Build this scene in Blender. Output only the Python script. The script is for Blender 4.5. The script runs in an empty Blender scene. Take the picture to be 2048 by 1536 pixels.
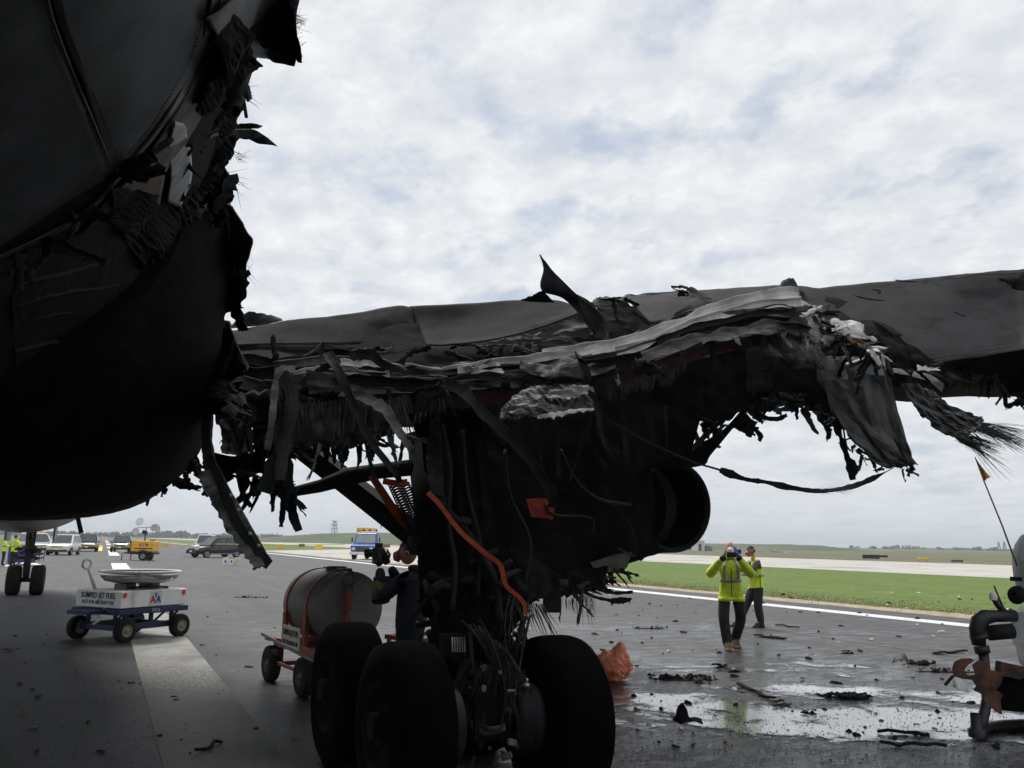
import bpy, bmesh, math, random
from mathutils import Vector, Matrix, noise
random.seed(7)
rad = math.radians
SC = bpy.context.scene
COL = SC.collection

# ------------------------------------------------------------------ camera
F, CX, CY, HC = 1655.0, 1024.0, 768.0, 1.75           # focal length in photo pixels, centre, eye height
YAW, PITCH, ROLL = rad(25.7), math.atan(317 / 1655), 0.0154
_fw = Vector((math.sin(YAW) * math.cos(PITCH), math.cos(YAW) * math.cos(PITCH), math.sin(PITCH)))
_r0 = Vector((math.cos(YAW), -math.sin(YAW), 0))
_u0 = _r0.cross(_fw)
_R = _r0 * math.cos(ROLL) + _u0 * math.sin(ROLL)
_U = _u0 * math.cos(ROLL) - _r0 * math.sin(ROLL)
CAMP = Vector((0, 0, HC))
cam = bpy.data.cameras.new('camera')
cam.sensor_width = 36.0
cam.lens = 36.0 * F / 2048
cam.clip_start = 0.05
cam.clip_end = 20000
cam_o = bpy.data.objects.new('camera', cam)
COL.objects.link(cam_o)
m4 = Matrix((( _R.x, _U.x, -_fw.x, 0), (_R.y, _U.y, -_fw.y, 0), (_R.z, _U.z, -_fw.z, HC), (0, 0, 0, 1)))
cam_o.matrix_world = m4
SC.camera = cam_o

# ------------------------------------------------------------------ sky, sun, exposure
SUN_EL, SUN_AZ = rad(58), rad(2)          # azimuth clockwise from the runway heading (+Y)
w = bpy.data.worlds.new('World'); SC.world = w; w.use_nodes = True
nt = w.node_tree; nt.nodes.clear()
def N(tree, typ, **kw):
    n = tree.nodes.new(typ)
    for k, v in kw.items():
        if k.startswith('i_'):
            key = k[2:]
            key = int(key) if key.isdigit() else key.replace('_', ' ')
            n.inputs[key].default_value = v
        else:
            setattr(n, k, v)
    return n
def mathn(t, op, a, b=None, c=None, clamp=False):
    n = t.nodes.new('ShaderNodeMath'); n.operation = op; n.use_clamp = clamp
    for i, v in enumerate((a, b, c)):
        if v is None: continue
        if isinstance(v, (int, float)): n.inputs[i].default_value = v
        else: t.links.new(v, n.inputs[i])
    return n.outputs[0]
def mixc(t, fac, a, b, mode='MIX'):
    n = t.nodes.new('ShaderNodeMix'); n.data_type = 'RGBA'; n.blend_type = mode
    for i, v in ((0, fac), (6, a), (7, b)):
        if isinstance(v, (int, float)): n.inputs[i].default_value = v
        elif isinstance(v, tuple): n.inputs[i].default_value = (v + (1,))[:4]
        else: t.links.new(v, n.inputs[i])
    return n.outputs[2]
def ramp(t, fac, stops):
    n = t.nodes.new('ShaderNodeValToRGB')
    e = n.color_ramp.elements
    while len(e) > len(stops): e.remove(e[-1])
    while len(e) < len(stops): e.new(0.5)
    for el, (p, c) in zip(e, stops):
        el.position = p
        el.color = (c, c, c, 1) if isinstance(c, (int, float)) else (c + (1,))[:4]
    t.links.new(fac, n.inputs[0])
    return n.outputs[0]
sky = N(nt, 'ShaderNodeTexSky', sky_type='NISHITA', sun_disc=False, sun_elevation=SUN_EL, sun_rotation=SUN_AZ,
        air_density=1.2, dust_density=2.0, ozone_density=1.2)
tc = N(nt, 'ShaderNodeTexCoord')
sep = N(nt, 'ShaderNodeSeparateXYZ'); nt.links.new(tc.outputs['Generated'], sep.inputs[0])
zz = mathn(nt, 'ADD', mathn(nt, 'MAXIMUM', sep.outputs[2], 0.0), 0.24)
cmb = N(nt, 'ShaderNodeCombineXYZ')
nt.links.new(mathn(nt, 'DIVIDE', sep.outputs[0], zz), cmb.inputs[0])
nt.links.new(mathn(nt, 'DIVIDE', sep.outputs[1], zz), cmb.inputs[1])
mp = N(nt, 'ShaderNodeMapping'); mp.inputs['Rotation'].default_value = (0, 0, rad(35)); mp.inputs['Scale'].default_value = (1.05, 0.95, 1)
mp.inputs['Location'].default_value = (3.3, 1.7, 0)
nt.links.new(cmb.outputs[0], mp.inputs[0])
n1 = N(nt, 'ShaderNodeTexNoise', i_Scale=5.0, i_Detail=10.0, i_Roughness=0.57, i_Distortion=0.0); nt.links.new(mp.outputs[0], n1.inputs['Vector'])
n2 = N(nt, 'ShaderNodeTexNoise', i_Scale=1.5, i_Detail=4.0, i_Roughness=0.55); nt.links.new(mp.outputs[0], n2.inputs['Vector'])
n3 = N(nt, 'ShaderNodeTexNoise', i_Scale=10.5, i_Detail=10.0, i_Roughness=0.62, i_Distortion=0.15); nt.links.new(mp.outputs[0], n3.inputs['Vector'])
cov = mathn(nt, 'ADD', mathn(nt, 'MULTIPLY', n1.outputs[0], 0.62), mathn(nt, 'MULTIPLY', n2.outputs[0], 0.38))
cmask = ramp(nt, cov, [(0.375, 0.0), (0.47, 1.0)])
cshade = mathn(nt, 'ADD', mathn(nt, 'MULTIPLY', n3.outputs[0], 0.55), mathn(nt, 'MULTIPLY', n1.outputs[0], 0.45))
ccol = ramp(nt, cshade, [(0.37, (6.8, 7.2, 7.85)), (0.5, (7.9, 8.2, 8.6)), (0.62, (9.3, 9.4, 9.5))])
skyb = mixc(nt, 0.65, sky.outputs[0], (5.7, 6.4, 7.5))            # thin veil of high cloud between the puffs
skyc = mixc(nt, cmask, skyb, ccol)
hz = ramp(nt, sep.outputs[2], [(0.0, 1.0), (0.2, 0.0)])
skyc = mixc(nt, mathn(nt, 'MULTIPLY', hz, 0.8), skyc, (7.2, 7.6, 8.0))      # far cloud deck closes up towards the horizon
bg = N(nt, 'ShaderNodeBackground', i_Strength=0.1); nt.links.new(skyc, bg.inputs[0])
wo = N(nt, 'ShaderNodeOutputWorld'); nt.links.new(bg.outputs[0], wo.inputs[0])

sl = bpy.data.lights.new('sun', 'SUN'); sl.energy = 3.0; sl.angle = rad(20); sl.color = (1.0, 0.96, 0.9)
so = bpy.data.objects.new('sun', sl); COL.objects.link(so)
sd = Vector((math.sin(SUN_AZ) * math.cos(SUN_EL), math.cos(SUN_AZ) * math.cos(SUN_EL), math.sin(SUN_EL)))
so.rotation_euler = sd.to_track_quat('Z', 'Y').to_euler()
so.location = (0, 0, 30)
SC.view_settings.view_transform = 'Standard'
SC.view_settings.look = 'None'
SC.view_settings.exposure = 0.0
SC.view_settings.gamma = 1.0
SC.view_settings.use_curve_mapping = False
SC.render.engine = 'CYCLES'
SC.cycles.max_bounces = 6
SC.cycles.use_denoising = True

# ------------------------------------------------------------------ photo pixel -> place
_hf = Vector((math.sin(YAW), math.cos(YAW), 0))
def ray(px, py): return _fw * F + _R * (px - CX) - _U * (py - CY)
def P(px, py, D):                                     # point at D metres ahead of the camera
    r = ray(px, py); return CAMP + r * (D / r.dot(_hf))
def G(px, py, z=0.0):                                 # point at height z
    r = ray(px, py); return CAMP + r * ((z - HC) / r.z)
def GD(px, py): return (G(px, py)).dot(_hf)

# ------------------------------------------------------------------ helpers
def link(o, parent=None):
    COL.objects.link(o)
    if parent is not None: o.parent = parent
    return o
def tag(o, label=None, cat=None, group=None, kind=None):
    if label: o['label'] = label
    if cat: o['category'] = cat
    if group: o['group'] = group
    if kind: o['kind'] = kind
    return o
def thing(name, label, cat, loc=(0, 0, 0), rz=0.0, group=None):
    o = bpy.data.objects.new(name, None); COL.objects.link(o)
    o.empty_display_size = 0.2
    o.location = loc; o.rotation_euler = (0, 0, rz)
    return tag(o, label, cat, group)

class MB:
    """collects shapes for one mesh; faces keep a material slot"""
    def __init__(s): s.v = []; s.f = []; s.mi = []; s.sm = []
    def add(s, vs, fs, mi=0, smooth=False):
        b = len(s.v); s.v += [Vector(v) for v in vs]
        for f in fs: s.f.append([b + i for i in f]); s.mi.append(mi); s.sm.append(smooth)
        return s
    def box(s, c, d, rot=None, mi=0, taper=1.0, bev=0.0):
        hx, hy, hz = d[0] / 2, d[1] / 2, d[2] / 2
        R = rot.to_3x3() if rot is not None else Matrix.Identity(3)
        c = Vector(c)
        if bev <= 0:
            vs = [Vector((x * hx * (taper if z > 0 else 1), y * hy * (taper if z > 0 else 1), z * hz)) for z in (-1, 1) for x, y in ((-1, -1), (1, -1), (1, 1), (-1, 1))]
            s.add([c + R @ v for v in vs], [(0, 3, 2, 1), (4, 5, 6, 7), (0, 1, 5, 4), (1, 2, 6, 5), (2, 3, 7, 6), (3, 0, 4, 7)], mi)
        else:
            b = min(bev, hx * .9, hy * .9, hz * .9)
            rows = []
            for z, ins in ((-hz, b), (-hz + b, 0), (hz - b, 0), (hz, b)):
                x, y = hx - ins, hy - ins
                k = b if ins == 0 else b * 0.6
                rows.append([(-x + k, -y, z), (x - k, -y, z), (x, -y + k, z), (x, y - k, z), (x - k, y, z), (-x + k, y, z), (-x, y - k, z), (-x, -y + k, z)])
            vs = [c + R @ Vector(p) for r in rows for p in r]
            fs = [tuple(range(7, -1, -1)), tuple(range(24, 32))]
            for r in range(3):
                for i in range(8):
                    j = (i + 1) % 8
                    fs.append((r * 8 + i, r * 8 + j, r * 8 + 8 + j, r * 8 + 8 + i))
            s.add(vs, fs, mi)
        return s
    def tube(s, pts, r, n=8, mi=0, cap=True, smooth=True):
        pts = [Vector(p) for p in pts]
        rs = r if isinstance(r, (list, tuple)) else [r] * len(pts)
        up = None; rings = []
        for i, p in enumerate(pts):
            t = (pts[min(i + 1, len(pts) - 1)] - pts[max(i - 1, 0)])
            if t.length < 1e-9: t = Vector((0, 0, 1))
            t.normalize()
            if up is None:
                up = Vector((0, 0, 1)) if abs(t.z) < 0.9 else Vector((1, 0, 0))
            a = (up - t * up.dot(t))
            if a.length < 1e-6: a = t.orthogonal()
            a.normalize(); up = a; b = t.cross(a)
            rings.append([p + (a * math.cos(2 * math.pi * k / n) + b * math.sin(2 * math.pi * k / n)) * rs[i] for k in range(n)])
        vs = [v for r_ in rings for v in r_]; fs = []
        for i in range(len(rings) - 1):
            for k in range(n):
                k2 = (k + 1) % n
                fs.append((i * n + k, i * n + k2, i * n + n + k2, i * n + n + k))
        s.add(vs, fs, mi, smooth)
        if cap:
            b = len(s.v) - len(vs)
            s.f.append([b + k for k in range(n - 1, -1, -1)]); s.mi.append(mi); s.sm.append(False)
            e = b + (len(rings) - 1) * n
            s.f.append([e + k for k in range(n)]); s.mi.append(mi); s.sm.append(False)
        return s
    def bar(s, a, b, wd, ht, mi=0):
        a, b = Vector(a), Vector(b); t = (b - a); L = t.length; t.normalize()
        up = Vector((0, 0, 1)) if abs(t.z) < .95 else Vector((0, 1, 0))
        x = t.cross(up).normalized(); z = x.cross(t)
        R = Matrix((x, t, z)).transposed()
        return s.box((a + b) / 2, (wd, L, ht), R.to_4x4(), mi)
    def lathe(s, prof, axis_o, axis_d, n=24, mi=0, smooth=True, closed=False):
        o = Vector(axis_o); d = Vector(axis_d).normalized(); a = d.orthogonal().normalized(); b = d.cross(a)
        vs = []; fs = []
        for (h, r) in prof:
            for k in range(n):
                t = 2 * math.pi * k / n
                vs.append(o + d * h + (a * math.cos(t) + b * math.sin(t)) * r)
        m = len(prof)
        for i in range(m if closed else m - 1):
            i2 = (i + 1) % m
            for k in range(n):
                k2 = (k + 1) % n
                fs.append((i * n + k, i * n + k2, i2 * n + k2, i2 * n + k))
        s.add(vs, fs, mi, smooth)
        return s
    def cyl(s, o, d, L, r, n=20, mi=0):
        d = Vector(d).normalized(); o = Vector(o)
        return s.tube([o, o + d * L], r, n, mi)
    def prism(s, poly, a, b, mi=0):                 # poly: list of 3D points, extruded by vector b-a
        off = Vector(b) - Vector(a); n = len(poly)
        vs = [Vector(p) for p in poly] + [Vector(p) + off for p in poly]
        fs = [tuple(range(n - 1, -1, -1)), tuple(range(n, 2 * n))] + [(i, (i + 1) % n, n + (i + 1) % n, n + i) for i in range(n)]
        return s.add(vs, fs, mi)
    def loft(s, rings, mi=0, smooth=True, cap=True):
        n = len(rings[0]); vs = [v for r in rings for v in r]; fs = []
        for i in range(len(rings) - 1):
            for k in range(n):
                k2 = (k + 1) % n
                fs.append((i * n + k, i * n + k2, i * n + n + k2, i * n + n + k))
        s.add(vs, fs, mi, smooth)
        if cap:
            b = len(s.v) - len(vs)
            s.f.append([b + k for k in range(n - 1, -1, -1)]); s.mi.append(mi); s.sm.append(False)
            e = b + (len(rings) - 1) * n
            s.f.append([e + k for k in range(n)]); s.mi.append(mi); s.sm.append(False)
        return s
    def build(s, name, mats, parent=None, fix=True):
        me = bpy.data.meshes.new(name)
        me.from_pydata(s.v, [], s.f)
        if not isinstance(mats, (list, tuple)): mats = [mats]
        for m in mats: me.materials.append(m)
        me.polygons.foreach_set('material_index', s.mi)
        me.polygons.foreach_set('use_smooth', s.sm)
        if fix:
            bm = bmesh.new(); bm.from_mesh(me); bmesh.ops.recalc_face_normals(bm, faces=bm.faces); bm.to_mesh(me); bm.free()
        me.update()
        return link(bpy.data.objects.new(name, me), parent)

def copy_tree(o, parent=None):
    c = o.copy(); COL.objects.link(c); c.parent = parent
    for ch in list(o.children): copy_tree(ch, c)
    return c

# ------------------------------------------------------------------ materials
def mat(name, c1, c2=None, scale=4.0, rough=0.7, metal=0.0, bump=0.0, bscale=30.0, lo=0.35, hi=0.65, rvar=0.0, spec=0.5, detail=6.0, c3=None, s3=1.0, t3=(0.55, 0.65), stretch=None, trans=0.0):
    m = bpy.data.materials.new(name); m.use_nodes = True
    t = m.node_tree; b = t.nodes['Principled BSDF']
    b.inputs['Roughness'].default_value = rough; b.inputs['Metallic'].default_value = metal
    b.inputs['Specular IOR Level'].default_value = spec
    if trans: b.inputs['Transmission Weight'].default_value = trans
    if c2 is None and not bump:
        b.inputs['Base Color'].default_value = tuple(c1) + (1,); return m
    co = N(t, 'ShaderNodeTexCoord'); vec = co.outputs['Object']
    if stretch:
        mpn = N(t, 'ShaderNodeMapping'); mpn.inputs['Scale'].default_value = stretch
        t.links.new(vec, mpn.inputs[0]); vec = mpn.outputs[0]
    nz = N(t, 'ShaderNodeTexNoise', i_Scale=scale, i_Detail=detail, i_Roughness=0.6); t.links.new(vec, nz.inputs['Vector'])
    if c2 is None: c2 = c1
    col = ramp(t, nz.outputs[0], [(lo, tuple(c1)), (hi, tuple(c2))])
    if c3 is not None:
        nq = N(t, 'ShaderNodeTexNoise', i_Scale=s3, i_Detail=5.0, i_Roughness=0.62, i_Distortion=0.4); t.links.new(vec, nq.inputs['Vector'])
        col = mixc(t, ramp(t, nq.outputs[0], [(t3[0], 0.0), (t3[1], 1.0)]), col, tuple(c3))
    t.links.new(col, b.inputs['Base Color'])
    if rvar:
        rr = mathn(t, 'MULTIPLY_ADD', nz.outputs[0], rvar * 2, rough - rvar, clamp=True); t.links.new(rr, b.inputs['Roughness'])
    if bump:
        nb = N(t, 'ShaderNodeTexNoise', i_Scale=bscale, i_Detail=5.0, i_Roughness=0.65); t.links.new(vec, nb.inputs['Vector'])
        bp = N(t, 'ShaderNodeBump', i_Strength=1.0, i_Distance=bump); t.links.new(nb.outputs[0], bp.inputs['Height'])
        t.links.new(bp.outputs[0], b.inputs['Normal'])
    return m
MT = {}
MT['soot'] = mat('soot black', (0.005, 0.0055, 0.0065), (0.014, 0.0145, 0.016), 3.0, 0.85, spec=.25, bump=0.006, bscale=25)
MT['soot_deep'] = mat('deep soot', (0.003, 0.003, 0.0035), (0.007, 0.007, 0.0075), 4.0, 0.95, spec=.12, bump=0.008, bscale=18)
MT['char'] = mat('charred metal', (0.011, 0.0115, 0.013), (0.04, 0.041, 0.044), 5.0, 0.7, metal=0.1, spec=.3, bump=0.005, bscale=30, c3=(0.012, 0.012, 0.012), s3=2.2)
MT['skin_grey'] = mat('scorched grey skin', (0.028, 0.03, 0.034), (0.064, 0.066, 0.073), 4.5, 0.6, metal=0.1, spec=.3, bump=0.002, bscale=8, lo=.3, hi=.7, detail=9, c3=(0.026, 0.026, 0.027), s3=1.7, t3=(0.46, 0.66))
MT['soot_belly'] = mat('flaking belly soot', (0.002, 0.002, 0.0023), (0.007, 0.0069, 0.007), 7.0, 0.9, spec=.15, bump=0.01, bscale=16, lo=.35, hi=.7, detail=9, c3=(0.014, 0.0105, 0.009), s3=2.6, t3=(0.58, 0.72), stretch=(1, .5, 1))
MT['wing_grey'] = mat('sooted wing skin', (0.01, 0.0105, 0.012), (0.034, 0.035, 0.039), 5.0, 0.85, spec=.12, bump=0.003, bscale=7, lo=.3, hi=.7, detail=10, c3=(0.009, 0.009, 0.0095), s3=2.2, t3=(0.5, 0.64), rvar=.1)
MT['wing_dark'] = mat('heavily sooted outer wing skin', (0.008, 0.0085, 0.01), (0.03, 0.031, 0.034), 4.0, 0.75, spec=.15, bump=0.005, bscale=18, lo=.3, hi=.72, detail=10, c3=(0.032, 0.0325, 0.035), s3=1.1, t3=(0.5, 0.75))
MT['flap_grey'] = mat('scorched flap metal', (0.022, 0.022, 0.023), (0.095, 0.094, 0.092), 5.0, 0.6, metal=.15, spec=.35, bump=.006, bscale=14, lo=.3, hi=.7, detail=9, stretch=(2.2, 2.2, .5))
MT['ash'] = mat('pale ash', (0.45, 0.435, 0.42), (0.78, 0.755, 0.73), 7.0, 0.85, bump=0.004, bscale=30, c3=(0.08, 0.08, 0.08), s3=3.0, t3=(0.6, 0.72))
MT['ash_grey'] = mat('grey ash metal', (0.05, 0.05, 0.052), (0.24, 0.232, 0.225), 5.0, 0.7, metal=0.1, bump=0.005, bscale=22, c3=(0.02, 0.02, 0.02), s3=3.0, t3=(0.5, 0.64), stretch=(1, 1, 2.5))
MT['rust'] = mat('heat rusted spar', (0.05, 0.022, 0.016), (0.11, 0.05, 0.035), 6.0, 0.7, metal=0.3, bump=0.003, c3=(0.02, 0.016, 0.015), s3=3.0)
MT['fibre'] = mat('burnt fibre', (0.03, 0.029, 0.028), (0.1, 0.095, 0.09), 14.0, 0.8)
MT['fibre_dark'] = mat('carbon fibre strands', (0.012, 0.012, 0.013), (0.03, 0.03, 0.03), 9.0, 0.5)
MT['patch'] = mat('exposed primer grey', (0.2, 0.21, 0.22), (0.32, 0.33, 0.34), 8.0, 0.6, bump=0.002, c3=(0.12, 0.12, 0.12), s3=9.0)
MT['bluegrey'] = mat('blue grey plate', (0.13, 0.15, 0.17), (0.2, 0.22, 0.24), 5.0, 0.5)
MT['tan_burn'] = mat('scorched insulation', (0.06, 0.045, 0.035), (0.15, 0.12, 0.095), 8.0, 0.85, bump=0.005)
MT['tyre_dark'] = mat('sooty tyre rubber', (0.0012, 0.0012, 0.0014), (0.003, 0.003, 0.003), 5.0, 1.0, spec=.04, bump=0.002, bscale=60)
MT['tyre'] = mat('tyre rubber', (0.01, 0.01, 0.01), (0.022, 0.021, 0.02), 5.0, 0.85, spec=.25, bump=0.002, bscale=60)
MT['steel'] = mat('dull steel', (0.2, 0.2, 0.2), (0.32, 0.31, 0.3), 9.0, 0.4, metal=0.8)
MT['steel_dark'] = mat('dirty steel', (0.05, 0.05, 0.05), (0.12, 0.118, 0.115), 10.0, 0.5, metal=0.6)
MT['glint'] = mat('bare brake metal', (0.25, 0.24, 0.22), (0.6, 0.58, 0.53), 20.0, 0.3, metal=0.9)
MT['stainless'] = mat('brushed stainless', (0.42, 0.41, 0.4), (0.6, 0.59, 0.57), 3.0, 0.28, metal=1.0, stretch=(1, 1, 6), rvar=.08)
MT['orange_web'] = mat('orange webbing', (0.24, 0.042, 0.018), (0.34, 0.07, 0.028), 12.0, 0.9, spec=.2)
MT['orange_bag'] = mat('orange plastic bag', (0.85, 0.22, 0.11), (0.95, 0.34, 0.19), 6.0, 0.45, bump=0.01, bscale=9, c3=(0.35, 0.09, 0.05), s3=5.0, t3=(.6, .75))
MT['black'] = mat('black plastic', (0.012, 0.012, 0.013), (0.02, 0.02, 0.02), 20, 0.5)
MT['white'] = mat('white enamel', (0.74, 0.74, 0.73), (0.84, 0.84, 0.83), 5.0, 0.45, c3=(0.42, 0.39, 0.34), s3=3.5, t3=(.54, .74), stretch=(1, 1, .4))
MT['red_dot'] = mat('red reflector', (0.65, 0.02, 0.03), (0.75, 0.03, 0.04), 9, 0.3)
MT['blue_cart'] = mat('navy cart paint', (0.008, 0.017, 0.05), (0.014, 0.028, 0.08), 6, 0.6, c3=(0.02, 0.018, 0.015), s3=6, t3=(.58, .7))
MT['red_cart'] = mat('faded red cart paint', (0.22, 0.035, 0.025), (0.34, 0.06, 0.04), 5, 0.6, c3=(0.12, 0.035, 0.025), s3=6, t3=(.58, .72))
MT['tank_grey'] = mat('weathered grey tank', (0.13, 0.122, 0.115), (0.2, 0.19, 0.18), 3, 0.55, metal=0.2, bump=.001, c3=(0.14, 0.12, 0.11), s3=2.2, t3=(.52, .75))
MT['cream'] = mat('dirty cream sign', (0.55, 0.54, 0.48), (0.66, 0.65, 0.6), 6, 0.6)
MT['ink'] = mat('black lettering', (0.02, 0.02, 0.02))
MT['hivis'] = mat('hi-vis lime fabric', (0.72, 0.93, 0.02), (0.82, 0.98, 0.05), 8, 0.75, bump=0.012, bscale=12)
MT['hivis_dirty'] = mat('worn hi-vis fabric', (0.68, 0.82, 0.03), (0.85, 0.97, 0.07), 6, 0.8, bump=0.03, bscale=9, c3=(0.28, 0.36, 0.06), s3=5, t3=(.5, .75))
MT['tape_silver'] = mat('reflective silver tape', (0.3, 0.31, 0.3), (0.42, 0.43, 0.42), 12, 0.45)
MT['trousers'] = mat('dark work trousers', (0.014, 0.018, 0.018), (0.03, 0.034, 0.034), 5, 0.85, bump=0.015, bscale=8)
MT['trousers2'] = mat('black trousers', (0.015, 0.014, 0.016), (0.028, 0.026, 0.03), 5, 0.85, bump=0.015, bscale=8)
MT['navy'] = mat('navy coverall', (0.005, 0.007, 0.015), (0.009, 0.012, 0.024), 5, 0.85, bump=0.015, bscale=8)
MT['skin'] = mat('skin', (0.5, 0.27, 0.19), (0.58, 0.33, 0.24), 8, 0.55)
MT['skin_tan'] = mat('ruddy skin', (0.4, 0.19, 0.13), (0.48, 0.24, 0.17), 8, 0.55)
MT['boot_tan'] = mat('tan leather boot', (0.17, 0.1, 0.05), (0.26, 0.16, 0.09), 10, 0.75)
MT['olive'] = mat('olive sleeve', (0.06, 0.06, 0.045), (0.1, 0.095, 0.075), 6, 0.85, bump=.01, bscale=9)
MT['glove_blue'] = mat('blue nitrile glove', (0.1, 0.25, 0.6), (0.16, 0.33, 0.7), 9, 0.45)
MT['mask_white'] = mat('white mask', (0.75, 0.77, 0.8), (0.85, 0.86, 0.88), 9, 0.7)
MT['pink'] = mat('pink respirator', (0.7, 0.16, 0.25), (0.78, 0.22, 0.3), 9, 0.5)
MT['glass'] = mat('vehicle glass', (0.03, 0.04, 0.045), (0.06, 0.075, 0.08), 2, 0.08, spec=0.8)
MT['car_black'] = mat('black car paint', (0.012, 0.013, 0.015), (0.016, 0.017, 0.02), 2, 0.22, spec=0.7)
MT['car_green'] = mat('very dark green car paint', (0.016, 0.02, 0.018), (0.022, 0.026, 0.023), 2, 0.22, spec=0.7)
MT['car_white'] = mat('white car paint', (0.72, 0.73, 0.74), (0.78, 0.79, 0.8), 2, 0.3)
MT['car_red'] = mat('red car paint', (0.5, 0.03, 0.03), (0.58, 0.04, 0.04), 2, 0.3)
MT['car_blue'] = mat('blue truck paint', (0.03, 0.1, 0.36), (0.05, 0.14, 0.45), 2, 0.35)
MT['yellow'] = mat('plant yellow', (0.75, 0.42, 0.03), (0.85, 0.5, 0.06), 4, 0.45, c3=(0.5, 0.3, 0.06), s3=5, t3=(.6, .8))
MT['yellow_sign'] = mat('yellow sign', (0.8, 0.5, 0.03), (0.88, 0.58, 0.05), 4, 0.5)
MT['headlamp'] = mat('headlamp lens', (0.6, 0.62, 0.65), (0.8, 0.8, 0.82), 20, 0.12, spec=0.8)
MT['orange_lamp'] = mat('amber lens', (0.85, 0.3, 0.02), (0.9, 0.35, 0.03), 9, 0.3)
MT['burnt_white'] = mat('smoke stained white tank', (0.42, 0.43, 0.42), (0.58, 0.59, 0.58), 3, 0.5, bump=.002, c3=(0.12, 0.09, 0.07), s3=3.5, t3=(.56, .74))
MT['rusty'] = mat('rusted plate', (0.06, 0.025, 0.015), (0.14, 0.06, 0.03), 9, 0.8, bump=.004, c3=(0.02, 0.015, 0.012), s3=5, t3=(.45, .6))
MT['flag'] = mat('faded orange flag', (0.6, 0.09, 0.02), (0.7, 0.3, 0.06), 9, 0.8)
MT['alu_nose'] = mat('smoked nose skin', (0.22, 0.215, 0.21), (0.34, 0.33, 0.32), 1.5, 0.4, metal=0.3, c3=(0.11, 0.09, 0.07), s3=0.8, t3=(.4, .6), stretch=(1, .35, 1))
# ================================================================== the setting
def rect_sheet(name, x0, x1, y0, y1, z, m, nx=1, ny=1):
    vs = [(x0 + (x1 - x0) * i / nx, y0 + (y1 - y0) * j / ny, z) for j in range(ny + 1) for i in range(nx + 1)]
    fs = [(j * (nx + 1) + i, j * (nx + 1) + i + 1, (j + 1) * (nx + 1) + i + 1, (j + 1) * (nx + 1) + i) for j in range(ny) for i in range(nx)]
    o = MB().add(vs, fs).build(name, m, fix=False)
    return tag(o, kind='structure')
def poly_sheet(name, pts, z, m):
    o = MB().add([(p[0], p[1], z) for p in pts], [tuple(range(len(pts)))]).build(name, m, fix=False)
    if o.data.polygons[0].normal.z < 0: o.data.flip_normals()
    return tag(o, kind='structure')

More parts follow.
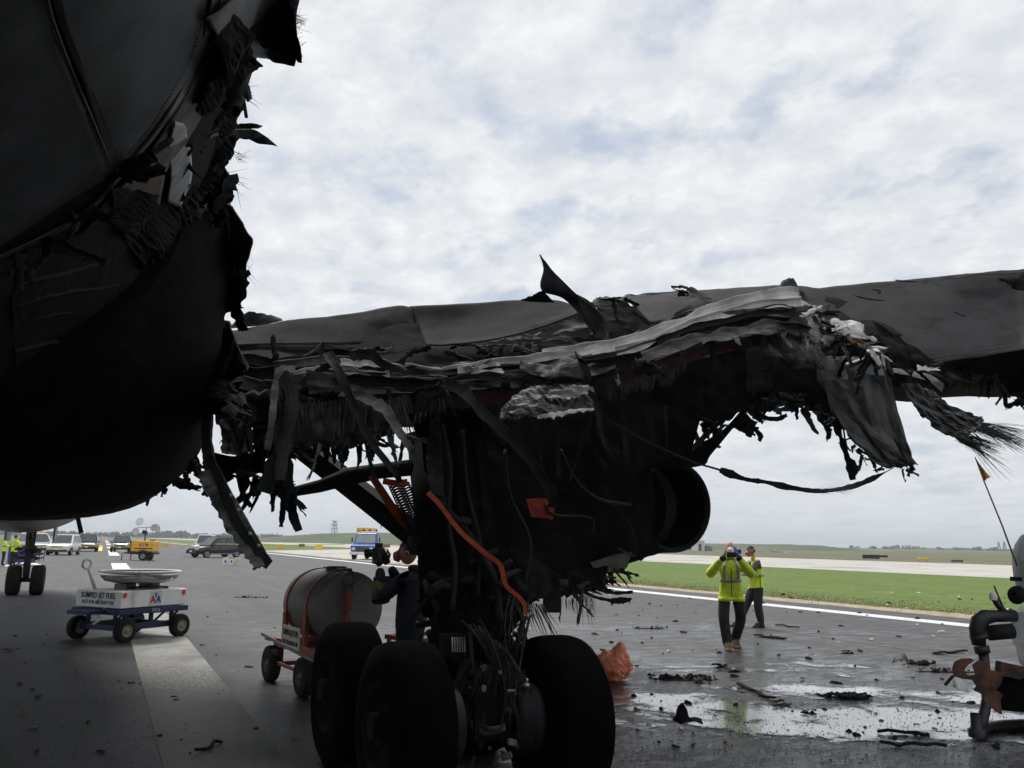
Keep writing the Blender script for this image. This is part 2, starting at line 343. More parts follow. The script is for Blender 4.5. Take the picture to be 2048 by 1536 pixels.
def asphalt_mat():
    m = bpy.data.materials.new('worn runway asphalt'); m.use_nodes = True
    t = m.node_tree; b = t.nodes['Principled BSDF']
    co = N(t, 'ShaderNodeTexCoord'); v = co.outputs['Object']
    fine = N(t, 'ShaderNodeTexNoise', i_Scale=22.0, i_Detail=6.0, i_Roughness=0.82); t.links.new(v, fine.inputs['Vector'])
    mp_ = N(t, 'ShaderNodeMapping'); mp_.inputs['Scale'].default_value = (1, 0.16, 1); t.links.new(v, mp_.inputs[0])
    mp2 = N(t, 'ShaderNodeMapping'); mp2.inputs['Rotation'].default_value = (0, 0, -YAW); mp2.inputs['Scale'].default_value = (.45, 1, 1); t.links.new(v, mp2.inputs[0])
    streak = N(t, 'ShaderNodeTexNoise', i_Scale=0.9, i_Detail=6.0, i_Roughness=0.6); t.links.new(mp_.outputs[0], streak.inputs['Vector'])
    big = N(t, 'ShaderNodeTexNoise', i_Scale=0.23, i_Detail=5.0, i_Roughness=0.6, i_Distortion=.5); t.links.new(v, big.inputs['Vector'])
    col = ramp(t, streak.outputs[0], [(0.3, (0.056, 0.057, 0.062)), (0.7, (0.09, 0.091, 0.096))])
    col = mixc(t, ramp(t, big.outputs[0], [(0.42, 0.0), (0.62, 1.0)]), col, (0.084, 0.082, 0.083))
    midn = N(t, 'ShaderNodeTexNoise', i_Scale=3.2, i_Detail=8.0, i_Roughness=0.78, i_Distortion=.3); t.links.new(mp2.outputs[0], midn.inputs['Vector'])
    vor = N(t, 'ShaderNodeTexVoronoi', i_Scale=34.0); t.links.new(v, vor.inputs['Vector'])
    col = mixc(t, ramp(t, midn.outputs[0], [(0.4, 0.75), (0.52, 0.0)]), col, (0.026, 0.0265, 0.029))
    col = mixc(t, ramp(t, midn.outputs[0], [(0.55, 0.0), (0.7, 0.55)]), col, (0.13, 0.13, 0.135))
    col = mixc(t, ramp(t, vor.outputs['Distance'], [(0.1, .55), (0.35, 0.0)]), col, (0.015, 0.015, 0.016))
    col = mixc(t, ramp(t, fine.outputs[0], [(0.36, 1.0), (0.52, 0.0)]), col, (0.018, 0.018, 0.02))
    col = mixc(t, ramp(t, fine.outputs[0], [(0.58, 0.0), (0.72, 0.85)]), col, (0.17, 0.17, 0.18))
    # soot and fuel round the burnt wing, colour darkened further for the plane's shadow
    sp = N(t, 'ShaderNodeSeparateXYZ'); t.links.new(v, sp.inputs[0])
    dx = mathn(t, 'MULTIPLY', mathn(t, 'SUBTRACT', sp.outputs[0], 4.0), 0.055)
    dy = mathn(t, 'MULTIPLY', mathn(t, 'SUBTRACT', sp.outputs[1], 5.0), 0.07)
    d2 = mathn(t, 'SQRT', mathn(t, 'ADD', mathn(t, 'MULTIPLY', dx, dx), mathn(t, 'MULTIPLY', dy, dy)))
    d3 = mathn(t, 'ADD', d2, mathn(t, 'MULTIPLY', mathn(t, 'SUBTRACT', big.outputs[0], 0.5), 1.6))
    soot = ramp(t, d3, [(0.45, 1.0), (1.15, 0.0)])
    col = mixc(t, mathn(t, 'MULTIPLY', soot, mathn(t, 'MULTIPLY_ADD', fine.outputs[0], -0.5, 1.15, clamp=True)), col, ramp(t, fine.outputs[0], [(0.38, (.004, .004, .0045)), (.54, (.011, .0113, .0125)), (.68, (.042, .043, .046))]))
    t.links.new(col, b.inputs['Base Color'])
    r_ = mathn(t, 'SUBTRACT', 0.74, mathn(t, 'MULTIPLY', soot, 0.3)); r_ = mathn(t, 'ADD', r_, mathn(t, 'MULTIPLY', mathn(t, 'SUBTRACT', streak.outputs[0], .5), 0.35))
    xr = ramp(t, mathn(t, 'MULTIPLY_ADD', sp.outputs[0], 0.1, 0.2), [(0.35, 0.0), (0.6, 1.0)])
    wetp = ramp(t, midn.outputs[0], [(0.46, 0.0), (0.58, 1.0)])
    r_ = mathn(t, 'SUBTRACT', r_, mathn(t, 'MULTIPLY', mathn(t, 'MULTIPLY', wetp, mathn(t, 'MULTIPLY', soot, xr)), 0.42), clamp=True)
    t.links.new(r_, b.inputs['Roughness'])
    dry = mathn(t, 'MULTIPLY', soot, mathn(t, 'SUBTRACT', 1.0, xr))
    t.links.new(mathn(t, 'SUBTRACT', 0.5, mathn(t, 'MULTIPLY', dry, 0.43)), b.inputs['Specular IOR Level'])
    bp = N(t, 'ShaderNodeBump', i_Strength=.8, i_Distance=0.012); t.links.new(fine.outputs[0], bp.inputs['Height']); t.links.new(bp.outputs[0], b.inputs['Normal'])
    return m
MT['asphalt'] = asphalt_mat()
def grass_mat():
    m = bpy.data.materials.new('mown grass'); m.use_nodes = True
    t = m.node_tree; b = t.nodes['Principled BSDF']; b.inputs['Roughness'].default_value = 0.9; b.inputs['Specular IOR Level'].default_value = 0.15
    co = N(t, 'ShaderNodeTexCoord'); v = co.outputs['Object']
    f1 = N(t, 'ShaderNodeTexNoise', i_Scale=3.5, i_Detail=8.0, i_Roughness=0.75); t.links.new(v, f1.inputs['Vector'])
    mp_ = N(t, 'ShaderNodeMapping'); mp_.inputs['Scale'].default_value = (1, 0.22, 1); t.links.new(v, mp_.inputs[0])
    f2 = N(t, 'ShaderNodeTexNoise', i_Scale=0.5, i_Detail=6.0, i_Roughness=0.65); t.links.new(mp_.outputs[0], f2.inputs['Vector'])
    col = ramp(t, f1.outputs[0], [(0.3, (0.085, 0.13, 0.03)), (0.52, (0.12, 0.18, 0.042)), (0.72, (0.17, 0.22, 0.07))])
    col = mixc(t, ramp(t, f2.outputs[0], [(0.48, 0.0), (0.72, 0.65)]), col, (0.2, 0.2, 0.08))
    sx_ = N(t, 'ShaderNodeSeparateXYZ'); t.links.new(v, sx_.inputs[0])
    f3 = N(t, 'ShaderNodeTexNoise', i_Scale=0.9, i_Detail=7.0, i_Roughness=0.7); t.links.new(v, f3.inputs['Vector'])
    ex_ = mathn(t, 'ADD', mathn(t, 'MULTIPLY', mathn(t, 'SUBTRACT', mathn(t, 'ABSOLUTE', sx_.outputs[0]), 21.3), 0.22), mathn(t, 'MULTIPLY', mathn(t, 'SUBTRACT', f3.outputs[0], .5), 1.4))
    col = mixc(t, ramp(t, ex_, [(0.0, 0.8), (0.75, 0.0)]), col, (0.2, 0.165, 0.085))
    col = mixc(t, ramp(t, f3.outputs[0], [(0.4, 0.5), (0.52, 0.0)]), col, (0.07, 0.11, 0.026))
    t.links.new(col, b.inputs['Base Color'])
    bp = N(t, 'ShaderNodeBump', i_Strength=.6, i_Distance=0.04); t.links.new(f1.outputs[0], bp.inputs['Height']); t.links.new(bp.outputs[0], b.inputs['Normal'])
    return m
MT['grass'] = grass_mat()
MT['sand'] = mat('sandy shoulder', (0.3, 0.25, 0.17), (0.42, 0.35, 0.25), 2.5, 0.95, bump=.01, bscale=20)
MT['concrete'] = mat('pale concrete', (0.4, 0.38, 0.345), (0.5, 0.475, 0.44), 0.35, 0.9, c3=(0.3, 0.29, 0.27), s3=0.12)
MT['paint'] = mat('runway paint', (0.6, 0.6, 0.6), (0.74, 0.74, 0.73), 4.0, 0.7, c3=(0.3, 0.3, 0.3), s3=6.0, t3=(.62, .75))
MT['paint_far'] = mat('worn white edge paint', (0.55, 0.55, 0.55), (0.72, 0.72, 0.72), 1.3, 0.7)
MT['joint'] = mat('joint sealant', (0.1, 0.1, 0.1), (0.17, 0.17, 0.17), 3.0, 0.8)
def stripe_mat():
    m = bpy.data.materials.new('scuffed centreline paint'); m.use_nodes = True
    t = m.node_tree; b = t.nodes['Principled BSDF']
    co = N(t, 'ShaderNodeTexCoord'); v = co.outputs['Object']
    fine = N(t, 'ShaderNodeTexNoise', i_Scale=26.0, i_Detail=5.0, i_Roughness=0.7); t.links.new(v, fine.inputs['Vector'])
    big = N(t, 'ShaderNodeTexNoise', i_Scale=1.1, i_Detail=6.0, i_Roughness=0.62, i_Distortion=.6); t.links.new(v, big.inputs['Vector'])
    col = ramp(t, big.outputs[0], [(0.3, (0.17, 0.165, 0.15)), (0.52, (0.33, 0.325, 0.3)), (0.7, (0.46, 0.45, 0.42))])
    sp = N(t, 'ShaderNodeSeparateXYZ'); t.links.new(v, sp.inputs[0])
    # paint scrubbed off by tyres and soot where the jet stopped
    wear = mathn(t, 'ADD', mathn(t, 'MULTIPLY', mathn(t, 'SUBTRACT', 13.2, sp.outputs[1]), 0.1), mathn(t, 'MULTIPLY', big.outputs[0], 0.35))
    wv = mathn(t, 'ADD', wear, mathn(t, 'MULTIPLY', fine.outputs[0], 0.75))
    col = mixc(t, ramp(t, wv, [(0.55, 0.0), (0.78, 0.92)]), col, (0.03, 0.03, 0.031))
    t.links.new(col, b.inputs['Base Color']); b.inputs['Roughness'].default_value = 0.65; b.inputs['Specular IOR Level'].default_value = 0.15
    bp = N(t, 'ShaderNodeBump', i_Strength=.8, i_Distance=.008); t.links.new(fine.outputs[0], bp.inputs['Height']); t.links.new(bp.outputs[0], b.inputs['Normal'])
    return m
MT['stripe'] = stripe_mat()

# one ground sheet out to the horizon
rect_sheet('ground', -9000, 9000, -2000, 14000, 0.0, MT['grass'], 2, 2)
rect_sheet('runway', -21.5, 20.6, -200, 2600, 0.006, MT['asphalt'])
rect_sheet('runway_shoulder', 20.6, 21.5, -200, 2600, 0.004, MT['sand'])
rect_sheet('taxiway', 52, 96, -400, 2600, 0.005, MT['concrete'])
rect_sheet('far_field', 96.5, 900, -400, 2600, 0.003, mat('rough far field', (0.075, 0.09, 0.035), (0.13, 0.13, 0.06), 0.06, 0.95, c3=(0.15, 0.13, 0.08), s3=.03, t3=(.5, .65)))
poly_sheet('taxiway_connector', [(20.7, 52), (20.7, 128), (51.9, 172), (51.9, 107), (34, 78)], 0.007, MT['concrete'])
# runway paint
for i, (y0, y1) in enumerate([(2.2, 21.5), (36.5, 62), (86, 116), (140, 170), (194, 224), (248, 278), (302, 332), (356, 386), (410, 440)]):
    rect_sheet('centreline_stripe', 0.58, 1.49, y0, y1, 0.010, MT['stripe'] if i == 0 else MT['paint'])
rect_sheet('edge_line', 18.0, 18.75, -60, 1500, 0.010, MT['paint_far'])
rect_sheet('pavement_joint', 5.55, 5.62, 10, 400, 0.011, MT['joint'])
rect_sheet('pavement_joint', -4.02, -3.94, 10, 400, 0.011, MT['joint'])
rect_sheet('pavement_joint', 12.9, 12.98, 2, 400, 0.011, MT['joint'])
# windrow of sand along the far edge of the asphalt
bmn = MB(); random.seed(3)
for k in range(150):
    y = 6 + k * 0.55; hgt = max(0.0, noise.noise((y * .35, 0, 0)) + .15) * 0.16 + 0.012
    x = 20.55 + noise.noise((y * .5, 3, 0)) * .35
    bmn.box((x, y, hgt * .5 + .004), (0.7, 0.75, hgt), Matrix.Rotation(random.uniform(-.3, .3), 4, 'Z'), taper=.35)
tag(bmn.build('sand_windrow', MT['sand']), 'low windrow of pale sand along the grass edge of the runway', 'sand', kind='stuff')
# grass blades where the verge is near enough to show its edge
gb = MB(); random.seed(11)
for k in range(30000):
    x = 21.2 + abs(random.gauss(0, 1)) * 1.6; y = random.uniform(3, 60)
    a = random.uniform(0, 6.28); h = random.uniform(.015, .05); wv = random.uniform(.006, .016); lx, ly = random.uniform(-.06, .06), random.uniform(-.06, .06)
    gb.add([(x - wv * math.cos(a), y - wv * math.sin(a), 0), (x + wv * math.cos(a), y + wv * math.sin(a), 0), (x + lx, y + ly, h)], [(0, 1, 2)])
MT['blade'] = mat('grass blades', (0.14, 0.19, 0.05), (0.22, 0.24, 0.09), 1.2, 0.8)
tag(gb.build('grass', MT['blade'], fix=False), 'green mown grass between runway and taxiway', 'grass', kind='stuff')

# foam and water lying on the pavement beyond the wheel
def puddle_mat():
    m = bpy.data.materials.new('foam film'); m.use_nodes = True
    t = m.node_tree; b = t.nodes['Principled BSDF']; out = t.nodes['Material Output']
    co = N(t, 'ShaderNodeTexCoord'); v = co.outputs['Object']
    fine = N(t, 'ShaderNodeTexNoise', i_Scale=16.0, i_Detail=5.0, i_Roughness=0.8); t.links.new(v, fine.inputs['Vector'])
    mid = N(t, 'ShaderNodeTexNoise', i_Scale=2.0, i_Detail=6.0, i_Roughness=0.65, i_Distortion=.5); t.links.new(v, mid.inputs['Vector'])
    at = N(t, 'ShaderNodeAttribute', attribute_name='wet')
    wet = at.outputs['Fac']
    s1 = mathn(t, 'ADD', mathn(t, 'MULTIPLY', wet, 0.62), mathn(t, 'MULTIPLY', mathn(t, 'SUBTRACT', mid.outputs[0], .5), 2.0))
    s2 = mathn(t, 'ADD', s1, mathn(t, 'MULTIPLY', mathn(t, 'SUBTRACT', fine.outputs[0], .5), 3.4))
    foam = ramp(t, s2, [(0.5, 0.0), (0.6, 1.0)])
    film = ramp(t, s1, [(0.2, 0.0), (0.45, 1.0)])
    col = mixc(t, foam, (0.016, 0.017, 0.019), (0.5, 0.54, 0.58)); t.links.new(col, b.inputs['Base Color'])
    b.inputs['Roughness'].default_value = 0.1; b.inputs['Specular IOR Level'].default_value = 1.0
    b.inputs['Coat Weight'].default_value = 1.0; b.inputs['Coat IOR'].default_value = 1.6; b.inputs['Coat Roughness'].default_value = 0.12
    bp = N(t, 'ShaderNodeBump', i_Strength=.6, i_Distance=.006); t.links.new(fine.outputs[0], bp.inputs['Height']); t.links.new(bp.outputs[0], b.inputs['Normal'])
    tr = N(t, 'ShaderNodeBsdfTransparent'); mx = N(t, 'ShaderNodeMixShader')
    t.links.new(mathn(t, 'MAXIMUM', film, foam), mx.inputs[0]); t.links.new(tr.outputs[0], mx.inputs[1]); t.links.new(b.outputs[0], mx.inputs[2]); t.links.new(mx.outputs[0], out.inputs[0])
    return m
MT['puddle'] = puddle_mat()
def puddle(name, blobs, x0, x1, y0, y1, step=.18, z=0.014):
    nx, ny = int((x1 - x0) / step), int((y1 - y0) / step)
    vs = []; wv = []
    for j in range(ny + 1):
        for i in range(nx + 1):
            p = Vector((x0 + i * step, y0 + j * step, z)); vs.append(p)
            s = 0.0
            for (c, rx, ry, a, k) in blobs:
                d = Vector((p.x - c.x, p.y - c.y, 0)); u = d.x * math.cos(a) + d.y * math.sin(a); q = -d.x * math.sin(a) + d.y * math.cos(a)
                s = max(s, k * max(0.0, 1.25 - math.sqrt((u / rx) ** 2 + (q / ry) ** 2)))
            wv.append(min(1.35, s))
    fs = []
    for j in range(ny):
        for i in range(nx):
            q = (j * (nx + 1) + i, j * (nx + 1) + i + 1, (j + 1) * (nx + 1) + i + 1, (j + 1) * (nx + 1) + i)
            if max(wv[a] for a in q) > 0.02: fs.append(q)
    o = MB().add(vs, fs).build(name, MT['puddle'], fix=False)
    at = o.data.attributes.new('wet', 'FLOAT', 'POINT'); at.data.foreach_set('value', wv)
    return tag(o, kind='structure')
ca = -YAW      # the long way of the wet patches runs across the view
puddle('puddle', [(G(1340, 1400), .62, .42, ca - .1, 1.25), (G(1420, 1412), .55, .4, ca - .1, 1.15), (G(1560, 1432), .9, .5, ca - .12, 1.2), (G(1660, 1464), 1.2, .5, ca, 1.1),
                  (G(1830, 1440), 1.9, .9, ca, 1.0), (G(1980, 1400), 1.5, .8, ca, .7), (G(1700, 1385), 1.7, .5, ca - .1, .85), (G(1960, 1478), 1.0, .3, ca, .7),
                  (G(1700, 1446), 2.6, .7, ca, .8), (G(1450, 1420), 1.6, .5, ca, .8), (G(1500, 1338), 2.2, .5, ca, .42), (G(1850, 1330), 2.8, 1.0, ca, .45)], 1.2, 10.5, 2.0, 10.5)
0 and puddle('puddle', [(G(395, 1420), .75, .8, ca, .62), (G(300, 1430), .8, .5, ca, .4)], -3.5, 2.5, 5.0, 13.0)

# ---------------------------------------------------------------- far terrain
def berm(name, crest, D, m, front=60, back=90):
    pts = []
    for (a, b) in zip(crest[:-1], crest[1:]):
        for k in range(6):
            t = k / 6; pts.append((a[0] + (b[0] - a[0]) * t, a[1] + (b[1] - a[1]) * t))
    pts.append(crest[-1])
    vs = []; fs = []
    for i, (px, py) in enumerate(pts):
        c = P(px, py, D); c.z = max(0.02, c.z + noise.noise((px * .02, 0, 0)) * .25)
        dirv = Vector((c.x, c.y, 0)).normalized()
        vs += [Vector((c.x, c.y, -.3)) - dirv * front, c - dirv * 12 - Vector((0, 0, c.z * .12)), c, c + dirv * 20, Vector((c.x, c.y, -.3)) + dirv * back]
    for i in range(len(pts) - 1):
        for k in range(4): fs.append((i * 5 + k, i * 5 + k + 1, i * 5 + 6 + k, i * 5 + 5 + k))
    o = MB().add(vs, fs, smooth=True).build(name, m)
    return tag(o, kind='structure')
MT['hillgrass'] = mat('berm grass', (0.05, 0.075, 0.03), (0.08, 0.105, 0.045), 0.03, 0.95, c3=(0.12, 0.12, 0.07), s3=.012)
MT['farland'] = mat('far scrub land', (0.07, 0.075, 0.06), (0.11, 0.11, 0.085), 0.01, 0.95)
berm('hill', [(470, 1080), (560, 1073), (640, 1067), (760, 1065), (900, 1068), (1200, 1079), (1420, 1087), (1560, 1088.5), (1640, 1091), (1700, 1097), (1750, 1104)], 470, MT['hillgrass'])
berm('far_land', [(-300, 1068), (0, 1066), (200, 1068), (400, 1070), (700, 1073)], 1500, MT['farland'], 150, 200)
berm('far_land', [(1500, 1094), (1700, 1096.5), (1850, 1096), (1950, 1097), (2100, 1099), (2400, 1104)], 1300, MT['farland'], 150, 200)

MT['wood'] = mat('distant foliage', (0.03, 0.04, 0.028), (0.075, 0.085, 0.06), 0.05, 0.95)
def wood(name, label, pxs, top, base, D, seed, hs=1.0, n=70):
    random.seed(seed); mb = MB()
    for k in range(n):
        px = random.uniform(*pxs); d = D * random.uniform(.96, 1.05)
        tt = (px - pxs[0]) / (pxs[1] - pxs[0]); py = base[0] + (base[1] - base[0]) * tt
        g = P(px, py, d); g.z = 0
        h = hs * random.uniform(.55, 1.0) * d * (base[0] - top) / F
        h *= 0.7 + .5 * (noise.noise((px * .013, seed, 0)) + .5)
        rw = h * random.uniform(.55, .95)
        for q in range(52):
            th = random.uniform(0, 6.28); ph = random.uniform(-.9, 1.0); r = random.uniform(.55, 1.0)
            c = g + Vector((math.cos(th) * math.sqrt(max(0, 1 - ph * ph)) * rw * r, math.sin(th) * math.sqrt(max(0, 1 - ph * ph)) * rw * r, h * .52 + ph * h * .46 * r))
            e = h * random.uniform(.1, .2)
            a1 = Vector((random.uniform(-1, 1), random.uniform(-1, 1), random.uniform(-1, 1))).normalized() * e
            a2 = a1.orthogonal().normalized() * e
            mb.add([c - a1, c + a2, c + a1, c - a2], [(0, 1, 2, 3)])
    o = mb.build(name, MT['wood'], fix=False)
    return tag(o, label, 'trees', kind='stuff')
wood('far_wood', 'dark far-off line of trees along the left horizon', (-250, 660), 1055, (1069, 1077), 1250, 5, 1.0, 260)
wood('far_wood', 'low far-off line of trees on the horizon right of the grass hill', (1700, 2300), 1086, (1098, 1104), 1150, 9, .75, 90)

# lattice power pylons
def pylon(px, py_top, py_base, D, label):
    g = P(px, py_base, D); g.z = 0; top = P(px, py_top, D).z
    t = thing('power_pylon', label, 'pylon', g, random.uniform(0, 1), 'power pylons on the horizon')
    s = top * .16; leg = MB()
    cs = [(-1, -1), (1, -1), (1, 1), (-1, 1)]
    for lx, ly in cs: leg.bar((lx * s, ly * s, 0), (lx * s * .25, ly * s * .25, top), .35, .35)
    leg.build('leg_frame', MT['steel_dark'], t)
    br = MB()
    for k in range(6):
        z0, z1 = top * k / 6, top * (k + 1) / 6; f0, f1 = 1 - .75 * k / 6, 1 - .75 * (k + 1) / 6
        for i in range(4):
            a, b = cs[i], cs[(i + 1) % 4]
            br.bar((a[0] * s * f0, a[1] * s * f0, z0), (b[0] * s * f1, b[1] * s * f1, z1), .22, .22)
    br.build('lattice', MT['steel_dark'], t)
    for z in (.62, .8, .97):
        MB().bar((-s * 1.5, 0, top * z), (s * 1.5, 0, top * z), .35, .35).build('cross_arm', MT['steel_dark'], t)
pylon(668, 1041, 1074, 900, 'lattice power pylon above the hill left of the landing gear')
pylon(1999, 1084, 1106, 1000, 'left of two lattice pylons far right by the tank')
pylon(2010, 1084, 1106, 1010, 'right of two lattice pylons far right by the tank')
# ================================================================== the burnt airliner
FX, FZ, FA, FB = -1.95, 4.85, 2.5, 2.68            # fuselage axis x, axis height, half width, half height
AIR = thing('airliner', 'burnt-out twin-engine airliner with sooted fuselage and torn right wing', 'airplane', (FX, 6.2, 0))
AINV = Matrix.Translation((-FX, -6.2, 0))
def part(o):
    o.parent = AIR; o.matrix_parent_inverse = AINV; return o
def hit(px, py, off=0.03):
    r = ray(px, py).normalized(); o = CAMP
    dx, dz = o.x - FX, o.z - FZ
    a = (r.x / FA) ** 2 + (r.z / FB) ** 2; b = 2 * (dx * r.x / FA ** 2 + dz * r.z / FB ** 2); c = (dx / FA) ** 2 + (dz / FB) ** 2 - 1
    disc = b * b - 4 * a * c
    if disc < 0: t = -b / (2 * a)
    else: t = (-b - math.sqrt(disc)) / (2 * a)
    return o + r * (t - off)
def PT(e):
    if isinstance(e, Vector): return e
    if len(e) == 2: return hit(e[0], e[1])
    if e[2] < 0: return hit(e[0], e[1], -e[2])
    return P(*e)
def PF(e):
    # like PT, but never inside the fuselage skin
    p = PT(e); q = Vector(((p.x - FX) / FA, (p.z - FZ) / FB))
    h_ = hit(e[0], e[1], .07) if not isinstance(e, Vector) else p
    return h_ if (p - CAMP).length > (h_ - CAMP).length else p
def cr(pts, t):
    n = len(pts) - 1
    if n == 0: return pts[0]
    x = min(max(t, 0), 1) * n; i = min(int(x), n - 1); f = x - i
    p1, p2 = pts[i], pts[i + 1]; p0 = pts[i - 1] if i > 0 else p1 * 2 - p2; p3 = pts[i + 2] if i + 2 <= n else p2 * 2 - p1
    return 0.5 * ((2 * p1) + (p2 - p0) * f + (2 * p0 - 5 * p1 + 4 * p2 - p3) * f * f + (3 * p1 - p0 - 3 * p2 + p3) * f ** 3)
def sheet(name, rows, m, parent, nu=24, nv=12, amp=0.03, freq=2.0, thick=0.006, rag=0.0, ragtop=0.0, ragL=0.0, ragR=0.0, rf=18.0, seed=0, label=None, fold=0.0, ff=6.0, an=None, flat=None):
    if flat is None: flat = m not in (MT['skin_grey'], MT['wing_grey'], MT['wing_dark'], MT['patch'], MT['bluegrey'])
    R = [[(PF(e) if (parent is not None and parent.name == 'fuselage' and not isinstance(e, Vector)) else PT(e)) for e in r] for r in rows]
    grid = []
    cols = []
    for i in range(nu + 1):
        u = i / nu
        cols.append([cr(r, u) for r in R])
    for j in range(nv + 1):
        grid.append([cr(cols[i], j / nv) for i in range(nu + 1)])
    def jag(s, k):
        a = noise.noise((s * rf, seed * 3.1 + k, 0.3)); b = noise.noise((s * rf * 3.3, seed * 1.7 + k, 7.3))
        return (a * .75 + b * .45)
    out = []
    for j in range(nv + 1):
        row = []
        for i in range(nu + 1):
            p = grid[j][i]
            du = grid[j][min(i + 1, nu)] - grid[j][max(i - 1, 0)]; dv = grid[min(j + 1, nv)][i] - grid[max(j - 1, 0)][i]
            nrm = du.cross(dv)
            nrm = nrm.normalized() if nrm.length > 1e-9 else Vector((0, 0, 1))
            q = Vector((p.x * freq + seed * 5.3, p.y * freq, p.z * freq))
            d = noise.noise(q) * amp + noise.noise(q * 2.7) * amp * .45
            if an:
                d = (.5 - 2 * abs(noise.noise((i / nu * an[0], j / nv * an[1], seed * 1.37)))) * amp + (.4 - 2 * abs(noise.noise((i / nu * an[0] * 2.3, j / nv * an[1] * 2.1, seed * 2.9)))) * amp * .5
            if fold: d += (abs(noise.noise(Vector((i / nu * ff, j / nv * ff * .4, seed * 2.2)))) - .25) * fold
            p = p + nrm * d
            if rag and j == nv: p = p + dv.normalized() * rag * (jag(i / nu, 1) - .25)
            if ragtop and j == 0: p = p - dv.normalized() * ragtop * (jag(i / nu, 2) - .25)
            if ragL and i == 0: p = p - du.normalized() * ragL * (jag(j / nv, 3) - .25)
            if ragR and i == nu: p = p + du.normalized() * ragR * (jag(j / nv, 4) - .25)
            row.append(p)
        out.append(row)
    vs = [p for r in out for p in r]; w_ = nu + 1
    fs = [(j * w_ + i, j * w_ + i + 1, (j + 1) * w_ + i + 1, (j + 1) * w_ + i) for j in range(nv) for i in range(nu)]
    o = MB().add(vs, fs, 0, not flat).build(name, m, None, fix=False)
    if parent is AIR: part(o)
    elif parent is not None: o.parent = parent
    sm = o.modifiers.new('thickness', 'SOLIDIFY'); sm.thickness = thick; sm.offset = 0
    if label: o['label'] = label
    return o
def ribbon(name, pts, wd, m, parent, n=None, twist=0.3, tw0=0.0, thick=0.004, seed=0, taper=1.0, wob=0.0, curl=0.0, label=None):
    R = [PT(e) for e in pts]; n = n or max(10, 6 * len(R)); vs = []
    for i in range(n + 1):
        t = i / n; p = cr(R, t); tg = (cr(R, min(1, t + .01)) - cr(R, max(0, t - .01))).normalized()
        view = (p - CAMP).normalized()
        a = tg.cross(view); a = a.normalized() if a.length > 1e-6 else Vector((1, 0, 0)); b = tg.cross(a)
        an = tw0 + twist * noise.noise((t * 2.5, seed * 1.9, 0)) * 3
        w_ = wd * (1 + (taper - 1) * t) * (1 + wob * noise.noise((t * 9, seed, 2)))
        ax = a * math.cos(an) + b * math.sin(an); bx = tg.cross(ax)
        for k in (-1, -.33, .33, 1):
            vs.append(p + ax * (w_ / 2 * k) + bx * curl * w_ * (k * k - .4) + ax * (wob * .12 * w_ * noise.noise((t * 40, k * 9, seed))))
    fs = [(i * 4 + k, i * 4 + k + 1, i * 4 + 5 + k, i * 4 + 4 + k) for i in range(n) for k in range(3)]
    o = MB().add(vs, fs, 0, False).build(name, m, None, fix=False)
    if parent is AIR: part(o)
    elif parent is not None: o.parent = parent
    sm = o.modifiers.new('thickness', 'SOLIDIFY'); sm.thickness = thick; sm.offset = 0
    if label: o['label'] = label
    return o
def strands(name, roots, m, parent, n, length, spread, rad_, droop=1.0, seed=0, dirv=None, label=None):
    """bundle of loose strands leaving points along the root polyline"""
    random.seed(seed); R = [PT(e) for e in roots]; mb = MB()
    nc = max(3, n // 14); cl = [(random.random(), Vector((random.gauss(0, spread), random.gauss(0, spread), random.gauss(0, spread))), random.uniform(.3, 1.0), random.uniform(.004, .02)) for _ in range(nc)]
    for k in range(n):
        ct, cd, clen, cw = random.choice(cl)
        p = cr(R, min(1, max(0, ct + random.gauss(0, .5 / nc)))) + Vector((random.gauss(0, cw), random.gauss(0, cw), random.gauss(0, cw)))
        d = (dirv or Vector((0, 0, -1))) + cd + Vector((random.gauss(0, spread * .4), random.gauss(0, spread * .4), random.gauss(0, spread * .4)))
        d.normalize(); L = length * clen * random.uniform(.5, 1.0); pts = [p]; q = p.copy(); sw = Vector((random.gauss(0, .25), random.gauss(0, .25), 0))
        for s in range(5):
            q = q + d * (L / 5); d = (d + Vector((0, 0, -.16 * droop)) + sw * .18).normalized(); pts.append(q.copy())
        mb.tube(pts, [rad_, rad_, rad_ * .9, rad_ * .8, rad_ * .6, rad_ * .3], 3, cap=False)
    o = mb.build(name, m, None, fix=False)
    o['kind'] = 'stuff'
    if parent is AIR: part(o)
    elif parent is not None: o.parent = parent
    if label: o['label'] = label
    return o

# ---------------------------------------------------------------- fuselage
def fus_ring(y, a, b, xc, zc, n=56, ex=2.0):
    out = []
    for k in range(n):
        t = 2 * math.pi * k / n; c, s_ = math.cos(t), math.sin(t)
        out.append(Vector((xc + a * math.copysign(abs(c) ** (2 / ex), c), y, zc + b * math.copysign(abs(s_) ** (2 / ex), s_))))
    return out
rings = [fus_ring(y, FA, FB, FX, FZ) for y in (-15, -10, -5, 0, 3, 6, 9, 12, 15, 17, 18)]
mb = MB().loft(rings, 0, True)
tail = [fus_ring(y, FA * k, FB * k, FX, z) for y, k, z in ((-30, .12, 6.6), (-26, .4, 6.0), (-20, .8, 5.2), (-15.02, 1, FZ))]
mb.loft(tail, 0, True)
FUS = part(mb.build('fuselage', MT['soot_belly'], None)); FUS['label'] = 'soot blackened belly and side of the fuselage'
nose = [fus_ring(y, FA * k, FB * k2, FX, z) for y, k, k2, z in ((18.02, 1, 1, FZ), (20, 1, 1.04, 4.8), (23, .995, 1.07, 4.74), (25.02, .99, 1.08, 4.7), (27, .96, 1.06, 4.68), (29, .9, .97, 4.62), (31, .72, .76, 4.5), (32.5, .52, .54, 4.3), (33.6, .28, .28, 4.1), (34, .05, .05, 4.0))]
